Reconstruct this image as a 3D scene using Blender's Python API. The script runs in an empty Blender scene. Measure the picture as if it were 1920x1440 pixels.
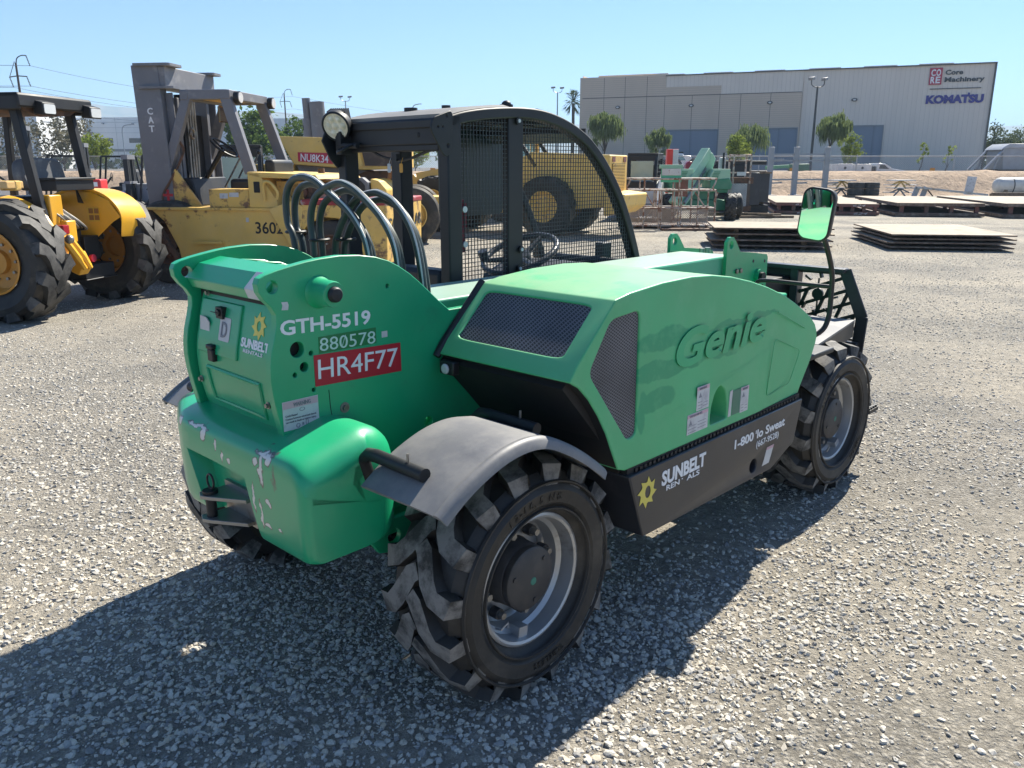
import bpy, bmesh, math, random
import numpy as np
from mathutils import Vector, Matrix, noise as mnoise
R = math.radians
random.seed(7)
sc = bpy.context.scene
COL = sc.collection

# ---------------------------------------------------------------- camera, sky, sun, exposure
cd = bpy.data.cameras.new('camera'); cam = bpy.data.objects.new('camera', cd); COL.objects.link(cam)
cam.location = (0, 0, 1.6477); cam.rotation_euler = (R(90 - 14.897), 0, 0)
cd.sensor_width = 36; cd.lens = 36 * 1531.3 / 1920; cd.clip_start = .05; cd.clip_end = 20000
sc.camera = cam
SUN_AZ, SUN_EL = R(34.8), R(46.4)          # azimuth measured from +Y towards +X
wd = bpy.data.worlds.new('World'); sc.world = wd; wd.use_nodes = True
wn = wd.node_tree; sky = wn.nodes.new('ShaderNodeTexSky'); sky.sky_type = 'NISHITA'; sky.sun_disc = False
sky.sun_elevation = SUN_EL; sky.sun_rotation = SUN_AZ; sky.air_density = 1.0; sky.dust_density = 0; sky.ozone_density = 9; sky.altitude = 1600
wn.links.new(sky.outputs[0], wn.nodes['Background'].inputs[0]); wn.nodes['Background'].inputs[1].default_value = .075
sd = bpy.data.lights.new('sun', 'SUN'); sun = bpy.data.objects.new('sun', sd); COL.objects.link(sun)
sd.energy = 5.0; sd.angle = R(.5); sd.color = (1, .94, .82)
sun.rotation_euler = (R(90) - SUN_EL, 0, -SUN_AZ + math.pi); sun.location = (20, 30, 40)
sc.view_settings.view_transform = 'Standard'; sc.view_settings.look = 'None'
sc.view_settings.exposure = 1.25; sc.view_settings.gamma = 1
try:
    sc.cycles.max_bounces = 6; sc.cycles.transparent_max_bounces = 6; sc.cycles.use_denoising = True
    sc.cycles.volume_bounces = 0
except Exception: pass

# ---------------------------------------------------------------- helpers
class MB:
    """collects shapes, then links them as ONE mesh object"""
    def __init__(s): s.v = []; s.f = []; s.m = []; s.T = None
    def add(s, vs, fs, mat=0):
        b = len(s.v)
        if s.T is not None: vs = [tuple(s.T @ Vector(v)) for v in vs]
        s.v += [tuple(v) for v in vs]; s.f += [tuple(b + i for i in f) for f in fs]; s.m += [mat] * len(fs)
        return s
    def box(s, x0, x1, y0, y1, z0, z1, mat=0):
        v = [(x, y, z) for x in (x0, x1) for y in (y0, y1) for z in (z0, z1)]
        return s.add(v, [(0, 1, 3, 2), (4, 6, 7, 5), (0, 4, 5, 1), (2, 3, 7, 6), (0, 2, 6, 4), (1, 5, 7, 3)], mat)
    def bar(s, p, q, w, h, mat=0, up=(0, 0, 1)):
        p = Vector(p); q = Vector(q); d = (q - p).normalized(); u = Vector(up)
        r = d.cross(u)
        if r.length < 1e-3: r = d.cross(Vector((1, 0, 0)))
        r.normalize(); u = r.cross(d); r *= w / 2; u *= h / 2
        v = [a + b + c for a in (p, q) for b in (-r, r) for c in (-u, u)]
        return s.add(v, [(0, 1, 3, 2), (4, 6, 7, 5), (0, 4, 5, 1), (2, 3, 7, 6), (0, 2, 6, 4), (1, 5, 7, 3)], mat)
    def prism(s, poly, a, b, axis='y', mat=0):
        n = len(poly)
        def P(u, w, k): return {'y': (u, k, w), 'x': (k, u, w), 'z': (u, w, k)}[axis]
        v = [P(u, w, a) for u, w in poly] + [P(u, w, b) for u, w in poly]
        f = [tuple(range(n))[::-1], tuple(range(n, 2 * n))] + [(i, (i + 1) % n, n + (i + 1) % n, n + i) for i in range(n)]
        return s.add(v, f, mat)
    def tube(s, pts, r, n=8, mat=0, closed=False, caps=True):
        pts = [Vector(p) for p in pts]; N = len(pts); rs = r if isinstance(r, (list, tuple)) else [r] * N
        v = []; f = []; pr = None
        for i, p in enumerate(pts):
            a = pts[i - 1] if (i > 0 or closed) else p; b = pts[(i + 1) % N] if (i < N - 1 or closed) else p
            d = (b - a).normalized()
            if pr is None:
                pr = d.orthogonal().normalized()
            pr = (pr - d * pr.dot(d)).normalized(); q = d.cross(pr)
            for k in range(n):
                t = 2 * math.pi * k / n; v.append(p + (pr * math.cos(t) + q * math.sin(t)) * rs[i])
        for i in range(N if closed else N - 1):
            j = (i + 1) % N
            for k in range(n):
                f.append((i * n + k, i * n + (k + 1) % n, j * n + (k + 1) % n, j * n + k))
        if caps and not closed: f += [tuple(range(n))[::-1], tuple(range((N - 1) * n, N * n))]
        return s.add(v, f, mat)
    def cyl(s, p, q, r, r2=None, n=20, mat=0, caps=True): return s.tube([p, q], [r, r if r2 is None else r2], n, mat, False, caps)
    def lathe(s, prof, c=(0, 0, 0), axis='y', n=32, mat=0, closed=False):
        v = []; f = []; m = len(prof)
        for i in range(n):
            t = 2 * math.pi * i / n; ct, st = math.cos(t), math.sin(t)
            for r, h in prof:
                a = {'y': (r * ct, h, r * st), 'z': (r * ct, r * st, h), 'x': (h, r * ct, r * st)}[axis]
                v.append((a[0] + c[0], a[1] + c[1], a[2] + c[2]))
        for i in range(n):
            j = (i + 1) % n
            for k in range(m if closed else m - 1):
                l = (k + 1) % m; f.append((i * m + k, j * m + k, j * m + l, i * m + l))
        return s.add(v, f, mat)
    def ball(s, c, rx, ry=None, rz=None, n=12, mat=0):
        ry = ry or rx; rz = rz or rx
        return s.lathe([(max(1e-4, math.sin(math.pi * i / n)), -math.cos(math.pi * i / n)) for i in range(n + 1)], (0, 0, 0), 'z', n * 2, mat) if False else s._ball(c, rx, ry, rz, n, mat)
    def _ball(s, c, rx, ry, rz, n, mat):
        v = [(c[0], c[1], c[2] - rz)]; f = []; m = 2 * n
        for i in range(1, n):
            a = math.pi * i / n
            for k in range(m):
                t = 2 * math.pi * k / m; v.append((c[0] + rx * math.sin(a) * math.cos(t), c[1] + ry * math.sin(a) * math.sin(t), c[2] - rz * math.cos(a)))
        v.append((c[0], c[1], c[2] + rz)); L = len(v) - 1
        for k in range(m):
            f.append((0, 1 + (k + 1) % m, 1 + k)); f.append((L, L - m + k, L - m + (k + 1) % m))
            for i in range(n - 2): f.append((1 + i * m + k, 1 + i * m + (k + 1) % m, 1 + (i + 1) * m + (k + 1) % m, 1 + (i + 1) * m + k))
        return s.add(v, f, mat)
    def loft(s, secs, mat=0, closed=True, caps=True):
        n = len(secs[0]); v = [p for q in secs for p in q]; f = []
        for i in range(len(secs) - 1):
            for k in range(n if closed else n - 1):
                l = (k + 1) % n; f.append((i * n + k, i * n + l, (i + 1) * n + l, (i + 1) * n + k))
        if caps and closed: f += [tuple(range(n))[::-1], tuple(range((len(secs) - 1) * n, len(secs) * n))]
        return s.add(v, f, mat)
    def plate(s, outer, holes, a, b, axis='y', bevel=.002, mat=0):
        """plate with holes between a and b along axis"""
        me = curve_plate([outer] + list(holes), abs(b - a), bevel); mid = (a + b) / 2
        def P(v): return {'y': (v[0], mid + v[2], v[1]), 'x': (mid + v[2], v[0], v[1]), 'z': (v[0], v[1], mid + v[2])}[axis]
        return s.add([P(v) for v in me[0]], me[1], mat)
    def text(s, txt, o, right, up, h, bold=0, ext=.0012, sx=1, shear=0, align='LEFT', mat=0, space=1, width=None, res=3):
        """lettering lying on the plane spanned by right and up; h = cap height"""
        vs, fs = text_geo(txt, bold, shear, space, res)
        if not vs: return s
        x0 = min(v[0] for v in vs); x1 = max(v[0] for v in vs); k = h / .69
        if width: sx = width / ((x1 - x0) * k)
        off = {'LEFT': x0, 'CENTER': (x0 + x1) / 2, 'RIGHT': x1}[align]
        o = Vector(o); r = Vector(right).normalized(); u = Vector(up); u = (u - r * u.dot(r)).normalized(); w = r.cross(u)
        return s.add([o + r * ((v[0] - off) * k * sx) + u * (v[1] * k) + w * (ext if v[2] > 0 else -ext * .5) for v in vs], fs, mat)
    def mesh(s, name):
        me = bpy.data.meshes.new(name); me.from_pydata(s.v, [], s.f)
        bm = bmesh.new(); bm.from_mesh(me); bmesh.ops.recalc_face_normals(bm, faces=bm.faces)
        bm.to_mesh(me); bm.free()
        return me
    def build(s, name, mats, parent=None, smooth=32, bevel=0, seg=2, loc=None, bang=35, recalc=True, weld=False):
        me = bpy.data.meshes.new(name); me.from_pydata(s.v, [], s.f)
        if not isinstance(mats, (list, tuple)): mats = [mats]
        for m in mats: me.materials.append(m)
        me.polygons.foreach_set('material_index', s.m)
        if recalc:
            bm = bmesh.new(); bm.from_mesh(me)
            if weld: bmesh.ops.remove_doubles(bm, verts=bm.verts, dist=2e-5)
            bmesh.ops.recalc_face_normals(bm, faces=bm.faces); bm.to_mesh(me); bm.free()
        if smooth:
            me.shade_smooth(); me.set_sharp_from_angle(angle=R(smooth))
        o = bpy.data.objects.new(name, me); COL.objects.link(o)
        if parent: o.parent = parent
        if loc: o.location = loc
        if bevel:
            b = o.modifiers.new('bevel', 'BEVEL'); b.width = bevel; b.segments = seg; b.limit_method = 'ANGLE'; b.angle_limit = R(bang); b.harden_normals = False
            b.use_clamp_overlap = True
        return o

_tc = {}
def text_geo(txt, bold, shear, space, res):
    key = (txt, bold, shear, space, res)
    if key in _tc: return _tc[key]
    c = bpy.data.curves.new('t', 'FONT'); c.body = txt; c.offset = bold; c.shear = shear; c.extrude = .01; c.space_character = space; c.resolution_u = res; c.fill_mode = 'BOTH'
    o = bpy.data.objects.new('t', c); COL.objects.link(o)
    dg = bpy.context.evaluated_depsgraph_get(); dg.update()
    me = bpy.data.meshes.new_from_object(o.evaluated_get(dg))
    vs = [tuple(v.co) for v in me.vertices]; fs = [tuple(p.vertices) for p in me.polygons]
    bpy.data.objects.remove(o); bpy.data.curves.remove(c); bpy.data.meshes.remove(me)
    _tc[key] = (vs, fs); return vs, fs
def curve_plate(polys, thick, bevel):
    c = bpy.data.curves.new('t', 'CURVE'); c.dimensions = '2D'; c.fill_mode = 'BOTH'
    c.extrude = max(1e-4, thick / 2 - bevel); c.bevel_depth = bevel; c.bevel_resolution = 0; c.offset = -bevel if bevel else 0
    for p in polys:
        sp = c.splines.new('POLY'); sp.points.add(len(p) - 1); sp.use_cyclic_u = True
        for q, (x, y) in zip(sp.points, p): q.co = (x, y, 0, 1)
    o = bpy.data.objects.new('t', c); COL.objects.link(o)
    dg = bpy.context.evaluated_depsgraph_get(); dg.update()
    me = bpy.data.meshes.new_from_object(o.evaluated_get(dg))
    r = ([tuple(v.co) for v in me.vertices], [tuple(p.vertices) for p in me.polygons])
    bpy.data.objects.remove(o); bpy.data.curves.remove(c); bpy.data.meshes.remove(me)
    return r
def text_outline(txt, u0, v0, h, width, bold=0):
    """closed outlines of lettering, for cutting letters through a plate"""
    c = bpy.data.curves.new('t', 'FONT'); c.body = txt; c.offset = bold; o = bpy.data.objects.new('t', c); COL.objects.link(o)
    dg = bpy.context.evaluated_depsgraph_get(); dg.update(); cu = o.evaluated_get(dg).to_curve(dg); P = []
    for sp in cu.splines:
        q = []
        if sp.type == 'BEZIER':
            n = len(sp.bezier_points)
            for i in range(n):
                a, d = sp.bezier_points[i], sp.bezier_points[(i + 1) % n]
                for k in range(3):
                    t = k / 3; q.append(a.co * (1 - t) ** 3 + a.handle_right * 3 * t * (1 - t) ** 2 + d.handle_left * 3 * t * t * (1 - t) + d.co * t ** 3)
        else: q = [Vector(p.co[:3]) for p in sp.points]
        P.append([(p.x, p.y) for p in q])
    o.to_curve_clear() if False else None
    bpy.data.objects.remove(o); x0 = min(x for q in P for x, y in q); x1 = max(x for q in P for x, y in q); k = h / .69; sx = width / (x1 - x0)
    return [[(u0 + (x - x0) * sx, v0 + y * k) for x, y in q] for q in P]
def circ(x, y, r, n=20, ry=None): return [(x + r * math.cos(2 * math.pi * i / n), y + (ry or r) * math.sin(2 * math.pi * i / n)) for i in range(n)]
def rrect(x0, x1, y0, y1, r, n=4):
    o = []
    for cx, cy, a in ((x1 - r, y1 - r, 0), (x0 + r, y1 - r, 90), (x0 + r, y0 + r, 180), (x1 - r, y0 + r, 270)):
        o += [(cx + r * math.cos(R(a + 90 * i / n)), cy + r * math.sin(R(a + 90 * i / n))) for i in range(n + 1)]
    return o
def rpoly(pts, r, n=4):
    """polygon with rounded corners"""
    o = []; N = len(pts)
    for i in range(N):
        p = Vector(pts[i]); a = Vector(pts[i - 1]) - p; b = Vector(pts[(i + 1) % N]) - p
        k = min(r, a.length * .45, b.length * .45); a = p + a.normalized() * k; b = p + b.normalized() * k
        for j in range(n + 1):
            t = j / n; o.append(tuple(a * (1 - t) ** 2 + p * 2 * t * (1 - t) + b * t * t))
    return o
def spl(pts, n=6):
    """Catmull-Rom through open points"""
    P = [Vector(p) for p in pts]; P = [P[0] * 2 - P[1]] + P + [P[-1] * 2 - P[-2]]; o = []
    for i in range(1, len(P) - 2):
        a, b, c, d = P[i - 1:i + 3]
        for j in range(n):
            t = j / n; o.append(.5 * ((2 * b) + (c - a) * t + (2 * a - 5 * b + 4 * c - d) * t * t + (3 * b - a - 3 * c + d) * t ** 3))
    return o + [P[-2]]
def boolean(ob, cutter_mb, op='DIFFERENCE'):
    """cut a shape out of a mesh object for good"""
    k = cutter_mb.build('k', [], ob.parent, 0)
    m = ob.modifiers.new('b', 'BOOLEAN'); m.operation = op; m.object = k; m.solver = 'EXACT'
    mods = [x for x in ob.modifiers if x != m]; st = [x.show_viewport for x in mods]
    for x in mods: x.show_viewport = False
    dg = bpy.context.evaluated_depsgraph_get(); dg.update()
    me = bpy.data.meshes.new_from_object(ob.evaluated_get(dg)); ob.modifiers.remove(m)
    for x, q in zip(mods, st): x.show_viewport = q
    old = ob.data; ob.data = me; bpy.data.objects.remove(k); bpy.data.meshes.remove(old)
    return ob
def tag(o, label=None, cat=None, group=None, kind=None):
    if label: o['label'] = label
    if cat: o['category'] = cat
    if group: o['group'] = group
    if kind: o['kind'] = kind
    return o
def thing(name, label, cat, loc=(0, 0, 0), rz=0, group=None):
    o = bpy.data.objects.new(name, None); COL.objects.link(o); o.location = loc; o.rotation_euler = (0, 0, R(rz)); o.empty_display_size = .2
    return tag(o, label, cat, group)
def kids(o): return [c for c in bpy.data.objects if c.parent == o]
def dup(o, parent=None, loc=None, rz=None, label=None, name=None):
    c = o.copy(); COL.objects.link(c)
    if parent is not None: c.parent = parent
    if name: c.name = name
    if loc is not None: c.location = loc
    if rz is not None: c.rotation_euler = (0, 0, R(rz))
    if label: c['label'] = label
    for k in kids(o): dup(k, c)
    return c

# ---------------------------------------------------------------- materials
def _n(nt, t, **kw):
    n = nt.nodes.new(t)
    for k, v in kw.items():
        if hasattr(n, k): setattr(n, k, v)
    return n
def _math(nt, op, a, b=None, clamp=False):
    n = _n(nt, 'ShaderNodeMath', operation=op, use_clamp=clamp)
    for i, x in enumerate((a, b)):
        if x is None: continue
        if isinstance(x, (int, float)): n.inputs[i].default_value = x
        else: nt.links.new(x, n.inputs[i])
    return n.outputs[0]
def _mix(nt, f, a, b):
    n = _n(nt, 'ShaderNodeMix', data_type='RGBA')
    for s, x in ((n.inputs[0], f), (n.inputs[6], a), (n.inputs[7], b)):
        if isinstance(x, (int, float)): s.default_value = x
        elif isinstance(x, tuple): s.default_value = (*x, 1)
        else: nt.links.new(x, s)
    return n.outputs[2]
def _noise(nt, co, scale, detail=4, rough=.55, dist=0):
    n = _n(nt, 'ShaderNodeTexNoise'); nt.links.new(co, n.inputs['Vector'])
    n.inputs['Scale'].default_value = scale; n.inputs['Detail'].default_value = detail; n.inputs['Roughness'].default_value = rough; n.inputs['Distortion'].default_value = dist
    return n.outputs['Fac']
def _range(nt, x, a, b, c=0, d=1):
    n = _n(nt, 'ShaderNodeMapRange'); nt.links.new(x, n.inputs[0])
    for i, v in enumerate((a, b, c, d)): n.inputs[i + 1].default_value = v
    return n.outputs[0]
def _map(nt, co, scale, rot=(0, 0, 0)):
    n = _n(nt, 'ShaderNodeMapping'); nt.links.new(co, n.inputs[0]); n.inputs[3].default_value = scale; n.inputs[2].default_value = rot
    return n.outputs[0]
def emask(nt, co, ells, wob=.03, ws=14, soft=.8):
    """wear patches with a shape of their own: (cx,cy,cz,rx,ry,rz), 0 radius = ignore that axis"""
    nz = _n(nt, 'ShaderNodeTexNoise'); nt.links.new(co, nz.inputs['Vector']); nz.inputs['Scale'].default_value = ws; nz.inputs['Detail'].default_value = 5
    a = _n(nt, 'ShaderNodeVectorMath', operation='SUBTRACT'); nt.links.new(nz.outputs['Color'], a.inputs[0]); a.inputs[1].default_value = (.5, .5, .5)
    b = _n(nt, 'ShaderNodeVectorMath', operation='SCALE'); nt.links.new(a.outputs[0], b.inputs[0]); b.inputs['Scale'].default_value = wob * 2
    c = _n(nt, 'ShaderNodeVectorMath', operation='ADD'); nt.links.new(co, c.inputs[0]); nt.links.new(b.outputs[0], c.inputs[1])
    res = None
    for e in ells:
        s = _n(nt, 'ShaderNodeVectorMath', operation='SUBTRACT'); nt.links.new(c.outputs[0], s.inputs[0]); s.inputs[1].default_value = e[:3]
        m = _n(nt, 'ShaderNodeVectorMath', operation='MULTIPLY'); nt.links.new(s.outputs[0], m.inputs[0]); m.inputs[1].default_value = [1 / r if r else 0 for r in e[3:]]
        l = _n(nt, 'ShaderNodeVectorMath', operation='LENGTH'); nt.links.new(m.outputs[0], l.inputs[0])
        k = _range(nt, l.outputs['Value'], 1, soft)
        res = k if res is None else _math(nt, 'MAXIMUM', res, k)
    return res
def newmat(name):
    m = bpy.data.materials.new(name); m.use_nodes = True; nt = m.node_tree; b = nt.nodes['Principled BSDF']
    co = _n(nt, 'ShaderNodeTexCoord').outputs['Object']
    return m, nt, b, co
def mat(name, c, r=.5, metal=0, c2=None, s=6, lo=.48, hi=.62, bump=0, bs=60, r2=None, var=.12, vs=2.2, dust=None, dc=(.30, .26, .2), ds=3, fine=0, layers=(), coat=0, emit=0, streak=0):
    """paint / metal / rubber: base colour, patches of c2, slow tone variation, settled dust, fine grain"""
    m, nt, b, co = newmat(name); L = nt.links
    col = c; n0 = _noise(nt, co, vs, 5)
    col = _mix(nt, _range(nt, n0, .3, .7), tuple(x * (1 - var) for x in c), tuple(min(1, x * (1 + var)) for x in c))
    ro = _range(nt, n0, .3, .7, max(.03, r - .08), min(1, r + .08))
    for lc, fn in layers:
        col = _mix(nt, fn(nt, co), col, lc)
    if c2:
        k = _range(nt, _noise(nt, co, s, 7, .65), lo, hi); col = _mix(nt, k, col, c2)
        if r2 is not None:
            mm = _n(nt, 'ShaderNodeMix'); L.new(k, mm.inputs[0]); L.new(ro, mm.inputs[2]); mm.inputs[3].default_value = r2; ro = mm.outputs[0]
    if streak:
        k = _range(nt, _noise(nt, _map(nt, co, (9, 9, .7)), 3, 4), .5, .75, 0, streak); col = _mix(nt, k, col, dc)
    if dust:
        k = _range(nt, _noise(nt, co, ds, 8, .7), .35, .75, 0, dust); col = _mix(nt, k, col, dc)
    if fine:
        k = _range(nt, _noise(nt, co, 180, 2), .3, .7, 0, fine); col = _mix(nt, k, col, tuple(x * .4 for x in c))
    if isinstance(col, tuple): b.inputs['Base Color'].default_value = (*col, 1)
    else: L.new(col, b.inputs['Base Color'])
    L.new(ro, b.inputs['Roughness']); b.inputs['Metallic'].default_value = metal
    if coat: b.inputs['Coat Weight'].default_value = coat; b.inputs['Coat Roughness'].default_value = .15
    if bump:
        bp = _n(nt, 'ShaderNodeBump'); bp.inputs['Strength'].default_value = bump; bp.inputs['Distance'].default_value = .01
        L.new(_noise(nt, co, bs, 5, .6), bp.inputs['Height']); L.new(bp.outputs[0], b.inputs['Normal'])
    return m

# ---------------------------------------------------------------- ground and gravel
def ground_mat():
    m, nt, b, co = newmat('gravel ground'); L = nt.links
    patch = _range(nt, _noise(nt, _map(nt, co, (1, 1, 1)), .55, 6, .62), .40, .62)
    dirt = _mix(nt, _range(nt, _noise(nt, co, 3.5, 7, .7), .35, .7), (.62, .545, .43), (.50, .455, .375))
    vo = _n(nt, 'ShaderNodeTexVoronoi'); L.new(co, vo.inputs['Vector']); vo.inputs['Scale'].default_value = 58
    vc = _n(nt, 'ShaderNodeSeparateColor'); L.new(vo.outputs['Color'], vc.inputs[0])
    st = _mix(nt, vc.outputs[0], (.22, .22, .215), (.58, .55, .49))
    st = _mix(nt, _range(nt, vc.outputs[1], .75, .9), st, (.62, .58, .51))
    edge = _range(nt, vo.outputs['Distance'], .45, .75)
    st = _mix(nt, edge, st, (.17, .155, .13))
    fine = _noise(nt, co, 150, 4, .7)
    k = _math(nt, 'MULTIPLY', _range(nt, fine, .35, .65, .55, 1), 1)
    col = _mix(nt, _math(nt, 'MULTIPLY', patch, .8), dirt, st)
    big = _range(nt, _noise(nt, _map(nt, co, (.25, 1.1, 1), (0, 0, .3)), .35, 5, .6), .35, .68)
    col = _mix(nt, _math(nt, 'MULTIPLY', big, .35), col, (.27, .265, .25))
    sp = _range(nt, _noise(nt, _map(nt, co, (1, 1.0, 1)), 13, 5, .8), .44, .60); col = _mix(nt, _math(nt, 'MULTIPLY', _math(nt, 'SUBTRACT', 1, sp), .42), col, (.13, .12, .105))
    L.new(_mix(nt, _math(nt, 'SUBTRACT', 1, k), col, (.13, .12, .10)), b.inputs['Base Color'])
    b.inputs['Roughness'].default_value = .95; b.inputs['Specular IOR Level'].default_value = .2
    h = _math(nt, 'ADD', _math(nt, 'MULTIPLY', _noise(nt, co, 34, 6, .72, .4), 1.1), _math(nt, 'MULTIPLY', _range(nt, vo.outputs['Distance'], 0, .6, 1, 0), _math(nt, 'MULTIPLY', patch, .5)))
    bp = _n(nt, 'ShaderNodeBump'); bp.inputs['Strength'].default_value = 1; bp.inputs['Distance'].default_value = .03
    L.new(h, bp.inputs['Height']); L.new(bp.outputs[0], b.inputs['Normal'])
    return m
M_GROUND = ground_mat()
g = MB()
S = [-9000, -900, -200, -60, -20, 0, 20, 60, 200, 900, 9000]
for i in range(10):
    for j in range(10): g.add([(S[i], S[j], 0), (S[i + 1], S[j], 0), (S[i + 1], S[j + 1], 0), (S[i], S[j + 1], 0)], [(0, 1, 2, 3)])
tag(g.build('ground', M_GROUND, smooth=0), kind='structure')

def stone_mat():
    m, nt, b, co = newmat('loose stone'); L = nt.links
    oi = _n(nt, 'ShaderNodeObjectInfo'); cr = _n(nt, 'ShaderNodeValToRGB'); L.new(oi.outputs['Random'], cr.inputs[0])
    e = cr.color_ramp.elements; e[0].position = 0; e[0].color = (.15, .15, .155, 1); e[1].position = 1; e[1].color = (.60, .57, .50, 1)
    for p, c in ((.16, (.33, .325, .315)), (.36, (.46, .44, .40)), (.55, (.51, .475, .41)), (.75, (.56, .53, .47)), (.85, (.50, .43, .33))):
        q = e.new(p); q.color = (*c, 1)
    k = _noise(nt, co, 55, 4); L.new(_mix(nt, _range(nt, k, .35, .7, 0, .4), cr.outputs[0], (.54, .49, .40)), b.inputs['Base Color'])
    b.inputs['Roughness'].default_value = .9; b.inputs['Specular IOR Level'].default_value = .25
    return m
def gravel():
    N = 0.25; xs = np.arange(-9, 13.01, N); ys = np.arange(.8, 19.01, N)
    v = [(x, y, .001) for y in ys for x in xs]; w = len(xs)
    f = [(j * w + i, j * w + i + 1, (j + 1) * w + i + 1, (j + 1) * w + i) for j in range(len(ys) - 1) for i in range(w - 1)
         if abs((xs[i] + N / 2)) < (ys[j] + 1.2) * .72 + .5]
    me = bpy.data.meshes.new('gravel'); me.from_pydata(v, [], f)
    at = me.attributes.new('dens', 'FLOAT', 'POINT')
    dv = []
    for x, y, z in v:
        r = math.hypot(x, y); d = 5200 if r < 3.0 else 5200 * (3.0 / r) ** 1.7
        n = mnoise.fractal(Vector((x * .9, y * .9, 3)), 1, 2, 3) ; n2 = mnoise.noise(Vector((x * .35, y * .5, 9)))
        dv.append(d * min(1.4, max(.12, .66 + 1.1 * n + .9 * n2)))
    at.data.foreach_set('value', dv)
    o = bpy.data.objects.new('gravel', me); COL.objects.link(o)
    tag(o, 'loose grey and tan crushed stones scattered over the yard floor', 'gravel', kind='stuff')
    nt = bpy.data.node_groups.new('scatter stones', 'GeometryNodeTree')
    nt.interface.new_socket('Geometry', in_out='INPUT', socket_type='NodeSocketGeometry'); nt.interface.new_socket('Geometry', in_out='OUTPUT', socket_type='NodeSocketGeometry')
    n = nt.nodes; L = nt.links.new; gi = n.new('NodeGroupInput'); go = n.new('NodeGroupOutput')
    na = n.new('GeometryNodeInputNamedAttribute'); na.data_type = 'FLOAT'; na.inputs[0].default_value = 'dens'
    dp = n.new('GeometryNodeDistributePointsOnFaces'); dp.distribute_method = 'RANDOM'; L(gi.outputs[0], dp.inputs['Mesh']); L(na.outputs[0], dp.inputs['Density'])
    join = n.new('GeometryNodeGeometryToInstance')
    for k in range(4):
        ic = n.new('GeometryNodeMeshIcoSphere'); ic.inputs['Radius'].default_value = .0090; ic.inputs['Subdivisions'].default_value = 2 if k == 0 else 1
        sp = n.new('GeometryNodeSetPosition'); L(ic.outputs[0], sp.inputs[0])
        tx = n.new('ShaderNodeTexNoise'); tx.noise_dimensions = '4D'; tx.inputs['W'].default_value = k * 3.7; tx.inputs['Scale'].default_value = 85; tx.inputs['Detail'].default_value = 1
        s1 = n.new('ShaderNodeVectorMath'); s1.operation = 'SUBTRACT'; L(tx.outputs['Color'], s1.inputs[0]); s1.inputs[1].default_value = (.5, .5, .5)
        s2 = n.new('ShaderNodeVectorMath'); s2.operation = 'MULTIPLY'; L(s1.outputs[0], s2.inputs[0]); s2.inputs[1].default_value = (.021, .021, .016)
        L(s2.outputs[0], sp.inputs['Offset']); L(sp.outputs[0], join.inputs[0])
    ip = n.new('GeometryNodeInstanceOnPoints'); L(dp.outputs['Points'], ip.inputs['Points']); L(join.outputs[0], ip.inputs['Instance']); ip.inputs['Pick Instance'].default_value = True
    rr = n.new('FunctionNodeRandomValue'); rr.data_type = 'FLOAT_VECTOR'; rr.inputs[0].default_value = (-.5, -.5, 0); rr.inputs[1].default_value = (.5, .5, 6.28)
    L(rr.outputs[0], ip.inputs['Rotation'])
    rs = n.new('FunctionNodeRandomValue'); rs.data_type = 'FLOAT'; rs.inputs[2].default_value = 0; rs.inputs[3].default_value = 1; rs.inputs['Seed'].default_value = 5
    pw = n.new('ShaderNodeMath'); pw.operation = 'POWER'; L(rs.outputs[1], pw.inputs[0]); pw.inputs[1].default_value = 2.7
    mr = n.new('ShaderNodeMapRange'); L(pw.outputs[0], mr.inputs[0]); mr.inputs[3].default_value = .36; mr.inputs[4].default_value = 1.5
    sv = n.new('FunctionNodeRandomValue'); sv.data_type = 'FLOAT_VECTOR'; sv.inputs[0].default_value = (.75, .7, .45); sv.inputs[1].default_value = (1.35, 1.1, .8); sv.inputs['Seed'].default_value = 9
    ms = n.new('ShaderNodeVectorMath'); ms.operation = 'SCALE'; L(sv.outputs[0], ms.inputs[0]); L(mr.outputs[0], ms.inputs['Scale']); L(ms.outputs[0], ip.inputs['Scale'])
    sm = n.new('GeometryNodeSetMaterial'); L(ip.outputs[0], sm.inputs[0]); sm.inputs['Material'].default_value = stone_mat()
    L(sm.outputs[0], go.inputs[0])
    md = o.modifiers.new('scatter', 'NODES'); md.node_group = nt
gravel()

# ---------------------------------------------------------------- berm, plateau, mountains
def dirt_mat():
    m, nt, b, co = newmat('dry tan dirt'); L = nt.links
    c = _mix(nt, _range(nt, _noise(nt, co, .5, 6, .65), .35, .65), (.44, .32, .22), (.33, .24, .165))
    c = _mix(nt, _range(nt, _noise(nt, co, 2.6, 8, .75), .52, .66), c, (.17, .125, .09))
    c = _mix(nt, _range(nt, _noise(nt, co, 9, 5, .7), .6, .75), c, (.50, .40, .29))
    L.new(c, b.inputs['Base Color']); b.inputs['Roughness'].default_value = .95
    bp = _n(nt, 'ShaderNodeBump'); bp.inputs['Strength'].default_value = 1; bp.inputs['Distance'].default_value = .25
    L.new(_noise(nt, co, 1.4, 8, .72), bp.inputs['Height']); L.new(bp.outputs[0], b.inputs['Normal'])
    return m
M_DIRT = dirt_mat()
ZB = 1.34
b = MB(); xs = np.arange(-140, 141, .8)
rows = [(49.4, -.03), (49.9, .08), (50.4, .35), (50.9, .65), (51.4, .95), (51.9, 1.2), (52.6, 1.36), (53.6, 1.38), (56, 1.34), (60, 1.32)]
vv = []
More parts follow.
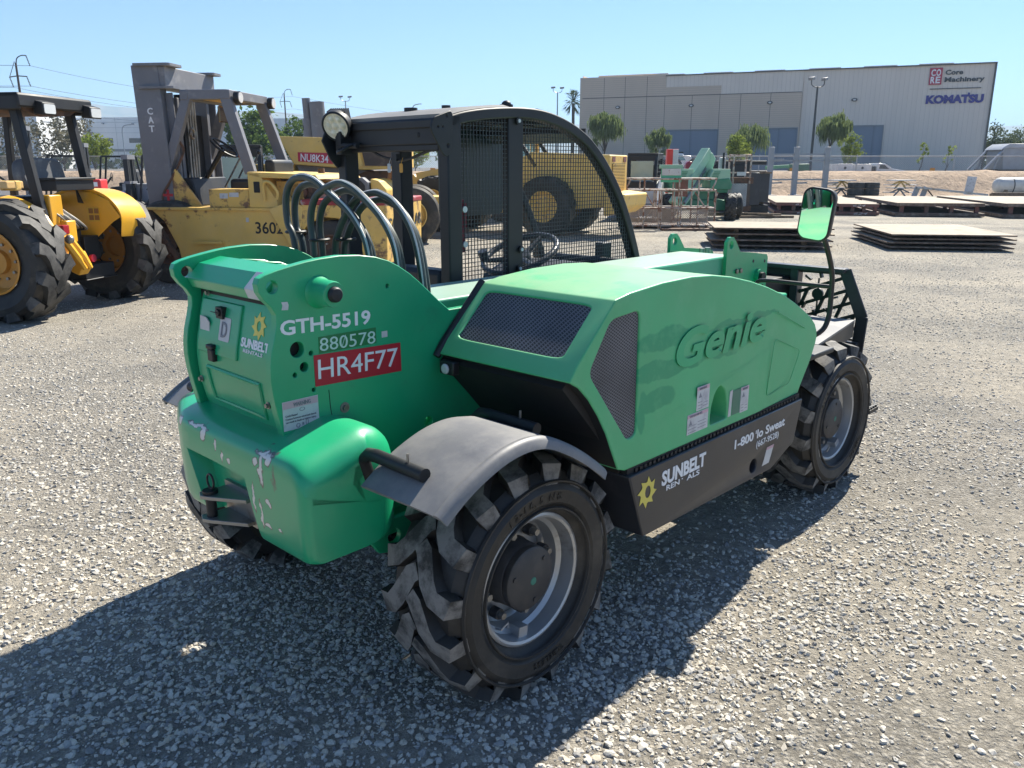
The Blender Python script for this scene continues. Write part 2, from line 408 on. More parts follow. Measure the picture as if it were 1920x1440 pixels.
for j, (y, z) in enumerate(rows):
    for x in xs:
        n1 = mnoise.fractal(Vector((x * .35, y * .5, 1)), 1, 2, 4)
        k = 1 if 0 < j < 8 else 0
        vv.append((x, y + k * n1 * .35, z + (k * (n1 * .16 + .10 * mnoise.noise(Vector((x * 1.3, y * 1.3, 4)))) if j < 7 else (.02 * n1 if j < 9 else 0))))
w = len(xs); b.add(vv, [(j * w + i, j * w + i + 1, (j + 1) * w + i + 1, (j + 1) * w + i) for j in range(len(rows) - 1) for i in range(w - 1)])
tag(b.build('berm', M_DIRT, smooth=60), kind='structure')
b = MB(); b.add([(-400, 60, 1.32), (400, 60, 1.32), (400, 320, 1.32), (-400, 320, 1.32), (-400, 320, -.5), (400, 320, -.5)], [(0, 1, 2, 3), (3, 2, 5, 4)])
b.add([(-400, 60, 1.32), (-400, 60, -.5), (-140, 60, -.5), (-140, 60, 1.32)], [(0, 1, 2, 3)]); b.add([(400, 60, 1.32), (400, 60, -.5), (140, 60, -.5), (140, 60, 1.32)], [(0, 1, 2, 3)])
tag(b.build('upper_lot', mat('asphalt lot', (.11, .105, .10), .9, c2=(.2, .18, .15), s=.4), smooth=0), kind='structure')
def ridge(y0, pts, name, amp):
    b = MB(); P = spl([(px, z) for px, z in pts], 24); vv = []
    prof = [(0, 1), (-.12, .8), (-.3, .5), (-.5, .25), (-.8, .0)]
    for p in P:
        h = p[1]; h += amp * mnoise.fractal(Vector((p[0] * .006, 3.3, 0)), 1, 2, 5)
        for d, k in prof: vv.append((p[0] + 60 * mnoise.noise(Vector((p[0] * .004, d * 4, 2))) * (1 if d else 0), y0 + d * 900 + 60 * mnoise.noise(Vector((p[0] * .01, d * 9, 7))), h * k if k else -5))
    n = len(P); m = len(prof)
    b.add(vv, [(i * m + k, (i + 1) * m + k, (i + 1) * m + k + 1, i * m + k + 1) for i in range(n - 1) for k in range(m - 1)])
    tag(b.build(name, mat(name + ' scrub', (.20, .17, .12), .95, c2=(.10, .11, .07), s=.02), smooth=60), kind='structure')
D = 2600; q = lambda px, py: ((px - 960) / 1531.3 * D * 1.02, 1.65 + (312.6 - py) / 1531.3 * D * 1.02)
ridge(D, [q(-400, 225), q(-100, 218), q(100, 214), q(175, 209), q(215, 205), q(262, 211), q(330, 217), q(430, 224), q(520, 217), q(600, 225), q(760, 236), q(900, 243), q(1040, 240), q(1135, 242), q(1260, 252), q(1500, 255), q(1700, 246), q(1855, 243), q(1900, 252), q(2000, 258), q(2400, 250)], 'mountains', 5)

# ---------------------------------------------------------------- big machinery building
def metal_wall(name, c, per, c2=None):
    m, nt, b, co = newmat(name); L = nt.links
    t = _n(nt, 'ShaderNodeTexWave', wave_type='BANDS', bands_direction='X', wave_profile='SAW'); L.new(co, t.inputs[0]); t.inputs['Scale'].default_value = .314 / per
    r = _range(nt, t.outputs['Fac'], 0, .10)
    k = _mix(nt, r, tuple(x * .72 for x in c), c); k = _mix(nt, _range(nt, _noise(nt, _map(nt, co, (1, 1, .15)), .8, 5), .4, .7, 0, .35), k, tuple(x * .82 for x in c))
    L.new(k, b.inputs['Base Color']); b.inputs['Roughness'].default_value = .5
    bp = _n(nt, 'ShaderNodeBump'); bp.inputs['Strength'].default_value = .6; bp.inputs['Distance'].default_value = .05; L.new(t.outputs['Fac'], bp.inputs['Height']); L.new(bp.outputs[0], b.inputs['Normal'])
    return m
def block_wall(name, c):
    m, nt, b, co = newmat(name); L = nt.links
    t = _n(nt, 'ShaderNodeTexWave', wave_type='BANDS', bands_direction='Z'); L.new(co, t.inputs[0]); t.inputs['Scale'].default_value = 1.5; t.inputs['Distortion'].default_value = .6
    k = _mix(nt, _range(nt, t.outputs['Fac'], .1, .5), tuple(x * .86 for x in c), c)
    k = _mix(nt, _range(nt, _noise(nt, _map(nt, co, (1, 1, .3)), .6, 6), .4, .65, 0, .5), k, tuple(x * .86 for x in c))
    L.new(k, b.inputs['Base Color']); b.inputs['Roughness'].default_value = .9
    return m
MW, MT, MDOOR = metal_wall('ribbed metal siding', (.70, .62, .53), .42), block_wall('taupe concrete panel', (.60, .49, .385)), metal_wall('blue dock door', (.20, .235, .285), 3)
B = thing('industrial_building', 'large taupe and grey industrial building with three blue dock doors behind the berm', 'building', (7.818, 95.631, 0), -21.696)
b = MB(); b.box(0, 39.98, .3, 30, 1.3, 10.9); b.build('wall', MW, B, 0)
b = MB(); b.box(-.02, 23.0, .15, .3, 8.94, 9.83); bb = b
b = MB(); b.box(0, 39.98, .15, .3, 9.83, 10.95); b.box(23.1, 39.98, .15, .3, 1.3, 9.83); b.build('metal_siding', MW, B, 0)
b = MB(); b.box(-.01, 9.24, 0, .149, 8.95, 11.1); b.box(9.24, 15.03, 0, .149, 8.95, 9.82); b.box(-.01, 9.3, 0, .149, 1.3, 8.93); b.box(9.3, 14.97, 0, .149, 5.42, 8.93); b.box(14.97, 18.42, 0, .149, 1.3, 8.93); b.box(18.42, 22.9, 0, .149, 5.45, 8.93); b.box(22.9, 23.08, 0, .149, 1.3, 8.93); b.box(-.3, -.01, .0, 14, 1.3, 11.1); b.build('concrete_panel', MT, B, 0)
b = MB(); b.box(9.24, 15.03, .05, .149, 9.83, 10.95); b.box(15.03, 23.08, .05, .149, 8.94, 10.95); b.build('metal_siding', MW, B, 0)
b = MB()
for x in (2.45, 4.8, 7.21, 9.18, 12.08, 14.96, 17.08, 20.06): b.box(x - .025, x + .025, -.004, .01, 5.45 if 9.5 < x < 14.5 or x > 18.5 else 1.3, 8.9 if x > 7.3 else 11.0)
b.box(0, 23.05, -.006, .02, 8.90, 8.98); b.build('panel_joint', mat('joint line', (.16, .14, .125), .9), B, 0)
for x0, x1, z in ((9.3, 14.97, 5.41), (18.43, 22.89, 5.44), (28.18, 30.9, 5.53)):
    b = MB(); b.box(x0, x1, .10 if x0 < 25 else .08, .148 if x0 < 25 else .149, 1.3, z); b.build('dock_door', MDOOR, B, 0)
    b = MB(); b.box(x0 - .08, x0, -.01, .12, 1.3, z + .1); b.box(x1, x1 + .08, -.01, .12, 1.3, z + .1); b.box(x0, x1, -.01, .12, z, z + .1); b.build('door_frame', mat('grey door frame', (.25, .26, .27), .5), B, 0)
for x, z in ((4.05, 7.92), (12.02, 7.91), (20.01, 7.99), (28.03, 8.05)):
    b = MB(); b.ball((x, -.05, z), .28, .12, .17, 8); b.build('wall_light', mat('wall lamp housing', (.11, .105, .10), .5), B, 40)
    b = MB(); b.ball((x, -.11, z - .01), .17, .08, .10, 8); b.build('lens', M_DWHITE if 'M_DWHITE' in globals() else mat('wall lamp lens', (.6, .6, .58), .3), B, 40)
b = MB(); b.box(9.2, 40.05, -.08, .3, 10.95, 11.05); b.box(39.9, 40.05, -.05, .3, 1.3, 10.95)
b.build('roof_trim', mat('dark trim', (.09, .085, .08), .6), B, 0)
b = MB()
for x in (8.0, 13.0, 18.2, 23.5, 28.6, 33.5): b.box(x, x + 3.0, .8, 2.6, 11.05, 11.22)
b.build('skylight', mat('roof skylight', (.35, .36, .36), .5), B, 0)
b = MB(); b.box(-.02, .03, 0, 14, 11.1, 11.3); b.box(1.5, 9.2, 1.0, 1.3, 11.0, 11.35); b.build('parapet', MT, B, 0)
X_, Z_ = (1, 0, 0), (0, 0, 1)
s = thing('wall_sign', 'red and white square CORE sign with grey Core Machinery lettering high on the building', 'sign', (7.818, 95.631, 0), -21.696)
MR, MWH, MGR, MNV = mat('sign red', (.42, .02, .06), .4), mat('sign white', (.75, .75, .75), .4), mat('sign charcoal', (.05, .055, .06), .5), mat('sign navy', (.035, .03, .22), .4)
b = MB(); b.box(34.48, 35.56, .02, .10, 9.22, 10.73); b.build('emblem_panel', MR, s, 0)
b = MB()
for r_, txt in ((10.02, 'CO'), (9.36, 'RE')):
    for i, ch in enumerate(txt): b.text(ch, (34.60 + i * .44, .018, r_), X_, Z_, .56, .03, .03, width=.39)
b.build('emblem_lettering', MWH, s, 0)
b = MB(); b.text('Core', (35.82, .12, 10.10), X_, Z_, .40, .03, .05, width=1.5); b.text('Machinery', (35.82, .12, 9.45), X_, Z_, .40, .03, .05, width=3.35); b.box(34.65, 38.98, .06, .12, 8.80, 8.87); b.build('lettering', MGR, s, 0)
s2 = thing('wall_sign', 'bold navy KOMATSU lettering on the grey metal wall', 'sign', (7.818, 95.631, 0), -21.696)
b = MB(); b.text('KOMATSU', (34.42, .12, 7.55), X_, Z_, .66, .06, .06, width=4.9); b.box(37.95, 38.12, .05, .12, 8.2, 8.42); b.build('lettering', MNV, s2, 0)

# far white warehouse
M_WH = block_wall('white tilt-up wall', (.72, .73, .73)); M_WIN = mat('dark window band', (.04, .05, .06), .15)
W_ = thing('warehouse', 'long white warehouse with ribbon windows far behind the forklift', 'building', (-110, 172, 1.3), -1.0)
b = MB(); b.box(20, 48, 0, 60, 0, 9.9); b.box(-20, 20, .5, 60, 0, 10.3); b.build('wall', M_WH, W_, 0)
b = MB(); b.box(44, 70, -3, 50, 0, 9.5); b.build('wing', M_WH, W_, 0)
b = MB(); b.box(19.5, 48, -.08, 0, 3.3, 3.8); b.build('wall_stripe', mat('grey stripe', (.25, .26, .27), .8), W_, 0)
b = MB()
for z in (6.9, 7.9, 8.9): b.box(20, 48, -.03, 0, z, z + .07)
for x in (24, 30.5, 37, 43.5): b.box(x, x + .07, -.03, 0, 0, 9.9)
for z in (3, 4.5, 6, 7.5): b.box(44, 70, -3.05, -3, z, z + .08)
b.build('panel_joint', mat('pale joint', (.42, .44, .45), .9), W_, 0)
for x in (22.5, 27.0, 33.0, 39.5, 46):
    if x < 45: b = MB(); b.box(x, x + 2.7, -.05, 0, 5.0, 5.9); b.build('window', M_WIN, W_, 0)
    b = MB(); b.box(x + 1, x + 1.3, -.6, 0, 8.6, 8.8); b.build('wall_fixture', mat('fixture', (.4, .4, .4), .5), W_, 0)
b = MB(); b.box(46.5, 49.5, -3.06, -3, 2.0, 5.2); b.build('window', M_WIN, W_, 0)
W2 = thing('warehouse', 'low white wing of the far warehouse behind the bare tree at left', 'building', (-112, 150, 1.3), 3)
b = MB(); b.box(-20, 28, 0, 40, 0, 9.2); b.build('wall', M_WH, W2, 0)
b = MB(); b.box(-20, 28, -.05, 0, 3, 3.4); b.build('wall_stripe', mat('grey stripe 2', (.3, .31, .32), .8), W2, 0)

# ---------------------------------------------------------------- trees
def leaf_mat(name, c, c2):
    m = bpy.data.materials.new(name); m.use_nodes = True; nt = m.node_tree; nt.nodes.clear(); L = nt.links
    co = _n(nt, 'ShaderNodeTexCoord').outputs['Object']; out = _n(nt, 'ShaderNodeOutputMaterial')
    k = _mix(nt, _range(nt, _noise(nt, co, 1.6, 3), .35, .65), c, c2); k = _mix(nt, _range(nt, _noise(nt, co, 14, 2), .35, .65, 0, .5), k, tuple(x * .55 for x in c))
    d = _n(nt, 'ShaderNodeBsdfDiffuse'); t = _n(nt, 'ShaderNodeBsdfTranslucent'); mx = _n(nt, 'ShaderNodeMixShader'); mx.inputs[0].default_value = .35
    L.new(k, d.inputs[0]); L.new(k, t.inputs[0]); L.new(d.outputs[0], mx.inputs[1]); L.new(t.outputs[0], mx.inputs[2]); L.new(mx.outputs[0], out.inputs[0]); return m
M_BARK = mat('bark', (.10, .075, .055), .9, c2=(.05, .04, .03), s=8, bump=.5, bs=20)
L_PEP, L_CIT, L_EUC, L_GRN, L_PALM, L_BARE = leaf_mat('weeping leaves', (.23, .28, .11), (.13, .175, .07)), leaf_mat('citrus leaves', (.30, .36, .07), (.13, .18, .04)), leaf_mat('dark leaves', (.07, .095, .05), (.11, .13, .07)), leaf_mat('green leaves', (.15, .22, .05), (.075, .12, .03)), leaf_mat('palm fronds', (.10, .13, .06), (.065, .085, .04)), leaf_mat('dusty thin leaves', (.22, .20, .14), (.12, .12, .08))
def tree(label, x, y, z0, h, rad, style, lm, n=1400, seed=1, cz=.62, lean=0, cat='tree', name='tree', group=None):
    rn = random.Random(seed); t = thing(name, label, cat, (x, y, z0), 0, group); b = MB(); r0 = max(.05, h * .018)
    th = h * (cz - .12); pts = [(0, 0, -.1), (lean * .3, 0, th * .5), (lean, rn.uniform(-.1, .1), th)]
    b.tube(spl(pts, 4), [r0 * (1 - .5 * i / 8) for i in range(9)], 7)
    cl = []
    nl = 7 if style != 'sapling' else 3
    for i in range(nl):
        a = i * 6.283 / nl + rn.uniform(-.4, .4); rr = rad * rn.uniform(.4, .75); zz = h * rn.uniform(cz - .02, .92)
        e = Vector((lean + rr * math.cos(a), rr * math.sin(a), zz)); b.tube([Vector(pts[-1]) - Vector((0, 0, rn.uniform(0, th * .25))), Vector((lean + rr * .4 * math.cos(a), rr * .4 * math.sin(a), (zz + th) / 2)), e], [r0 * .5, r0 * .3, r0 * .12], 5); cl.append(e)
    b.tube([pts[-1], (lean, 0, h * .9)], [r0 * .5, r0 * .1], 5); cl.append(Vector((lean, 0, h * .9)))
    b.build('trunk', M_BARK, t, 50)
    c = MB(); ch = h * (1 - cz) ; cc = Vector((lean, 0, h * (cz + 1) / 2))
    clumps = []
    for i in range(46 if style != 'sapling' else 9):
        while True:
            p = Vector((rn.uniform(-1, 1), rn.uniform(-1, 1), rn.uniform(-1, 1)))
            if .25 < p.length < 1 and (style != 'weep' or p.z > -.15): break
        p *= rn.uniform(.75, 1.08)
        clumps.append((cc + Vector((p.x * rad, p.y * rad, p.z * ch * .55)), rad * rn.uniform(.14, .30)))
    clumps += [(e, rad * .25) for e in cl]
    for i in range(n):
        p, r = rn.choice(clumps)
        g = Vector((rn.gauss(0, .5), rn.gauss(0, .5), rn.gauss(0, .5))) * r; q = p + g
        if style == 'weep':
            l = rn.uniform(.3, 1.0) * rad * .62; w = .034 * h / 4 * rn.uniform(.6, 1.4); d = Vector((rn.uniform(-.25, .25), rn.uniform(-.25, .25), -1)).normalized(); s_ = Vector((rn.uniform(-1, 1), rn.uniform(-1, 1), 0)).normalized() * w
            o = d * l; c.add([q - s_, q + s_, q + o * .6 + s_ * .8, q + o, q + o * .6 - s_ * .8], [(0, 1, 2, 3, 4)])
        else:
            l = rad * rn.uniform(.05, .11) * (1 if style == 'round' else .6 if style == 'fine' else 3.0); d = Vector((rn.gauss(0, 1), rn.gauss(0, 1), rn.gauss(0, 1))).normalized(); s_ = d.orthogonal().normalized(); u = Vector((rn.gauss(0, 1), rn.gauss(0, 1), rn.gauss(0, 1))).normalized(); s_ = d.cross(u).normalized() * l * .55; d = d * l
            c.add([q - d, q + s_ - d * .1, q + d, q - s_ - d * .1], [(0, 1, 2, 3)])
    c.build('crown', lm, t, 0, recalc=False); return t
tree('round weeping tree by the taupe left end of the building', 7.75, 72, 1.3, 4.7, 1.55, 'weep', L_PEP, 3600, 3, .50, .1)
tree('small weeping tree left of the first blue dock door', 12.15, 72, 1.3, 3.4, 1.05, 'weep', L_PEP, 2600, 4, .42, .15)
tree('weeping tree in front of the middle dock door, behind the yellowish tree', 20.7, 74, 1.3, 3.7, 1.7, 'weep', L_PEP, 2200, 5, .45)
tree('wide weeping tree with a leaning trunk by the third dock door', 24.4, 66, 1.3, 4.1, 1.35, 'weep', L_PEP, 3800, 6, .60, .35)
tree('bushy yellow-green tree behind the green boom lift', 15.9, 60, 1.3, 2.45, .95, 'round', L_CIT, 2600, 7, .30)
tree('compact yellow-green citrus tree in front of the third dock door', 24.75, 62, 1.3, 2.55, .82, 'round', L_CIT, 2400, 8, .25)
tree('taller spindly sapling in front of the grey metal wall', 29.9, 62, 1.3, 2.2, .42, 'sapling', L_CIT, 150, 9, .3, .12, name='sapling')
tree('shorter spindly sapling nearer the grey bulk trailer', 31.8, 62, 1.3, 1.9, .40, 'sapling', L_CIT, 100, 10, .3, .12, name='sapling')
tree('thin dusty tree seen under the tractor canopy', -36.0, 68, 1.3, 5.0, 2.6, 'fine', L_BARE, 2300, 11, .25)
tree('thin dusty tree at the left edge behind the tractor', -42.0, 72, 1.3, 4.8, 2.4, 'fine', L_BARE, 1800, 12, .25)
tree('green bushy tree between the tractor post and the grey mast', -29.6, 60, 1.3, 2.5, 1.25, 'round', L_CIT, 2400, 13, .2)
tree('small green tree left of the grey forklift mast', -27.6, 63, 1.3, 2.0, .8, 'round', L_CIT, 1000, 14, .2)
tree('big green tree behind the forklift overhead guard', -22.6, 74, 1.3, 5.0, 2.5, 'round', L_GRN, 3600, 15, .2)
tree('dark green tree right of the forklift guard', -19.6, 80, 1.3, 4.6, 2.2, 'round', L_GRN, 2200, 16, .2)
tree('bright green tree seen through the telehandler cab', -7.1, 62, 1.3, 2.6, 1.15, 'round', L_CIT, 1800, 17, .2)
tree('dark tree beyond the fence seen through the cab', -6.0, 84, 1.3, 3.6, 2.1, 'round', L_GRN, 2200, 18, .2)
tree('dark bushy tree behind the grey bulk trailer', 49.0, 86, 1.3, 4.3, 2.5, 'fine', L_EUC, 2600, 19, .2)
tree('second dark tree behind the trailer at the right edge', 54.2, 90, 1.3, 4.2, 2.4, 'fine', L_EUC, 2000, 20, .2)
tree('pale green shrub beside the building corner', 45.4, 84, 1.3, 3.2, 1.2, 'round', L_CIT, 1000, 21, .2)
t = thing('palm_tree', 'tall fan palm beside the left end of the building', 'palm tree', (9.25, 130, 1.3)); rn = random.Random(5)
b = MB(); b.tube([(0, 0, 0), (.05, 0, 5), (0, 0, 9.6)], [.28, .24, .22], 8); b.build('trunk', M_BARK, t, 50)
b = MB()
for i in range(58):
    a = rn.uniform(0, 6.28); el = rn.uniform(-1.1, 1.35); d = Vector((math.cos(a) * math.cos(el), math.sin(a) * math.cos(el), math.sin(el))); o = Vector((0, 0, 9.9))
    e = o + d * rn.uniform(1.0, 1.5); s_ = d.cross(Vector((0, 0, 1))).normalized(); up = s_.cross(d)
    for k in range(7):
        f = (k - 3) * .2; q = e + d * .9 * math.cos(f) + s_ * .9 * math.sin(f) - Vector((0, 0, .35)) ; c_ = s_ * .07 * math.cos(f)
        b.add([e - c_, e + c_, q], [(0, 1, 2)])
    b.tube([o, e], .03, 4)
b.build('crown', L_PALM, t, 0, recalc=False)
# low hedge and far tree line on the plateau
def hedge(x0, x1, y, z0, h, lm, seed, name='far_trees'):
    rn = random.Random(seed); b = MB(); n = int((x1 - x0) * 14)
    for i in range(n):
        x = rn.uniform(x0, x1); hh = h * (.65 + .45 * mnoise.noise(Vector((x * .15, seed, 0)))) ; q = Vector((x, y + rn.uniform(-1, 1), z0 + rn.uniform(0, hh))); l = h * rn.uniform(.08, .2); d = Vector((rn.gauss(0, 1), rn.gauss(0, 1), rn.gauss(0, 1))).normalized(); s_ = d.orthogonal().normalized() * l * .6; d *= l
        b.add([q - d, q + s_, q + d, q - s_], [(0, 1, 2, 3)])
    o = b.build(name, lm, None, 0, recalc=False); tag(o, None, None, None, 'stuff'); return o
tag(hedge(-75, -20, 122, 1.3, 3.0, L_EUC, 2, 'hedge'), 'low dark hedge along the foot of the white warehouse', 'hedge')
tag(hedge(-20, 8, 240, 1.3, 6.5, L_EUC, 3, 'far_trees'), 'distant dark tree line left of the taupe building', 'trees')
tag(hedge(48, 120, 150, 1.3, 7, L_EUC, 4, 'far_trees'), 'distant dark tree line beyond the bulk trailer', 'trees')
tag(hedge(-110, -55, 96, 1.3, 3.4, L_BARE, 6, 'dry_brush'), 'dusty brush line behind the yellow tractor', 'brush')

# ---------------------------------------------------------------- poles, wires, fence
M_GALV = mat('galvanised steel', (.34, .36, .38), .45, .4); M_POLE = mat('dark bronze pole', (.05, .05, .05), .5); M_WOOD = mat('weathered pole wood', (.075, .055, .045), .9)
def flood_pole(label, x, y, z0, h, m, sp=.8):
    t = thing('light_pole', label, 'light pole', (x, y, z0), 22)
    b = MB(); b.tube([(0, 0, 0), (0, 0, h - .5)], [.11, .07], 8); b.tube(spl([(-sp, 0, h - .05), (-sp * .95, 0, h - .35), (-sp * .5, 0, h - .52), (0, 0, h - .55), (sp * .5, 0, h - .52), (sp * .95, 0, h - .35), (sp, 0, h - .05)], 4), .04, 6); b.build('pole', m, t, 40)
    for s in (-1, 1):
        b = MB(); b.bar((s * sp - .22, -.1, h + .02), (s * sp + .22, .1, h + .1), .34, .22); b.build('lamp_head', mat('lamp head', (.22, .22, .22), .5), t, 0, .03)
flood_pole('tall dark twin-head light pole in front of the metal building', 23.3, 66, 1.3, 6.75, M_POLE, .62)
flood_pole('pale twin-head light pole left of the palm tree', 5.8, 110, 1.3, 10.0, M_GALV, .62)
flood_pole('pale twin-head light pole left of the cab work light', -23.2, 120, 1.3, 9.7, M_GALV, .62)
def arm_pole(label, x, y, h, arm):
    t = thing('street_lamp', label, 'street lamp', (x, y, 1.3)); b = MB(); b.tube(spl([(0, 0, 0), (0, 0, h * .6), (0, 0, h * .86), (arm * .25, 0, h * .97), (arm, 0, h)], 5), .07, 8); b.build('pole', M_GALV, t, 50)
    b = MB(); b.box(arm, arm + .5 * (1 if arm > 0 else -1), -.12, .12, h - .05, h + .06); b.build('lamp_head', M_GALV, t, 0)
arm_pole('grey street lamp with a curved arm in front of the white warehouse', -50.2, 110, 5.6, 1.25)
arm_pole('short grey street lamp seen beside the tractor post', -58.5, 110, 5.9, -1.3)
arm_pole('thin street lamp poking above the cab roof', -16.3, 140, 10.2, 1.1)
def steel_pole(label, x, y, h, s, parts=True):
    t = thing('utility_pole', label, 'utility pole', (x, y, 1.0)); b = MB(); b.tube([(.0, 0, 0), (0, 0, h)], [.16 * s, .09 * s], 8); b.box(-.62 * s, .62 * s, -.06, .06, h * .595, h * .595 + .12) if parts else None; b.build('pole', M_WOOD, t, 40)
    b = MB(); b.tube(spl([(0, 0, h - .3), (.15 * s, 0, h + .35 * s), (.6 * s, 0, h + .62 * s), (1.05 * s, 0, h + .62 * s)], 4), .05 * s, 6); b.tube([(-.75 * s, 0, h - 1.25 * s), (0, 0, h - 1.15 * s), (.85 * s, 0, h - 1.2 * s)], .05 * s, 6); b.tube([(-.75 * s, 0, h - 1.25 * s), (-.1, 0, h + .1)], .03 * s, 5); b.build('crossarm', M_POLE, t, 40)
    for x_, z_ in ((1.05, .6), (.85, -1.2), (-.75, -1.25)):
        b = MB()
        for k in range(7): b.cyl((x_ * s + k * .035 * s, 0, h + z_ * s - k * .13 * s), (x_ * s + k * .035 * s + .01, 0, h + z_ * s - k * .13 * s - .07 * s), .06 * s, n=8)
        b.tube([(x_ * s, 0, h + z_ * s), (x_ * s + .25 * s, 0, h + z_ * s - .9 * s)], .02 * s, 5); b.build('insulator', M_POLE, t, 40)
    return t
steel_pole('tall wooden power pole with angled crossarms above the tractor canopy', -42.7, 75, 9.3, .93)
steel_pole('distant power pole top behind the forklift guard', -34.3, 130, 11.3, .95, False)
M_WIRE = mat('power line', (.16, .19, .22), .6)
def wire(pts, r, lab):
    b = MB(); P = []
    for a, c, sag in pts:
        for i in range(16):
            t = i / 15; P.append(Vector(a).lerp(Vector(c), t) - Vector((0, 0, 4 * sag * t * (1 - t))))
    b.tube(P, r, 4); tag(b.build('power_line', M_WIRE, None, 0), lab, 'power line', 'power lines across the sky')
A1, B1 = (-41.5, 75, 10.05), (-33.2, 130, 11.9)
wire([((-80, 55, 10.1), A1, .4), (A1, B1, 1.1), (B1, (60, 260, 16), 4)], .022, 'highest overhead wire sagging from the tall power pole')
wire([((-80, 55, 8.1), (-41.7, 75, 8.4), .4), ((-41.7, 75, 8.4), (-33.0, 130, 10.1), 1.0), ((-33, 130, 10.1), (60, 260, 13), 3)], .022, 'middle overhead wire sagging from the tall power pole')
wire([((-80, 55, 8.0), (-43.2, 75, 8.3), .4), ((-43.2, 75, 8.3), (-36, 130, 9.6), 1.0), ((-36, 130, 9.6), (55, 270, 12), 3)], .022, 'lower overhead wire sagging from the tall power pole')
wire([((-80, 60, 6.2), (-42.7, 75, 6.4), .2), ((-42.7, 75, 6.4), (-20, 128, 7.6), .8), ((-20, 128, 7.6), (50, 240, 8), 2)], .018, 'lowest thin overhead wire behind the tractor canopy')
# chain-link fence on the crest
def link_mat():
    m, nt, b, co = newmat('chain link'); L = nt.links
    b.inputs['Base Color'].default_value = (.30, .32, .33, 1); b.inputs['Roughness'].default_value = .5
    w = []
    for r_ in (45, -45):
        t = _n(nt, 'ShaderNodeTexWave', wave_type='BANDS', bands_direction='X'); L.new(_map(nt, co, (1, 1, 1), (0, R(r_), 0)), t.inputs[0]); t.inputs['Scale'].default_value = 3.2; w.append(t.outputs['Fac'])
    L.new(_math(nt, 'GREATER_THAN', _math(nt, 'MAXIMUM', w[0], w[1]), .965), b.inputs['Alpha']); return m
F_ = thing('chain_link_fence', 'long chain-link fence with a top rail along the crest of the berm', 'fence', (0, 55.5, 1.30))
b = MB(); b.tube([(-70, 0, 1.02), (70, 0, 1.02)], .025, 6); b.build('top_rail', M_GALV, F_, 40)
b = MB(); b.add([(-70, 0, 0), (70, 0, 0), (70, 0, 1.0), (-70, 0, 1.0)], [(0, 1, 2, 3)]); b.build('chain_mesh', link_mat(), F_, 0)
for x in np.arange(-67.0, 70, 6.4):
    b = MB(); b.cyl((x, 0, -.2), (x, 0, 1.12), .035, n=8); b.build('fence_post', M_GALV, F_, 40)
for i, (x, l) in enumerate(((6.6, 'orange marker on the fence near the skid steer'), (18.4, 'orange marker on the fence above the rack posts'), (27.6, 'orange marker on the fence right of the white pickup'), (34.5, 'orange marker on the fence at the right edge'), (-5.2, 'orange marker on the fence seen through the cab'))):
    b = MB(); b.prism(rrect(-.16, .16, -.09, .09, .02, 2), -.015, .015); tag(b.build('fence_marker', mat('orange marker %d' % i, (.60, .27, .04), .5), None, 0, loc=(x, 55.44, 1.48)), l, 'marker', 'orange markers on the fence')

# ---------------------------------------------------------------- shared materials
GRN, GRN2 = (.002, .34, .145), (.055, .41, .17)
chips = [(-.62, .10, .845, .03, .07, .006), (-.62, .235, .835, 0, .018, .018), (-.62, .06, .83, 0, .02, .02), (-.62, -.02, .81, 0, .006, .02), (-.62, -.06, .785, 0, .006, .018), (-.62, -.10, .78, 0, .009, .012),
         (-.60, -.30, .845, .04, .05, .012), (-.62, -.29, .80, 0, .012, .045), (-.62, -.26, .815, 0, .012, .012), (-.62, -.33, .835, 0, .012, .015), (-.62, -.235, .70, 0, .006, .05), (-.62, -.27, .655, 0, .006, .04), (-.62, -.30, .625, 0, .02, .008), (-.62, -.32, .70, 0, .015, .01), (-.62, -.37, .63, 0, .009, .008), (-.62, -.215, .605, 0, .012, .018)]
M_GREEN = mat('machine green paint', GRN, .38, var=.1, dust=.10, dc=(.20, .26, .18), coat=.25, c2=(.004, .26, .115), lo=.6, hi=.75)
M_CW = mat('chipped green paint', GRN, .36, var=.1, dust=.08, dc=(.20, .26, .18), coat=.3,
           layers=[((.05, .045, .04), lambda nt, co: emask(nt, co, [(a, b, c, d * 1.18 + .0, e * 1.25, f * 1.25) for a, b, c, d, e, f in chips], .02, 30)),
                   ((.62, .62, .58), lambda nt, co: emask(nt, co, chips, .02, 30)),
                   ((.06, .10, .07), lambda nt, co: emask(nt, co, [(-.62, -.36, .79, .1, .012, .045)], .02, 60, .3))])
streaks = [(.58, 0, 1.085, .19, 0, .04), (1.15, 0, 1.075, .30, 0, .016), (1.02, 0, .985, .26, 0, .03), (.66, 0, .975, .28, 0, .03), (.55, 0, .875, .11, 0, .042), (.455, 0, .855, .03, 0, .075), (.50, 0, 1.0, .1, 0, .02)]
def _outer(nt, co):
    s = _n(nt, 'ShaderNodeSeparateXYZ'); nt.links.new(co, s.inputs[0])
    return _math(nt, 'MULTIPLY', emask(nt, co, streaks, .035, 9, .86), _range(nt, s.outputs[1], -.84, -.86))
def _sunlit_top(nt, co):  # paler on upward faces: sunlit tops painted into the colour
    g = _n(nt, 'ShaderNodeTexCoord'); q = _n(nt, 'ShaderNodeSeparateXYZ'); nt.links.new(g.outputs['Normal'], q.inputs[0])
    return _math(nt, 'MULTIPLY', _range(nt, q.outputs[2], .55, .97), _range(nt, _noise(nt, co, 7, 6, .7), .25, .6, .85, 1))
M_HOOD = mat('sun faded green plastic', GRN2, .48, var=.12, dust=.10, dc=(.30, .42, .25), coat=.1, layers=[((.20, .43, .22), _sunlit_top), ((.006, .30, .13), _outer)], bump=.05, bs=250, c2=(.075, .43, .19), lo=.5, hi=.7)
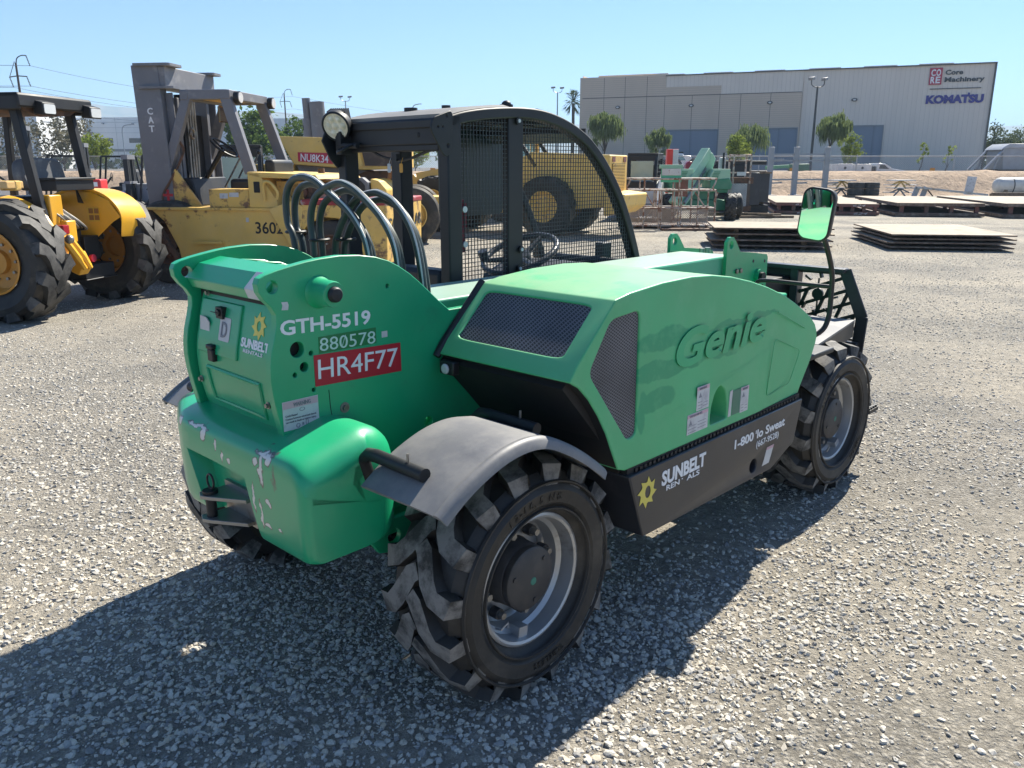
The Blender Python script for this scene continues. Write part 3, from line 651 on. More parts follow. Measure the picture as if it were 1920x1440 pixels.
M_BOOM = mat('pale green boom paint', (.05, .36, .21), .45, var=.08, dust=.15, dc=(.35, .45, .37), layers=[((.26, .37, .30), _sunlit_top)])
M_BLACK = mat('black painted steel', (.007, .008, .010), .52, var=.2, dust=.10, dc=(.06, .06, .06), ds=5)
M_BLK2 = mat('dark grey skirt steel', (.022, .024, .03), .36, var=.15, dust=.22, dc=(.075, .075, .08), ds=2.5, c2=(.045, .045, .05), s=3, lo=.55, hi=.7)
M_DARK = mat('dark underside', (.010, .010, .011), .7, dust=.2, dc=(.05, .045, .04))
M_ROOFTOP = mat('dusty roof sheet', (.17, .165, .155), .6, var=.2, dust=.5, dc=(.34, .32, .28), ds=2)
M_PLASTIC = mat('grey weathered plastic', (.125, .128, .138), .55, var=.15, c2=(.19, .187, .182), s=4, dust=.35, dc=(.25, .238, .22), bump=.04, bs=40)
M_RUB = mat('tyre rubber', (.013, .0125, .012), .6, var=.3, c2=(.07, .06, .047), s=5, lo=.52, hi=.72, bump=.12, bs=60, dust=.35, dc=(.07, .06, .048), ds=6)
M_LUG = mat('worn tyre lug', (.035, .034, .032), .75, var=.3, c2=(.20, .19, .175), s=9, lo=.40, hi=.56, bump=.2, bs=90)
M_SILVER = mat('silver wheel paint', (.42, .43, .44), .38, .55, var=.12, c2=(.13, .11, .09), s=5, lo=.58, hi=.72, dust=.3, dc=(.28, .25, .2))
M_HUB = mat('black hub casting', (.028, .028, .030), .5, var=.3, c2=(.055, .05, .046), s=12, dust=.25, dc=(.08, .075, .07))
M_STEEL = mat('bare steel', (.30, .29, .27), .42, .75, c2=(.16, .11, .07), s=8, lo=.52, hi=.7)
M_WHITE = mat('white vinyl', (.74, .76, .78), .4, var=.05)
M_DWHITE = mat('faded label', (.52, .53, .53), .5, var=.12, c2=(.40, .40, .42), s=20, lo=.5, hi=.7)
M_INK = mat('faded print', (.20, .21, .24), .6)
M_PINK = mat('faded warning stripe', (.55, .36, .40), .6)
M_RED = mat('red lot label', (.42, .012, .025), .42, var=.05)
M_YEL = mat('yellow vinyl', (.66, .56, .10), .4, var=.06)
M_HOSE = mat('hydraulic hose', (.022, .035, .033), .42, dust=.35, dc=(.10, .12, .115))
M_GLASS = mat('lamp lens', (.62, .58, .42), .12, c2=(.78, .74, .60), s=40, coat=.6)
def grille_mat(name, a, bb, sc_, thr=.5):
    m, nt, b, co = newmat(name); L = nt.links
    w = []
    for rot in (R(30), R(-30)):
        t = _n(nt, 'ShaderNodeTexWave', wave_type='BANDS', bands_direction='Z'); L.new(_map(nt, co, (1, 1, 1), (rot, rot * .9, 0)), t.inputs[0]); t.inputs['Scale'].default_value = sc_; w.append(t.outputs['Fac'])
    k = _range(nt, _math(nt, 'MAXIMUM', w[0], w[1]), thr, thr + .25)
    k = _math(nt, 'MULTIPLY', k, _range(nt, _noise(nt, co, 5, 3), .3, .7, .55, 1))
    L.new(_mix(nt, k, a, bb), b.inputs['Base Color']); b.inputs['Roughness'].default_value = .6
    return m
M_GRILLE = grille_mat('perforated grille', (.012, .012, .014), (.17, .165, .18), 38, .62)

# ---------------------------------------------------------------- wheels
def tyre_mb(Ro, W, Rr, nlug, lh, lw=.30, twist=1, sidebulge=.02):
    """rubber carcass with slanted bar lugs; axis along y, outer side at -y"""
    b = MB(); h = W / 2; Rc = Ro - lh
    b.lathe([(Rr, -h * .78), (Rr + .02, -h * .86), (Rr + (Rc - Rr) * .35, -h - sidebulge * .7), (Rr + (Rc - Rr) * .62, -h - sidebulge), (Rc - .028, -h - sidebulge * .2), (Rc - .004, -h * .84), (Rc + .004, -h * .4),
             (Rc + .006, 0), (Rc + .004, h * .4), (Rc - .004, h * .84), (Rc - .028, h + sidebulge * .2), (Rr + (Rc - Rr) * .62, h + sidebulge), (Rr + .02, h * .86), (Rr, h * .78)], n=72)
    # raised rings on the sidewall
    for rr_, w_ in ((Rr + (Rc - Rr) * .22, .006), (Rr + (Rc - Rr) * .80, .006)):
        yo = -h - sidebulge * (.62 if rr_ < (Rr + Rc) / 2 else .75)
        b.lathe([(rr_ - w_, yo + .004), (rr_ - w_ * .4, yo - .004), (rr_ + w_ * .4, yo - .004), (rr_ + w_, yo + .004)], n=72)
    p = 2 * math.pi / nlug
    for sgn in (-1, 1):
        for i in range(nlug):
            t0 = p * (i + (.5 if sgn > 0 else 0)); d = twist
            jit = random.uniform(-.01, .01)
            path = [(-.06 * h, 0), (.10 * h, .10 * p), (.40 * h, .62 * p), (.62 * h, .86 * p), (1.0 * h, .98 * p)]
            wd_ = [lw * .82, lw * .95, lw, lw, lw * 1.1]
            top = []; bot = []
            for k, (y, a) in enumerate(path):
                y = y * sgn; hw = wd_[k] * p / 2; th = t0 + d * a + jit
                rt = Ro - (.012 if k == len(path) - 1 else 0); rb = Rc - .012
                # width measured square to the bar
                dirs = (path[min(k + 1, 4)][0] - path[max(k - 1, 0)][0], (path[min(k + 1, 4)][1] - path[max(k - 1, 0)][1]) * Ro)
                ln = math.hypot(*dirs); nx = dirs[1] / ln; nt_ = dirs[0] / ln
                q = hw * Ro
                for r_, kk, lst in ((rt, 1, top), (rb, 1.22, bot)):
                    lst.append([( y - sgn * q * nx * kk * e, th + d * q * nt_ * kk * e / Ro, r_) for e in (-1, 1)])
            # shoulder drop
            y = sgn * (h + sidebulge * .55); th = t0 + d * 1.0 * p + jit; q = wd_[4] * p / 2
            top.append([(y, th - d * q, Rc - .045), (y, th + d * q, Rc - .045)]); bot.append([(sgn * h * .9, th - d * q * 1.2, Rc - .05), (sgn * h * .9, th + d * q * 1.2, Rc - .05)])
            def P(c): return (c[2] * math.cos(c[1]), c[0], c[2] * math.sin(c[1]))
            b.loft([[P(t[0]), P(t[1])] for t in top], 1, False, False); b.loft([[P(t[1]), P(u[1]), P(u[0]), P(t[0])] for t, u in zip(top, bot)], 0, False, False)
            t, u = top[0], bot[0]; b.add([P(t[0]), P(t[1]), P(u[1]), P(u[0])], [(0, 1, 2, 3)]); t, u = top[-1], bot[-1]; b.add([P(t[0]), P(t[1]), P(u[1]), P(u[0])], [(0, 1, 2, 3)])
    return b
def plain_tyre_mb(Ro, W, Rr, grooves=0):
    b = MB(); h = W / 2; pr = [(Rr, -h * .75), (Rr + (Ro - Rr) * .3, -h * .98), (Rr + (Ro - Rr) * .6, -h), (Ro - .04, -h * .9), (Ro - .008, -h * .68)]
    if grooves:
        for i in range(grooves):
            y = -h * .6 + 1.2 * h * i / grooves; pr += [(Ro, y), (Ro, y + h * .8 / grooves), (Ro - .015, y + h * .84 / grooves), (Ro - .015, y + h * 1.12 / grooves)]
    else: pr += [(Ro, 0)]
    pr += [(Ro - .008, h * .68), (Ro - .04, h * .9), (Rr + (Ro - Rr) * .6, h), (Rr + (Ro - Rr) * .3, h * .98), (Rr, h * .75)]
    return b.lathe(pr, n=48)
def rim_mb(Rr, W, dish, disc_y, nb, rb, hubr):
    """wheel: flange, stepped barrel, disc with bolts"""
    b = MB(); h = W / 2
    b.lathe([(Rr + .006, -h * .80), (Rr + .004, -h * .84), (Rr - .004, -h * .86), (Rr - .012, -h * .83), (Rr - .014, -h * .74), (Rr - .020, -h * .50), (Rr - .034, -h * .42), (Rr - .040, -h * .10), (Rr - .055, -h * .02), (Rr - .055, disc_y + .02), (Rr - .055, h * .8), (Rr, h * .85)], n=64)
    b.lathe([(Rr - .05, disc_y + .005), (Rr - .10, disc_y - .015), (hubr, disc_y - .015), (hubr, disc_y + .02), (Rr - .05, disc_y + .02)], n=64)
    return b

# ---------------------------------------------------------------- the green telehandler
T = thing('telehandler', 'green and black compact telehandler in the foreground with an open cab and SUNBELT lettering', 'telehandler', (-.5075, 2.8808, 0), 46.623)
WB, HUBZ = 2.3426, .385
def tele_wheel():
    w = rim_mb(.2155, .29, 0, .0, 8, .13, .08)
    w.box(-.02, .02, -.105, -.06, -.205, -.165)
    w.tube([(-.10, -.075, -.155), (-.10, -.10, -.15), (-.085, -.11, -.125), (-.07, -.10, -.15)], .004, 6)
    o = w.build('wheel', [M_SILVER], T, 40)
    st = tyre_mb(.398, .285, .21, 16, .037, .40, 1)
    for txt, a0, rr_, hh in (('12-16.5 NHS', 128, .272, .024), ('TUBELESS', 300, .272, .02)):
        for i, ch in enumerate(txt):
            if ch == ' ': continue
            a = R(a0 - i * hh * 200 / 1.0 * .95); ra = Vector((math.cos(a), 0, math.sin(a)))
            st.text(ch, ra * rr_ + Vector((0, -.1615, 0)), Vector((math.sin(a), 0, -math.cos(a))), ra, hh, .01, .0015)
    st.build('tyre', [M_RUB, M_LUG], o, 30, .005, 2, bang=40, weld=True)
    h = MB(); h.lathe([(1e-4, -.115), (.098, -.115), (.105, -.110), (.107, -.095), (.103, -.085), (.107, -.08), (.110, -.02), (.118, -.01), (.118, .05)], n=40)
    for k in range(8):
        a = R(45 * k + 20); c = (.142 * math.cos(a), 0, .142 * math.sin(a)); h.cyl((c[0], -.02, c[2]), (c[0], -.05, c[2]), .019, n=14); h.cyl((c[0], -.05, c[2]), (c[0], -.07, c[2]), .013, .012, 6, 1)
    for k in range(3):
        a = R(120 * k + 50); h.cyl((.08 * math.cos(a), -.113, .08 * math.sin(a)), (.08 * math.cos(a), -.119, .08 * math.sin(a)), .008, n=8)
    h.lathe([(1e-4, -.1165), (.012, -.1165), (.014, -.1145)], n=14, c=(.012, 0, -.01), mat=2)
    h.build('hub', [M_HUB, M_STEEL, mat('green paint dab', (.03, .16, .11), .5)], o, 40)
    return o
w0 = tele_wheel(); w0.location = (0, -.668, HUBZ); w0.rotation_euler = (0, R(8), R(-.4))
w1 = dup(w0, T, (WB, -.668, HUBZ)); w1.rotation_euler = (0, R(-31), R(-1.7))
w2 = dup(w0, T, (0, .668, HUBZ)); w2.rotation_euler = (0, R(77), R(180))
w3 = dup(w0, T, (WB, .668, HUBZ)); w3.rotation_euler = (0, R(20), R(180))

# tower plates and frame
outl = [(-.45, .52), (-.50, .70), (-.536, .866), (-.552, .943), (-.561, .998), (-.565, 1.047), (-.563, 1.09), (-.556, 1.13), (-.544, 1.17), (-.534, 1.207), (-.532, 1.236), (-.546, 1.262), (-.567, 1.284), (-.581, 1.306), (-.584, 1.330), (-.577, 1.346), (-.56, 1.354),
        (-.521, 1.364), (-.473, 1.373), (-.424, 1.381), (-.378, 1.386), (-.307, 1.390), (-.234, 1.386), (-.173, 1.376), (-.122, 1.360), (-.08, 1.339), (-.036, 1.311), (.002, 1.281), (.042, 1.247), (.085, 1.21), (.132, 1.172), (.30, 1.172), (.42, 1.172), (.42, .60), (.28, .52)]
hl = [circ(-.472, 1.127, .0235), circ(-.452, 1.071, .0145), circ(-.426, 1.109, .0075, 12), circ(-.485, 1.052, .0075, 12), circ(-.424, .995, .007, 12), circ(-.13, 1.28, .007, 12), circ(-.539, 1.318, .0185), circ(.026, .79, .019)]
b = MB(); b.plate(outl, hl, -.275, -.245, bevel=.002); b.build('tower_plate', M_GREEN, T, 20)
b = MB(); b.plate(outl, [circ(-.539, 1.318, .0185), circ(-.13, 1.28, .007, 12)], .245, .275, bevel=.002); b.build('tower_plate', M_GREEN, T, 20)
# frame box between, axles
b = MB(); b.box(-.30, 2.7, -.235, .235, .40, .62); b.box(-.3, .30, -.24, .24, .62, .80); b.box(.30, 2.35, -.24, .24, .62, .86); b.box(2.30, 2.72, -.30, .30, .40, .95)
b.build('chassis', M_GREEN, T, 30, .01)
for x in (0, WB):
    b = MB(); b.cyl((x, -.60, HUBZ), (x, .60, HUBZ), .085, n=20); b.ball((x, .1, HUBZ), .17, .17, .17, 10); b.box(x - .06, x + .06, -.56, -.5, .25, .52); b.box(x - .06, x + .06, .5, .56, .25, .52)
    b.cyl((x - .14, -.5, HUBZ - .02), (x - .14, .5, HUBZ - .02), .03, n=12)
    b.build('axle', M_DARK, T, 40, .008)
# boom pivot boss with black cap
for s in (-1, 1):
    b = MB(); b.lathe([(.042, s * .272), (.050, s * .276), (.0405, s * .290), (.0385, s * .345), (.036, s * .352), (.0235, s * .352)], (-.385, 0, 1.289), n=32); b.build('pivot_boss', M_GREEN, T, 40)
    b = MB(); b.lathe([(.0235, s * .34), (.0225, s * .362), (.018, s * .367), (1e-4, s * .369)], (-.385, 0, 1.289), n=28); b.build('pin_cap', M_BLACK, T, 40)
# inner lugs of the boom foot
b = MB()
for y in (-.10, .02, .12): b.plate([(-.50, 1.30), (-.46, 1.34), (-.40, 1.358), (-.33, 1.35), (-.2, 1.30), (.05, 1.20), (.05, 1.05), (-.45, 1.2)], [], y, y + .02)
b.cyl((-.385, -.25, 1.289), (-.385, .25, 1.289), .045, n=20); b.build('boom_foot', M_GREEN, T, 30)
# bolts on the plates
b = MB(); b.cyl((-.318, -.274, .917), (-.318, -.278, .917), .017, n=20); b.cyl((-.318, -.278, .917), (-.318, -.285, .917), .010, n=6); b.build('frame_bolt', M_STEEL, T, 30)
# weld line on the plate
b = MB(); b.tube([(-.372, -.2755, .985), (-.370, -.2755, .93), (-.366, -.2755, .90), (-.36, -.2755, .86)], .0012, 5); b.build('weld_seam', M_DARK, T, 0)

# rear door between the plates
prof = [(-.495, 1.262), (-.505, 1.235), (-.515, 1.20), (-.526, 1.15), (-.538, 1.10), (-.543, 1.05), (-.541, 1.0), (-.535, .95), (-.524, .90), (-.512, .86)]
pr = [tuple(p) for p in spl(prof, 3)]
b = MB(); b.loft([[(x, y, z) for x, z in pr] + [(x + .03, y, z) for x, z in reversed(pr)] for y in (.228, .10, 0, -.10, -.235)])
b.build('rear_door', M_GREEN, T, 40, .004)
def doorx(z):
    for (x0, z0), (x1, z1) in zip(pr, pr[1:]):
        if z1 <= z <= z0: return x0 + (x1 - x0) * (z0 - z) / (z0 - z1)
    return pr[0][0] if z > pr[0][1] else pr[-1][0]
def patchdoor(b, y0, y1, z0, z1, t, mat=0, r=.012, off=0):
    poly = rrect(min(y0, y1), max(y0, y1), z0, z1, r, 3); n = len(poly)
    v = [(doorx(z) - t - off, y, z) for y, z in poly] + [(doorx(z) + .01 - off, y, z) for y, z in poly]
    b.add(v, [tuple(range(n)), tuple(range(n, 2 * n))[::-1]] + [(i, n + i, n + (i + 1) % n, (i + 1) % n) for i in range(n)], mat)
def strips(b, y0, y1, z0, z1, t, mat=0, off=0):
    zs = np.linspace(z1, z0, 8)
    b.loft([[(doorx(z) - t - off, y0, z), (doorx(z) - t - off, y1, z), (doorx(z) + .008, y1, z), (doorx(z) + .008, y0, z)] for z in zs], mat)
b = MB(); strips(b, -.045, .205, 1.068, 1.236, .007); b.build('battery_hatch', M_GREEN, T, 40, .003)
b = MB(); b.box(-.535, -.515, .045, .085, 1.185, 1.222); b.cyl((-.532, .066, 1.205), (-.541, .066, 1.205), .012, n=14); b.box(-.543, -.54, .06, .105, 1.2035, 1.2065); b.build('hatch_lock', M_BLACK, T, 30, .003)
b = MB(); b.box(-.562, -.54, .082, .122, 1.085, 1.10); b.box(-.559, -.54, .085, .12, 1.045, 1.085); b.build('hatch_latch', M_BLACK, T, 30, .004)
b = MB(); rim = []
for (y, z) in ((-.17, .905), (-.17, 1.015), (.155, 1.02), (.145, .91)): rim.append((doorx(z) - .002, y, z))
rr_ = []
for i in range(4):
    a, c = Vector(rim[i]), Vector(rim[(i + 1) % 4])
    for k in range(6):
        q = a.lerp(c, k / 6); rr_.append((doorx(q.z) - .001, q.y, q.z))
b.tube(rr_, .006, 6, closed=True); b.build('panel_rib', M_GREEN, T, 50)
for y, z in ((.19, 1.252), (-.225, 1.25), (.215, .966), (-.2, .955)):
    b = MB(); x = doorx(min(z, 1.26)); b.cyl((x - .001, y, z), (x - .004, y, z), .011, n=14); b.cyl((x - .004, y, z), (x - .012, y, z), .0075, n=6); b.build('door_bolt', M_STEEL, T, 30)
# top cover with dark slot
b = MB(); b.prism([(-.53, 1.268), (-.545, 1.30), (-.50, 1.345), (-.42, 1.362), (-.42, 1.34), (-.47, 1.30), (-.47, 1.268)], -.24, .24, 'y'); b.build('top_cover', M_GREEN, T, 30, .004)
b = MB(); b.prism([(-.5465, 1.3005), (-.5455, 1.304), (-.5018, 1.3475), (-.50, 1.345), (-.5440, 1.300), (-.534, 1.272), (-.5355, 1.272)], -.21, -.13, 'y'); b.build('worn_sticker', M_DWHITE, T, 0)
b = MB(); b.box(-.50, -.30, -.24, .24, .88, 1.26); b.build('door_cavity', M_DARK, T, 0)

# counterweight
secs = []
def cwprof(y):
    a = abs(y); k = max(0, (a - .40) / .14); k = min(1, k); xr = -.628 + .10 * k ** 1.6; top = .862 - .02 * k
    return xr, top
b = MB()
ys = [-.505, -.5045, -.503, -.50, -.495, -.488, -.48, -.47, -.455, -.44, -.42, -.38, -.25, 0, .15, .20, .25, .30, .36, .42, .455, .47, .48, .488, .495, .50, .5045, .505]
for y in ys:
    a = abs(y); c1 = .032 - math.sqrt(max(0, .032 ** 2 - max(0, a - .473) ** 2)); c2 = .10 - math.sqrt(max(0, .10 ** 2 - max(0, a - .405) ** 2)); c3 = .085 - math.sqrt(max(0, .085 ** 2 - max(0, a - .42) ** 2))
    xr = -.630 + (c1 if y < 0 else .13 * max(0, (y - .2) / .30) ** 1.3 + c1); zt = -c3; xf = -.265 - c2
    q = spl([(xr + .03, .555), (xr + .010, .572), (xr + .003, .66), (xr, .76), (xr + .001, .825 + zt), (xr + .016, .852 + zt), (xr + .05, .866 + zt), (xr + .11, .880 + zt), (-.45, .897 + zt), (-.40, .906 + zt), (xf - .085, .900 + zt), (xf - .045, .880 + zt), (xf - .012, .838 + zt), (xf, .77 + zt), (xf, .68), (xf - .004, .60), (xf - .02, .562), (-.42, .555)], 3)
    secs.append([(u.x, y, u.y) for u in q])
def _shr(S, k):
    cx = sum(v[0] for v in S) / len(S); cz = sum(v[2] for v in S) / len(S); return [(cx + (v[0] - cx) * k, v[1], cz + (v[2] - cz) * k) for v in S]
secs = [_shr(secs[0], .5), _shr(secs[0], .9)] + secs + [_shr(secs[-1], .9), _shr(secs[-1], .5)]
b.loft(secs); cw = b.build('counterweight', M_CW, T, 50, 0)
# tow recess, hitch holes
k = MB(); k.loft([[(-.70, y0, z0) for y0, z0 in ((.215, .775), (-.22, .765), (-.33, .50), (.10, .50))], [(-.57, y0, z0) for y0, z0 in ((.15, .735), (-.16, .735), (-.24, .50), (.06, .50))]])
boolean(cw, k)
k = MB(); k.lathe([(1e-4, -.7), (.019, -.7), (.019, -.5), (1e-4, -.5)], (0, -.195, .665), 'x', 20); 
boolean(cw, k)
cw.data.shade_smooth(); cw.data.set_sharp_from_angle(angle=R(42))
for p in cw.data.polygons:
    if abs(p.normal.y) > .995 and abs(p.center.y) > .49: p.use_smooth = False
b = MB(); b.plate([(-.30, .575), (-.20, .575), (-.20, .52), (-.22, .475), (-.27, .46), (-.33, .475), (-.36, .52), (-.36, .575)], [circ(-.27, .515, .025, 14)], -.44, -.42); b.build('tie_down_lug', M_GREEN, T, 30)
# hitch: two plates, back plate, pin with ring
b = MB(); hy = -.05
tri = [(-.565, hy + .075), (-.565, hy - .09), (-.605, hy - .09), (-.672, hy + .02), (-.685, hy + .05), (-.672, hy + .08), (-.63, hy + .078)]
b.plate(tri, [], .640, .652, 'z', .001); b.plate(tri, [], .562, .574, 'z', .001); b.box(-.582, -.566, hy - .105, hy + .085, .553, .668); b.build('tow_hitch', M_STEEL, T, 30)
b = MB(); b.cyl((-.652, hy + .047, .545), (-.652, hy + .047, .655), .0165, n=20); b.cyl((-.652, hy + .047, .653), (-.652, hy + .047, .663), .024, n=20)
b.tube([(-.652 + .004, hy + .047 + .021 * math.cos(t), .690 + .024 * math.sin(t)) for t in np.linspace(0, 6.28, 20)[:-1]], .0035, 8, closed=True); b.build('hitch_pin', M_BLACK, T, 40)

# boom
b = MB(); b.box(-.12, 2.30, -.16, .16, .92, 1.188); b.build('boom', M_BOOM, T, 30, .012, 3)
b = MB(); b.box(-.35, .35, -.13, .13, .98, 1.16); b.build('boom_tail', M_GREEN, T, 30, .01)
ho = [(2.20, 1.12), (2.20, 1.262), (2.225, 1.285), (2.26, 1.285), (2.29, 1.26), (2.345, 1.20), (2.50, 1.185), (2.655, 1.165), (2.67, 1.15), (2.67, .86), (2.20, .80)]
for y in (-.185, .165):
    b = MB(); b.plate(ho, [circ(2.243, 1.245, .021, 14)], y, y + .02, bevel=.0015); b.build('boom_head_plate', M_GREEN, T, 25)
b = MB(); b.box(2.24, 2.66, -.164, .164, .86, 1.14); b.build('boom_head', M_GREEN, T, 30, .01)
b = MB()
for x, z in ((2.31, 1.10), (2.355, 1.10)): b.cyl((x, -.185, z), (x, -.195, z), .014, n=6)
for x in (2.36, 2.42):
    for y in (-.09, .06): b.cyl((x, y, 1.14), (x, y, 1.205), .016, n=8)
b.build('head_bolt', M_STEEL, T, 30)
b = MB(); b.cyl((2.56, -.185, 1.05), (2.56, -.205, 1.05), .042, n=24, mat=1); b.cyl((2.56, -.205, 1.05), (2.56, -.225, 1.05), .026, n=20)
for x, z in ((2.48, .98), (2.63, .99), (2.50, 1.14), (2.635, 1.13)): b.cyl((x, -.185, z), (x, -.1865, z), .009, n=10)
b.build('head_pin', [M_BLACK, M_GREEN], T, 30)

# engine hood
side = [(.065, 1.030), (.10, 1.075), (.28, 1.252), (.36, 1.266), (.54, 1.280), (.72, 1.283), (.86, 1.275), (1.0, 1.256), (1.15, 1.225), (1.30, 1.186), (1.45, 1.138), (1.58, 1.088), (1.70, 1.035), (1.775, .998), (1.825, .965), (1.852, .932), (1.862, .90), (1.850, .865), (1.80, .79), (1.745, .732), (1.69, .667), (1.30, .668), (.80, .669), (.365, .671), (.325, .685), (.29, .755), (.255, .825), (.21, .895), (.16, .958), (.11, 1.005)]
b = MB(); n = len(side)
def inn(y):  # taper in plan towards the nose
    return y
for i, y in enumerate((-.87, -.29)):
    pass
v = [(x, -.87 + max(0, x - 1.45) * .05, z) for x, z in side] + [(x, -.29, z) for x, z in side]
b.add(v, [tuple(range(n))]); b.add(v, [tuple(range(n, 2 * n))[::-1]])
b.v = v; b.f = [tuple(range(n)), tuple(range(n, 2 * n))[::-1]] + [(i, (i + 1) % n, n + (i + 1) % n, n + i) for i in range(n)]
b.m = [0, 0] + [0 if i < 19 else 1 for i in range(n)]
hood = b.build('engine_hood', [M_HOOD, M_DARK], T, 50, .042, 5, bang=33)
hood.modifiers['bevel'].material = 0
# air intake openings, lift handle pocket
def lerp3(a, c, t): return tuple(a[i] + (c[i] - a[i]) * t for i in range(3))
sg = rpoly([(.262, 1.192), (.418, 1.205), (.422, .785), (.372, .775), (.158, 1.040)], .03)
k = MB(); k.prism(sg, -.95, -.858, 'y'); boolean(hood, k)
k = MB(); k.loft([[(x, y, z) for x, z in rpoly([(.895, .70), (.898, .775), (.925, .845), (.968, .874), (1.012, .845), (1.04, .775), (1.045, .70)], .02)] for y in (-.95,)] + [[(.97 + (x - .97) * .75, y, .70 + (z - .70) * .72 + .005) for x, z in rpoly([(.895, .70), (.898, .775), (.925, .845), (.968, .874), (1.012, .845), (1.04, .775), (1.045, .70)], .02)] for y in (-.80,)]); boolean(hood, k)
RF = lambda y, t: (.10 + .18 * t, y, 1.075 + .177 * t)      # slanted rear face: t 0 at the lip, 1 at the top
nrm = Vector((-.177, 0, .18)).normalized()
rg = rpoly([(-.335, .88), (-.80, .88), (-.80, .06), (-.335, .06)], .06)
k = MB(); k.loft([[tuple(Vector(RF(y, t)) + nrm * .05) for y, t in rg], [tuple(Vector(RF(y, t)) - nrm * .012) for y, t in rg]]); boolean(hood, k)
hood.data.shade_smooth(); hood.data.set_sharp_from_angle(angle=R(50))
b = MB(); b.prism(sg, -.8575, -.862, 'y'); b.build('side_grille', M_GRILLE, T, 0)
b = MB(); b.loft([[tuple(Vector(RF(y, t)) - nrm * .0115) for y, t in rg], [tuple(Vector(RF(y, t)) - nrm * .006) for y, t in rg]]); b.build('rear_grille', M_GRILLE, T, 0)
b = MB(); b.tube([(.285, -.285, 1.255), (.09, -.285, 1.06), (.06, -.285, 1.02)], .014, 8); b.build('hood_seal', M_BLACK, T, 40)
b = MB(); b.text('Genie', (.645, -.8705, .97), (1, 0, .02), (0, 0, 1), 
        .125, .03, .0009, shear=.25, width=.66, res=5); b.build('embossed_lettering', mat('moulded green lettering', (.045, .39, .165), .48, var=.08), T, 40, .0006, 2)
b = MB()
for a, c in (((1.40, -.871, 1.075), (1.70, -.86, .965)),): b.tube([a, c], .0025, 6)
pl = rpoly([(1.40, .965), (1.655, .875), (1.57, .74), (1.36, .72)], .03)
b.tube([(x, -.868, z) for x, z in pl], .0016, 6, closed=True); b.build('hood_crease', M_HOOD, T, 50)
# skirt under the hood
b = MB(); b.prism([(.37, .650), (1.69, .650), (1.635, .46), (1.43, .388), (.465, .402)], -.885, -.30, 'y'); sk = b.build('side_skirt', M_BLK2, T, 30, .006)
k = MB(); k.lathe([(1e-4, -.95), (.030, -.95), (.030, -.84), (1e-4, -.84)], (1.262, 0, .447), 'y', 24); boolean(sk, k)
b = MB(); b.box(.38, 1.685, -.868, -.30, .648, .672); b.build('skirt_shadow_line', M_DARK, T, 0)  # dark strip standing in for the shadow line of the recess step
b = MB()
for i in range(46): b.box(.42 + i * .027, .434 + i * .027, -.874, -.866, .652, .664)
b.build('shadow_teeth', M_BLACK, T, 0)  # black teeth of that shadow line, modelled as small bars
# inner arch panel behind the rear wheel
b = MB(); b.prism([(.14, 1.0), (.30, .78), (.40, .60), (.47, .41), (.62, .41), (.62, 1.05)], -.84, -.28, 'y'); b.prism([(.08, 1.0), (.14, 1.05), (.5, 1.1), (.5, .9), (.3, .76), (.22, .85)], -.83, -.28, 'y'); b.build('wheel_arch', M_DARK, T, 30)
# small lamp under the hood lip
b = MB(); b.box(.045, .075, -.385, -.315, .968, 1.015); b.cyl((.046, -.35, .99), (.035, -.35, .99), .018, n=16, mat=1); b.build('clearance_light', [M_BLACK, M_DWHITE], T, 30, .006)

# fenders
fp = [tuple(q) for q in spl([(-.475, .778), (-.40, .828), (-.32, .866), (-.235, .893), (-.145, .902), (-.06, .888), (.03, .845), (.11, .796), (.18, .745), (.22, .712)], 4)]
def fender(s):
    b = MB(); secs = []
    for i, (x, z) in enumerate(fp):
        a = fp[max(0, i - 1)]; c = fp[min(len(fp) - 1, i + 1)]; d = Vector((c[0] - a[0], c[1] - a[1])).normalized(); nx, nz = -d.y, d.x
        q = []
        for y, o in ((.56, 0), (.60, .010), (.85, .010), (.872, .006), (.878, .012), (.890, .012), (.903, .002), (.908, -.022), (.900, -.022), (.892, -.006), (.85, .002), (.56, -.008)): q.append((x + nx * o, s * (y if s < 0 else .36 + (y - .56)), z + nz * o))
        secs.append(q)
    b.loft(secs); o = b.build('fender', M_PLASTIC, T, 45)
    for (x0, z0, rx) in ((-.415, .848, -.06), (.035, .872, 0)):
        c = MB(); c.T = None if s < 0 else Matrix.Translation((0, -.2, 0)); c.tube([(x0 + .02, s * .50, z0 - .10), (x0 - .004, s * .50, z0 - .02), (x0, s * .525, z0), (x0, s * .56, z0 + .004), (x0, s * .77, z0)], .020, 12); c.cyl((x0, s * .70, z0 + .01), (x0, s * .70, z0 + .045), .004, n=8, mat=1); c.build('fender_bracket', [M_BLACK, M_STEEL], o, 40)
fender(-1); fender(1)

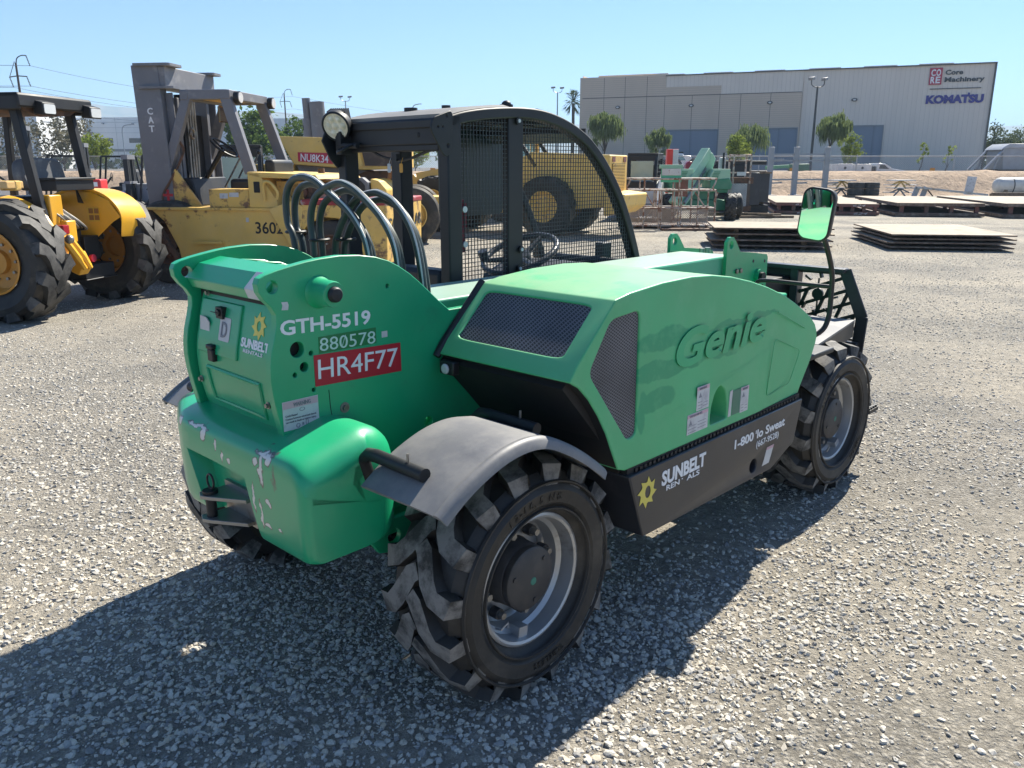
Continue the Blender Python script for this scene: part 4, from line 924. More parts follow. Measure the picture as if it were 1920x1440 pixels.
# cab: posts, roof beam, roof sheet, guard
CX, CY0, CY1 = .56, .215, .90
top = [tuple(q) for q in spl([(.56, 1.842), (.66, 1.866), (.80, 1.885), (.97, 1.896), (1.12, 1.893), (1.25, 1.872), (1.38, 1.832), (1.50, 1.772), (1.62, 1.675), (1.73, 1.555), (1.81, 1.44), (1.88, 1.31), (1.945, 1.16), (1.99, 1.0)], 4)]
b = MB(); b.box(CX, CX + .075, CY0 - .03, CY0 + .03, .85, 1.85); b.build('cab_post', M_BLACK, T, 30, .006)
b = MB(); b.box(.545, .62, CY1 - .035, CY1 + .025, .80, 1.74); b.build('cab_post', M_BLACK, T, 30, .006)
b = MB(); b.box(.86, .935, CY1 - .045, CY1 + .03, .80, 1.78); b.build('cab_post', M_BLACK, T, 30, .006)
for y in (CY0, CY1):
    b = MB(); sec = []
    for i, (x, z) in enumerate(top):
        a = top[max(0, i - 1)]; c = top[min(len(top) - 1, i + 1)]; d = Vector((c[0] - a[0], c[1] - a[1])).normalized(); nx, nz = d.y, -d.x
        sec.append([(x, y - .03, z), (x, y + .03, z), (x + nx * .045, y + .03, z + nz * .045), (x + nx * .045, y - .03, z + nz * .045)])
    b.loft(sec); b.build('roof_frame', M_BLACK, T, 40, .006)
for tp in ([q for q in top if q[0] < .93], [q for q in top if 1.15 < q[0] < 1.52]):
  b = MB(); b.loft([[(x, CY0 - .02, z + .002), (x, CY0 + .02, z + .012), (x, CY1 - .02, z + .012), (x, CY1 + .02, z + .002), (x, CY1, z - .012), (x, CY0, z - .012)] for x, z in tp]); b.build('cab_roof', M_ROOFTOP, T, 40)
b = MB(); b.box(CX - .005, CX + .06, CY0 + .03, CY1 - .01, 1.735, 1.835); b.prism([(CX - .015, 1.80), (CX - .015, 1.835), (CX + .03, 1.850), (CX + .03, 1.82)], CY0 + .03, CY1 + .01); b.box(CX + .0, CX + .05, CY0 + .03, CY1 - .01, 1.71, 1.738); b.cyl((CX - .007, .36, 1.775), (CX + .01, .36, 1.775), .012, n=14, mat=1); b.build('roof_crossbeam', [M_BLACK, M_DARK], T, 30, .005)
b = MB(); b.plate(rpoly([(.46, 1.79), (.475, 1.835), (.57, 1.865), (.582, 1.845), (.565, 1.70), (.54, 1.685), (.52, 1.70)], .015), [circ(.545, 1.842, .006, 10), circ(.55, 1.73, .008, 10), circ(.50, 1.80, .005, 8), circ(.525, 1.80, .005, 8)], CY0 - .042, CY0 - .032); b.build('gusset_plate', M_BLACK, T, 20)
b = MB(); b.box(1.0, 1.03, CY0, CY1, 1.84, 1.875); b.box(1.35, 1.38, CY0, CY1, 1.80, 1.83)
for y in (.30, .42, .72, .82): b.box(.62, 1.36, y - .012, y + .012, 1.835, 1.85)
b.build('roof_grate', M_BLACK, T, 30)
b = MB(); b.box(.925, 1.02, CY0 - .018, CY0 + .02, .90, 1.86); b.build('guard_post', M_BLACK, T, 30, .005)
# woven guard: every wire a thin rod
b = MB(); wr = .0021
def ztop(x):
    for (x0, z0), (x1, z1) in zip(top, top[1:]):
        if x0 <= x <= x1: return z0 + (z1 - z0) * (x - x0) / (x1 - x0)
    return 1.0
def xmax(z):
    for (x0, z0), (x1, z1) in zip(top[::-1], top[-2::-1]):
        if z0 <= z <= z1 and x0 > .95: return x0 + (x1 - x0) * (z - z0) / (z1 - z0)
    return .98
x = .645
while x < 1.95:
    zt = ztop(x) - .03
    b.tube([(x, CY0 - .012, 1.02), (x, CY0 - .012, zt)], wr, 4, caps=False); x += .0188
z = 1.03
while z < 1.86:
    xa = .64
    while ztop(xa) - .03 < z and xa < 1.0: xa += .01
    xb = xmax(z) - .035
    if xb > xa: b.tube([(xa, CY0 - .0085, z), (xb, CY0 - .0085, z)], wr, 4, caps=False)
    z += .0182
b.build('mesh_guard', mat('grey guard wire', (.035, .045, .05), .5), T, 0)
for x, z in ((.98, 1.84), (1.0, 1.285), (.99, 1.20)):
    b = MB(); b.cyl((x, CY0 - .02, z), (x, CY0 - .03, z), .016, n=16); b.cyl((x, CY0 - .03, z), (x, CY0 - .034, z), .008, n=8, mat=1); b.build('guard_clamp', [M_BLACK, M_DWHITE], T, 30)
b = MB(); b.box(.638, .672, CY0 - .006, CY0 + .006, 1.295, 1.515); b.box(.66, .68, CY0 - .006, CY0 + .006, 1.40, 1.50); b.cyl((.655, CY0 - .02, 1.475), (.655, CY0 - .026, 1.475), .013, n=14, mat=1); b.cyl((.655, CY0 - .02, 1.33), (.655, CY0 - .026, 1.33), .013, n=14, mat=1); b.build('window_latch', [mat('dull red handle', (.16, .012, .03), .5), M_DWHITE], T, 30)
# seat back, dark window panel on the far side, dash, steering wheel
b = MB(); b.prism(rrect(1.10, 1.56, 1.40, 1.83, .03), .845, .855); b.build('door_window', mat('dark tinted panel', (.012, .028, .028), .3), T, 0)
b = MB(); b.box(.66, .76, .34, .76, 1.03, 1.20); b.box(.70, 1.10, .33, .77, .93, 1.03); b.build('seat', mat('black vinyl', (.02, .02, .022), .5), T, 30, .03, 3)
b = MB(); b.prism([(1.45, .9), (1.40, 1.08), (1.62, 1.16), (1.96, 1.12), (1.96, .9)], .26, .86); b.box(1.92, 1.97, .24, .86, 1.05, 1.16); b.build('dashboard', M_BLACK, T, 30, .02, 2)
b = MB(); c = Vector((1.36, .53, 1.215)); ax = Vector((-.42, 0, .9)).normalized(); u = Vector((0, 1, 0)); w = ax.cross(u)
b.tube([c + (u * math.cos(t) + w * math.sin(t)) * .195 for t in np.linspace(0, 6.283, 33)[:-1]], .016, 10, closed=True)
for a in (30, 150, 270): b.tube([c - ax * .03, c + (u * math.cos(R(a)) + w * math.sin(R(a))) * .19], [.02, .011], 8)
b.cyl(c - ax * .06, c - ax * .005, .05, n=16); b.cyl(c - ax * .25, c - ax * .05, .022, n=10); b.cyl(c + u * .16 + w * .1, c + u * .16 + w * .1 + ax * .06, .026, n=12); b.build('steering_wheel', mat('grey steering rim', (.05, .055, .065), .35), T, 40)
b = MB(); b.box(1.97, 2.05, .46, .52, 1.14, 1.235); b.build('display_box', M_BLACK, T, 30, .006)
b = MB(); b.box(.60, 2.0, .27, .88, .55, .92); b.box(.56, .66, .25, .88, .6, 1.22); b.build('cab_floor', M_BLACK, T, 30, .02)
# cables and tags under the crossbeam
b = MB(); b.tube(spl([(.575, .70, 1.715), (.57, .62, 1.69), (.57, .52, 1.675), (.57, .44, 1.68), (.57, .32, 1.71), (.57, .27, 1.715)], 4), .006, 6); b.box(.56, .58, .515, .545, 1.67, 1.70); b.build('cable', M_BLACK, T, 40)
for y, z, m_ in ((.565, 1.645, M_DWHITE), (.483, 1.645, mat('orange tag', (.65, .30, .03), .5))):
    b = MB(); b.prism(rrect(y - .011, y + .011, z - .022, z + .016, .006), .558, .5595, 'x'); b.tube([(.559, y, z + .016), (.565, y - .006, z + .04)], .0012, 5); b.build('key_tag', m_, T, 0)
# work light
b = MB(); lc = Vector((.50, .855, 1.825)); ld = Vector((-.80, -.42, -.35)).normalized(); 
q = ld.to_track_quat('Z', 'Y').to_matrix().to_4x4(); b.T = Matrix.Translation(lc) @ q
b.lathe([(1e-4, -.055), (.035, -.055), (.062, -.03), (.068, -.01), (.068, .012), (.061, .018), (.058, .010)], (0, 0, 0), 'z', 36)
for k in range(9): b.box(-.045 + k * .0105, -.040 + k * .0105, -.058, .058, -.066, -.02)
b.T = None; b.box(.50, .56, .83, .87, 1.70, 1.80); b.plate([(.45, 1.76), (.47, 1.80), (.56, 1.80), (.56, 1.66), (.53, 1.64), (.49, 1.68)], [], .90, .91); b.tube(spl([(.50, .84, 1.72), (.46, .80, 1.71), (.46, .76, 1.72), (.50, .75, 1.74), (.55, .76, 1.745)], 4), .008, 6); b.cyl((.51, .86, 1.74), (.51, .72, 1.735), .011, n=10)
wl = b.build('work_light', M_BLACK, T, 35)
b = MB(); b.T = Matrix.Translation(lc) @ q; b.lathe([(1e-4, .012), (.058, .011)], (0, 0, 0), 'z', 36)
for a in range(7): b.lathe([(1e-4, .018), (.013, .014), (.016, .012)], ((0 if a == 6 else .035) * math.cos(a * 1.047), (0 if a == 6 else .035) * math.sin(a * 1.047), 0), 'z', 14)
b.build('lens', M_GLASS, wl, 40)
b = MB(); b.cyl((1.02, .30, 1.90), (1.02, .30, 1.915), .03, n=18); b.ball((1.02, .30, 1.915), .022, .022, .018, 8); b.cyl((.84, .5, 1.89), (.84, .5, 1.912), .02, n=12); b.cyl((.72, .6, 1.88), (.72, .6, 1.90), .03, n=12); b.build('roof_fitting', M_BLACK, T, 40)
b = MB(); b.cyl((1.48, .23, 1.79), (1.48, .23, 1.825), .014, n=10); b.build('roof_knob', M_BLACK, T, 40)

# hydraulic hoses: three pairs looping over the tower
hp = [[(.47, 1.0), (.46, 1.347), (.504, 1.438), (.507, 1.53), (.47, 1.59), (.397, 1.612), (.315, 1.60), (.236, 1.561), (.119, 1.498), (.045, 1.427), (.01, 1.349), (-.005, 1.2), (0, 1.05)],
      [(.34, 1.0), (.333, 1.326), (.345, 1.445), (.325, 1.515), (.279, 1.557), (.171, 1.591), (.10, 1.583), (.035, 1.553), (-.06, 1.489), (-.122, 1.418), (-.150, 1.334), (-.155, 1.2), (-.15, 1.05)],
      [(.33, 1.0), (.318, 1.325), (.295, 1.40), (.25, 1.465), (.175, 1.533), (.068, 1.558), (.01, 1.548), (-.04, 1.527), (-.10, 1.475), (-.145, 1.40), (-.172, 1.29), (-.18, 1.18), (-.16, 1.08)]]
for hi_, pth in enumerate(hp):
    for k in range(2):
        cy = sum(q[0] for q in pth[3:9]) / 6
        pts = [((0, .0, .085)[hi_] + .045 * k + .02 * (i / 12), cy + (y - cy) * (1 - .055 * k) + .022 * k, 1.0 + (z - 1.0) * (1 - .045 * k)) for i, (y, z) in enumerate(pth)]
        b = MB(); b.tube(spl(pts, 6), .0135, 10); ho_ = b.build('hydraulic_hose', M_HOSE, T, 60)
        # printed line along the hose
        S_ = spl(pts, 6); c = MB(); c.tube([(p.x - .0075, p.y - .0075, p.z + .0085) for p in S_[22:64]], .0042, 5); c.build('hose_print', M_DWHITE, ho_, 0)
    p0 = Vector((.03 + (0, 0, .085)[hi_], pth[2][0] - .02 + .01, pth[1][1] + .055)); b = MB(); b.tube([p0 + Vector((.038 * math.cos(t), .030 * math.sin(t), 0)) for t in np.linspace(0, 6.28, 17)[:-1]], .006, 6, closed=True); b.build('hose_clip', M_BLACK, T, 40)

# mirror on its arm
yb = -.82
b = MB(); mo = rrect(-.072, .072, -.114, .114, .042, 6); mc = Vector((1.80, yb, 1.447)); mn = Vector((-.99, -.02, -.05)).normalized(); mr = Vector((0, 0, 1)).cross(mn).normalized(); mu = (mn.cross(mr) + mr * .0).normalized()
mr, mu = (mr * math.cos(R(-7)) + mu * math.sin(R(-7))), (mu * math.cos(R(-7)) - mr * math.sin(R(-7)))
b.loft([[mc + mr * x * k + mu * z * k + mn * d for x, z in mo] for k, d in ((.80, -.045), (.96, -.03), (1.0, -.008), (1.0, .004), (.97, .006))]); mir = b.build('mirror', M_BLACK, T, 50)
m_, nt, bs, co = newmat('mirror glass'); bs.inputs['Base Color'].default_value = (.85, .88, .87, 1); bs.inputs['Metallic'].default_value = 1; bs.inputs['Roughness'].default_value = .02
b = MB(); b.loft([[mc + mr * x * .90 + mu * z * .93 + mn * d for x, z in mo] for d in (.0065, .0085)]); b.build('mirror_glass', m_, mir, 0)
b = MB(); b.tube(spl([(1.845, yb + .01, 1.43), (1.87, yb + .01, 1.38), (1.925, yb, 1.32), (2.03, yb, 1.18), (2.05, yb, 1.06), (2.04, yb, .95), (2.0, yb + .02, .89), (1.92, yb + .1, .84)], 4), .012, 10)
b.tube([(2.045, yb, 1.105)] + spl([(2.045, yb + .12, 1.105), (2.045, yb + .33, 1.105), (2.045, yb + .38, 1.085), (2.045, yb + .39, 1.03), (2.045, yb + .39, .9)], 3), .010, 10); b.build('mirror_arm', M_BLACK, T, 50)
b = MB(); b.prism([(2.16, -.26), (2.92, -.26), (2.955, -.605), (2.16, -.735)], .788, .80, 'z'); b.bar((2.16, -.728, .745), (2.955, -.598, .745), .012, .085, 1); b.build('front_step', [M_PLASTIC, M_BLACK], T, 30)
b = MB(); b.prism([(1.78, .74), (1.80, .80), (2.155, .80), (2.155, .775), (1.85, .775)], -.82, -.34); b.build('front_fender', M_BLACK, T, 30, .006)
b = MB(); b.box(1.95, 2.05, -.62, -.42, .78, .86); b.cyl((1.96, -.5, .80), (2.02, -.66, .76), .025, n=10); b.build('front_light', M_BLACK, T, 30, .01)

# fork carriage with cut-out load backrest, mirrored seen from behind
gx = 3.10
ol = [(.60, 1.05), (-.475, 1.06), (-.60, .79), (-.60, .62), (-.575, .30), (.72, .30), (.72, .79)]
inner = [(.57, 1.02), (-.455, 1.03), (-.57, .785), (-.57, .66), (.57, .66)]
def clip_line(z0, sl):
    """part of the line z = z0 + sl * y inside the inner outline"""
    ys = []
    for (y0, a0), (y1, a1) in zip(inner, inner[1:] + inner[:1]):
        f0, f1 = a0 - z0 - sl * y0, a1 - z0 - sl * y1
        if f0 * f1 < 0: ys.append(y0 + (y1 - y0) * f0 / (f0 - f1))
    return sorted(ys) if len(ys) == 2 else None
b = MB(); b.plate(ol, [inner], gx - .006, gx + .006, 'x', 0)
panel = [(.34, .815), (.34, 1.03), (-.165, 1.03), (-.165, .815)]
b.plate(panel, text_outline('SUNB', -.145, .882, .085, .46, .02) + text_outline('RENT', -.10, .835, .030, .28, .01), gx - .007, gx + .007, 'x', 0)
for i in range(8):
    t = i * math.pi / 4 + .2; c_, s_ = math.cos(t), math.sin(t); b.bar((gx, -.315 + .085 * c_, .905 + .10 * s_), (gx, -.315 + .118 * c_ + .02 * s_, .905 + .14 * s_ - .02 * c_), .012, .03, 0, (1, 0, 0))
sl = -.40
for i in range(10):
    z0 = .50 + i * .082; q = clip_line(z0, sl)
    if not q: continue
    for y0, y1 in (q,):
        segs = [(y0, y1)]
        if i >= 3: segs = [(y0, min(y1, -.40))] + ([(max(y0, .33), y1)] if y1 > .33 else []) if i > 4 else [(y0, y1)]
        for c0, c1 in segs:
            if c1 - c0 > .02: b.bar((gx, c0, z0 + sl * c0), (gx, c1, z0 + sl * c1), .012, .020, 0, (0, 0, 1))
        y = y0 + .06 + .07 * (i % 2)
        while y < y1 and i < 9:
            if not (i >= 4 and -.40 < y < .33):
                y2 = y - .035; z2 = z0 + .082 + sl * y2
                if z2 < 1.0 and -.55 < y2 < .55: b.bar((gx, y, z0 + sl * y), (gx, y2, z2), .012, .020, 0, (0, 0, 1))
            y += .15
gr = b.build('load_backrest', M_BLACK, T, 0)
b = MB(); b.lathe([(1e-4, -.008), (.034, -.008), (.034, .008), (1e-4, .008)], (gx, -.315, .905), 'x', 18); b.box(gx - .004, gx + .004, -.319, -.311, .80, 1.0); b.build('cutout_disc', M_BLACK, gr, 30)
b = MB(); b.bar((gx - .02, -.475, 1.06), (gx - .02, -.60, .79), .012, .07); b.bar((gx - .02, -.60, .80), (gx - .02, -.575, .30), .012, .07); b.box(gx - .05, gx + .02, -.48, .6, 1.045, 1.07); b.box(gx - .04, gx + .03, -.20, -.15, .3, 1.05); b.box(gx - .04, gx + .03, .2, .25, .3, 1.05); b.box(gx - .06, gx + .02, -.6, .7, .30, .38); b.box(gx - .06, gx + .02, -.6, .7, .60, .65); b.build('carriage_frame', M_BLK2, T, 30, .004)
for y in (-.20, .20):
    b = MB(); b.prism([(gx + .02, .75), (gx + .06, .75), (gx + .06, .12), (gx + .9, .09), (gx + .9, .075), (gx + .02, .07)], y - .05, y + .05); b.build('fork', M_BLACK, T, 30, .004)
b = MB(); b.box(2.66, gx, -.14, .14, .55, 1.0); b.box(2.9, gx, -.3, .3, .45, .6); b.build('quick_coupler', M_BLACK, T, 30, .01)
b = MB(); b.box(2.80, 2.93, -.80, -.68, .31, .33)
for i in range(4):
    for j in range(4): b.cyl((2.815 + i * .033, -.785 + j * .03, .33), (2.815 + i * .033, -.785 + j * .03, .342), .012, n=8)
b.build('step_tread', M_BLACK, T, 30)

# lettering and decals
P_ = -.2755
def decal(name, m_, fn, parent=T, smooth=0):
    b = MB(); fn(b); return b.build(name, m_, parent, smooth)
X_, Z_ = (1, 0, 0), (0, 0, 1)
decal('model_number', M_WHITE, lambda b: b.text('GTH-5519', (-.524, P_, 1.177), (1, 0, -.02), Z_, .041, .022, width=.32))
def sq(x0, x1, z0, z1, t=.0006): return lambda b: b.box(x0, x1, P_ - t, P_, z0, z1)
M_BKGREEN = mat('green number patch', (.004, .17, .05), .4)
decal('number_patch', M_BKGREEN, sq(-.399, -.184, 1.103, 1.154))
decal('fleet_number', mat('pale green figures', (.46, .68, .60), .4), lambda b: (b.text('880578', (-.396, P_ - .0008, 1.110), (1, 0, -.03), Z_, .040, -.004, width=.207), b.bar((-.318, P_ - .0012, 1.110), (-.301, P_ - .0012, 1.147), .003, .001)))
decal('lot_label', M_RED, lambda b: b.add([(-.419, P_ - .0012, 1.004), (-.087, P_ - .0012, .994), (-.088, P_ - .0012, 1.090), (-.419, P_ - .0012, 1.101), (-.419, P_, 1.004), (-.087, P_, .994), (-.088, P_, 1.090), (-.419, P_, 1.101)], [(0, 1, 2, 3), (0, 4, 5, 1), (1, 5, 6, 2), (2, 6, 7, 3), (3, 7, 4, 0)]))
decal('lot_lettering', M_WHITE, lambda b: b.text('HR4F77', (-.408, P_ - .0016, 1.026), (1, 0, -.035), Z_, .060, .0, width=.305))
decal('bar_code_tag', M_DWHITE, sq(-.162, -.139, 1.117, 1.137)); decal('paper_scrap', M_DWHITE, lambda b: b.prism([(-.515, 1.25), (-.494, 1.248), (-.491, 1.262), (-.494, 1.272), (-.514, 1.273), (-.511, 1.262)], P_ - .0006, P_))
def warn(b):
    b.box(-.536, -.413, P_ - .0006, P_, .888, .978)
wd_ = decal('warning_decal', M_DWHITE, warn); decal('header', M_PINK, lambda b: b.box(-.534, -.415, P_ - .0012, P_, .955, .976), wd_)
def wprint(b):
    b.text('WARNING', (-.50, P_ - .0014, .959), X_, Z_, .012, .01, width=.06)
    for i, (t, h) in enumerate((('Crush Hazard', .0065), ('Contact between wheel and chassis', .0058), ('can result in death or serious injury.', .0058))): b.text(t, (-.528, P_ - .001, .930 - i * .0095), X_, Z_, h, 0, width=(.04 if i == 0 else .105))
    b.tube([(-.47 + .009 * math.cos(t), P_ - .001, .946 + .005 * math.sin(t)) for t in np.linspace(0, 6.28, 12)[:-1]], .001, 4, closed=True); b.tube([(-.487 + .006 * math.cos(t), P_ - .001, .898 + .006 * math.sin(t)) for t in np.linspace(0, 6.28, 12)[:-1]], .0012, 4, closed=True); b.box(-.473, -.467, P_ - .001, P_, .896, .904); b.tube([(-.456 + .004 * math.cos(t), P_ - .001, .903 + .009 * math.sin(t)) for t in np.linspace(0, 6.28, 12)[:-1]], .0012, 4, closed=True)
decal('small_print', M_INK, wprint, wd_)
# rear door decals
st = decal('paper_label', M_DWHITE, lambda b: b.prism([(.188, 1.183), (.150, 1.180), (.132, 1.166), (.135, 1.120), (.200, 1.117)], doorx(1.15) - .0105, doorx(1.15) - .007, 'x'))
st = decal('paper_label', M_DWHITE, lambda b: patchdoor(b, .070, .004, 1.118, 1.191, .0085, r=.006))
def dtext(b, t, y, z, h, w, bold=.02, off=.0012, m=0):
    up = Vector((doorx(z + h) - doorx(z), 0, h)); b.text(t, (doorx(z) - off, y, z), (0, -1, 0), up, h, bold, .0012, width=w, mat=m)
decal('letter_print', M_INK, lambda b: dtext(b, 'D', .055, 1.130, .048, .034, .012, .0098), st)
def sunlogo(cx, cy, r, P):
    """eight-toothed sun: points as (u, v)"""
    o = []
    for i in range(8):
        a = i * math.pi / 4 + .2; o += [(cx + r * .66 * math.cos(a), cy + r * .66 * math.sin(a)), (cx + r * math.cos(a + .50), cy + r * math.sin(a + .50)), (cx + r * .70 * math.cos(a + .62), cy + r * .70 * math.sin(a + .62))]
    return o
def doorlogo(b):
    me = curve_plate([sunlogo(-.150, 1.187, .042, 0), circ(-.150, 1.187, .012, 14, .016)], .002, 0)
    b.add([(doorx(v[1]) - .0012 - v[2] * .5, v[0], v[1]) for v in me[0]], me[1])
decal('sun_emblem', M_YEL, doorlogo)
decal('company_name', M_WHITE, lambda b: (dtext(b, 'SUNBELT', -.060, 1.118, .026, .160, .035), dtext(b, 'RENTALS', -.078, 1.101, .0105, .112, .012)))
# skirt lettering
Q_ = -.8855
def skirtlogo(b):
    me = curve_plate([sunlogo(.478, .565, .058, 0), circ(.482, .566, .017, 14, .023)], .002, 0); b.add([(v[0], Q_ - .0008 + v[2] * .5, v[1]) for v in me[0]], me[1])
decal('sun_emblem', M_YEL, skirtlogo)
decal('company_name', M_WHITE, lambda b: (b.text('SUNBELT', (.568, Q_, .562), X_, Z_, .050, .035, width=.295), b.text('REN', (.600, Q_, .535), X_, Z_, .019, .014, width=.085), b.text('ALS', (.735, Q_, .535), X_, Z_, .019, .014, width=.088), b.box(.700, .706, Q_ - .0012, Q_, .549, .553)))
decal('phone_number', M_WHITE, lambda b: (b.text('1-800', (1.085, Q_, .566), X_, Z_, .036, .02, width=.155), b.text('lo Sweat', (1.272, Q_, .566), X_, Z_, .036, .02, width=.25), b.box(1.258, 1.264, Q_ - .0012, Q_, .588, .602), b.text('(667-9528)', (1.272, Q_, .524), X_, Z_, .027, .0, width=.20)))
sd_ = decal('safety_decal', M_DWHITE, lambda b: b.prism([(1.372, .500), (1.435, .500), (1.415, .455), (1.400, .425), (1.338, .425), (1.355, .455)], Q_ - .0006, Q_)); decal('header', M_PINK, lambda b: b.prism([(1.372, .500), (1.435, .500), (1.430, .488), (1.366, .488)], Q_ - .0012, Q_), sd_)
# hood decals
H_ = -.8705
def hd(x0, x1, z0, z1, head=True, lines=5):
    d_ = decal('safety_decal', M_DWHITE, lambda b: b.box(x0, x1, H_ - .0008, H_, z0, z1))
    if head: decal('header', M_PINK, lambda b: b.box(x0 + .003, x1 - .003, H_ - .0014, H_, z1 - .014, z1 - .002), d_)
    def ln(b):
        b.text('WARNING', (x0 + .012, H_ - .0016, z1 - .012), X_, Z_, .008, .01, width=(x1 - x0) * .6)
        for i in range(lines): b.box(x0 + .008 + (x1 - x0) * .45 * (i % 2), x0 + (x1 - x0) * (.45 + .45 * (i % 2)), H_ - .0012, H_, z0 + .006 + i * .006, z0 + .008 + i * .006)
        b.prism([(x0 + .012, z1 - .042), (x0 + .034, z1 - .042), (x0 + .023, z1 - .022)], H_ - .0012, H_)
    decal('small_print', M_INK, ln, d_)
hd(.799, .886, .782, .872); hd(.741, .886, .702, .778, lines=6); hd(1.133, 1.198, .702, .806)
decal('safety_decal', M_DWHITE, lambda b: b.prism([(1.040, .706), (1.060, .706), (1.064, .765), (1.066, .812), (1.044, .808)], H_ - .0008, H_))
decal('decal_ghost', mat('unfaded decal patch', (.03, .16, .11), .4), lambda b: b.box(1.068, 1.131, H_ - .0005, H_, .706, .806))  # darker unfaded green where a decal once sat

# ---------------------------------------------------------------- vehicles parked behind
M_YT = mat('tractor yellow', (.78, .40, .02), .4, var=.1, dust=.2, dc=(.40, .30, .15), coat=.2)
M_YC = mat('faded machine yellow', (.72, .47, .11), .5, var=.12, c2=(.17, .06, .025), s=5, lo=.61, hi=.69, dust=.35, dc=(.55, .44, .26))
M_YR = mat('rusty yellow', (.70, .44, .10), .55, var=.15, c2=(.13, .045, .018), s=6, lo=.52, hi=.62, dust=.3, dc=(.55, .44, .26))
M_MAST = mat('grey mast paint', (.15, .155, .175), .5, var=.12, c2=(.24, .24, .25), s=4, lo=.55, hi=.7, dust=.2, dc=(.25, .24, .22))
M_RUST = mat('rusty steel', (.14, .075, .045), .8, c2=(.06, .04, .03), s=7)
M_ORIM = mat('orange rim', (.55, .24, .02), .45, dust=.3, dc=(.3, .24, .15))
M_OTYRE = mat('old dusty tyre', (.045, .042, .038), .8, c2=(.10, .085, .065), s=4, bump=.2, bs=40)
M_BLUE = mat('tinted glass', (.12, .26, .30), .08)
def wheel(par, x, y, z, tyre_mb_, tm, rimR, W, rm, side=1, hubr=.12, nb=8, rz=0, dish=.25):
    """wheel part with a tyre and bolts; side=-1 shows the face at -y"""
    w = MB(); h = W / 2; f = side * h
    w.lathe([(rimR + .01, f * .9), (rimR - .01, f * .92), (rimR - .03, f * .7), (rimR - .05, f * dish), (rimR * .75, f * (dish - .08)), (hubr, f * dish), (hubr * .95, f * (dish + .25)), (1e-4, f * (dish + .27))], n=36)
    w.lathe([(rimR + .01, -f * .9), (rimR - .03, -f * .6), (rimR - .05, -f * .1), (rimR - .05, f * .2)], n=36)
    o = w.build('wheel', rm, par, 40, loc=(x, y, z)); o.rotation_euler = (0, R(random.uniform(0, 40)), R(rz))
    tyre_mb_.build('tyre', tm, o, 30)
    for k in range(nb):
        a = 6.283 * k / nb; c = MB(); r_ = (rimR * .75 + hubr) / 2 if rimR > .3 else (hubr + rimR) / 2.2; p = (r_ * math.cos(a), f * (dish - .10), r_ * math.sin(a)); c.cyl(p, (p[0], p[1] + side * .04, p[2]), rimR * .05, n=6); c.build('wheel_bolt', M_STEEL, o, 30)
    return o

# --- yellow tractor at the left edge, rear towards the camera
TR = thing('tractor', 'yellow landscape tractor with a black canopy and deep lugged rear tyres at the left edge', 'tractor', (-5.35, 9.72, 0), 169)
ty = tyre_mb(.665, .44, .33, 12, .062, .36, -1, .02); M_LUG2 = mat('tractor tyre lug', (.030, .029, .028), .7, var=.3, c2=(.10, .095, .088), s=4, lo=.45, hi=.62, bump=.2, bs=60)
for s, y_ in ((1, .80), (-1, -.93)): wheel(TR, 0, y_, .655, ty, [M_RUB, M_LUG2], .335, .46, M_ORIM, s, .13, 10, 0, .35)
fy = plain_tyre_mb(.42, .30, .22, 3)
for s in (1, -1): wheel(TR, 1.95, s * .72, .42, fy, M_RUB, .22, .30, M_ORIM, s, .08, 6)
b = MB(); b.box(-.15, .35, -.25, .25, .42, .95); b.cyl((0, -.62, .655), (0, .62, .655), .14, n=16); b.box(.3, 2.3, -.28, .28, .45, .80); b.build('rear_axle', M_DARK, TR, 35, .03)
b = MB(); b.prism([(.95, .8), (.95, 1.28), (1.2, 1.35), (2.2, 1.25), (2.45, 1.1), (2.45, .7)], -.33, .33); b.build('hood', M_YT, TR, 30, .05, 3)
def fend(s):
    if s < 0: pr = [tuple(q) for q in spl([(-.52, .86), (-.54, 1.10), (-.40, 1.29), (-.16, 1.39), (.12, 1.39), (.45, 1.28), (.68, 1.05)], 4)]; y0, y1 = -.46, -.93
    else: pr = [tuple(q) for q in spl([(-.40, .90), (-.37, .98), (-.25, 1.15), (-.04, 1.285), (.22, 1.345), (.48, 1.30), (.66, 1.12)], 4)]; y0, y1 = .43, .56
    b = MB(); b.loft([[(x, y0, z), (x, y1, z - .02), (x, y1 + s * .02, z - .045), (x * .97, y1, z - .06), (x * .97, y0 + s * .01, z - .04)] for x, z in pr])
    if s < 0: b.prism([(-.53, 1.06), (-.39, 1.26), (-.15, 1.36), (.12, 1.36), (.45, 1.25), (.66, 1.04), (.30, .95), (.05, .78), (-.14, .78), (-.42, 1.0)], s * .455, s * .48)
    return b.build('fender', M_YT, TR, 45, .006)
fR = fend(-1); fend(1)
b = MB(); b.box(-.26, -.10, -.448, -.442, 1.0, 1.17)
dc_ = b.build('instruction_plate', mat('yellow plate', (.70, .42, .04), .4), fR, 0)
b = MB(); [b.box(-.26 + i * .075, -.20 + i * .075, -.440, -.438, 1.10 - j * .08, 1.16 - j * .08) for i in range(2) for j in range(2)]; b.build('pictogram', mat('brown ink', (.28, .13, .03), .5), fR, 0)
for y_, x0 in ((.36, -.17), (-.55, -.12)):
    b = MB(); P = [(x0 - .01, y_, .78), (x0 + .01, y_, 1.10), (x0 + .17, y_, 2.25)]
    for p, q in zip(P, P[1:]): b.bar(p, q, .075, .10, 0, (1, 0, 0))
    b.build('canopy_post', M_BLACK, TR, 30, .008)
for y_ in (.36, -.55):
    b = MB(); b.bar((1.0, y_, .9), (.92, y_, 2.25), .06, .08, 0, (1, 0, 0)); b.build('canopy_post', M_BLACK, TR, 30, .008)
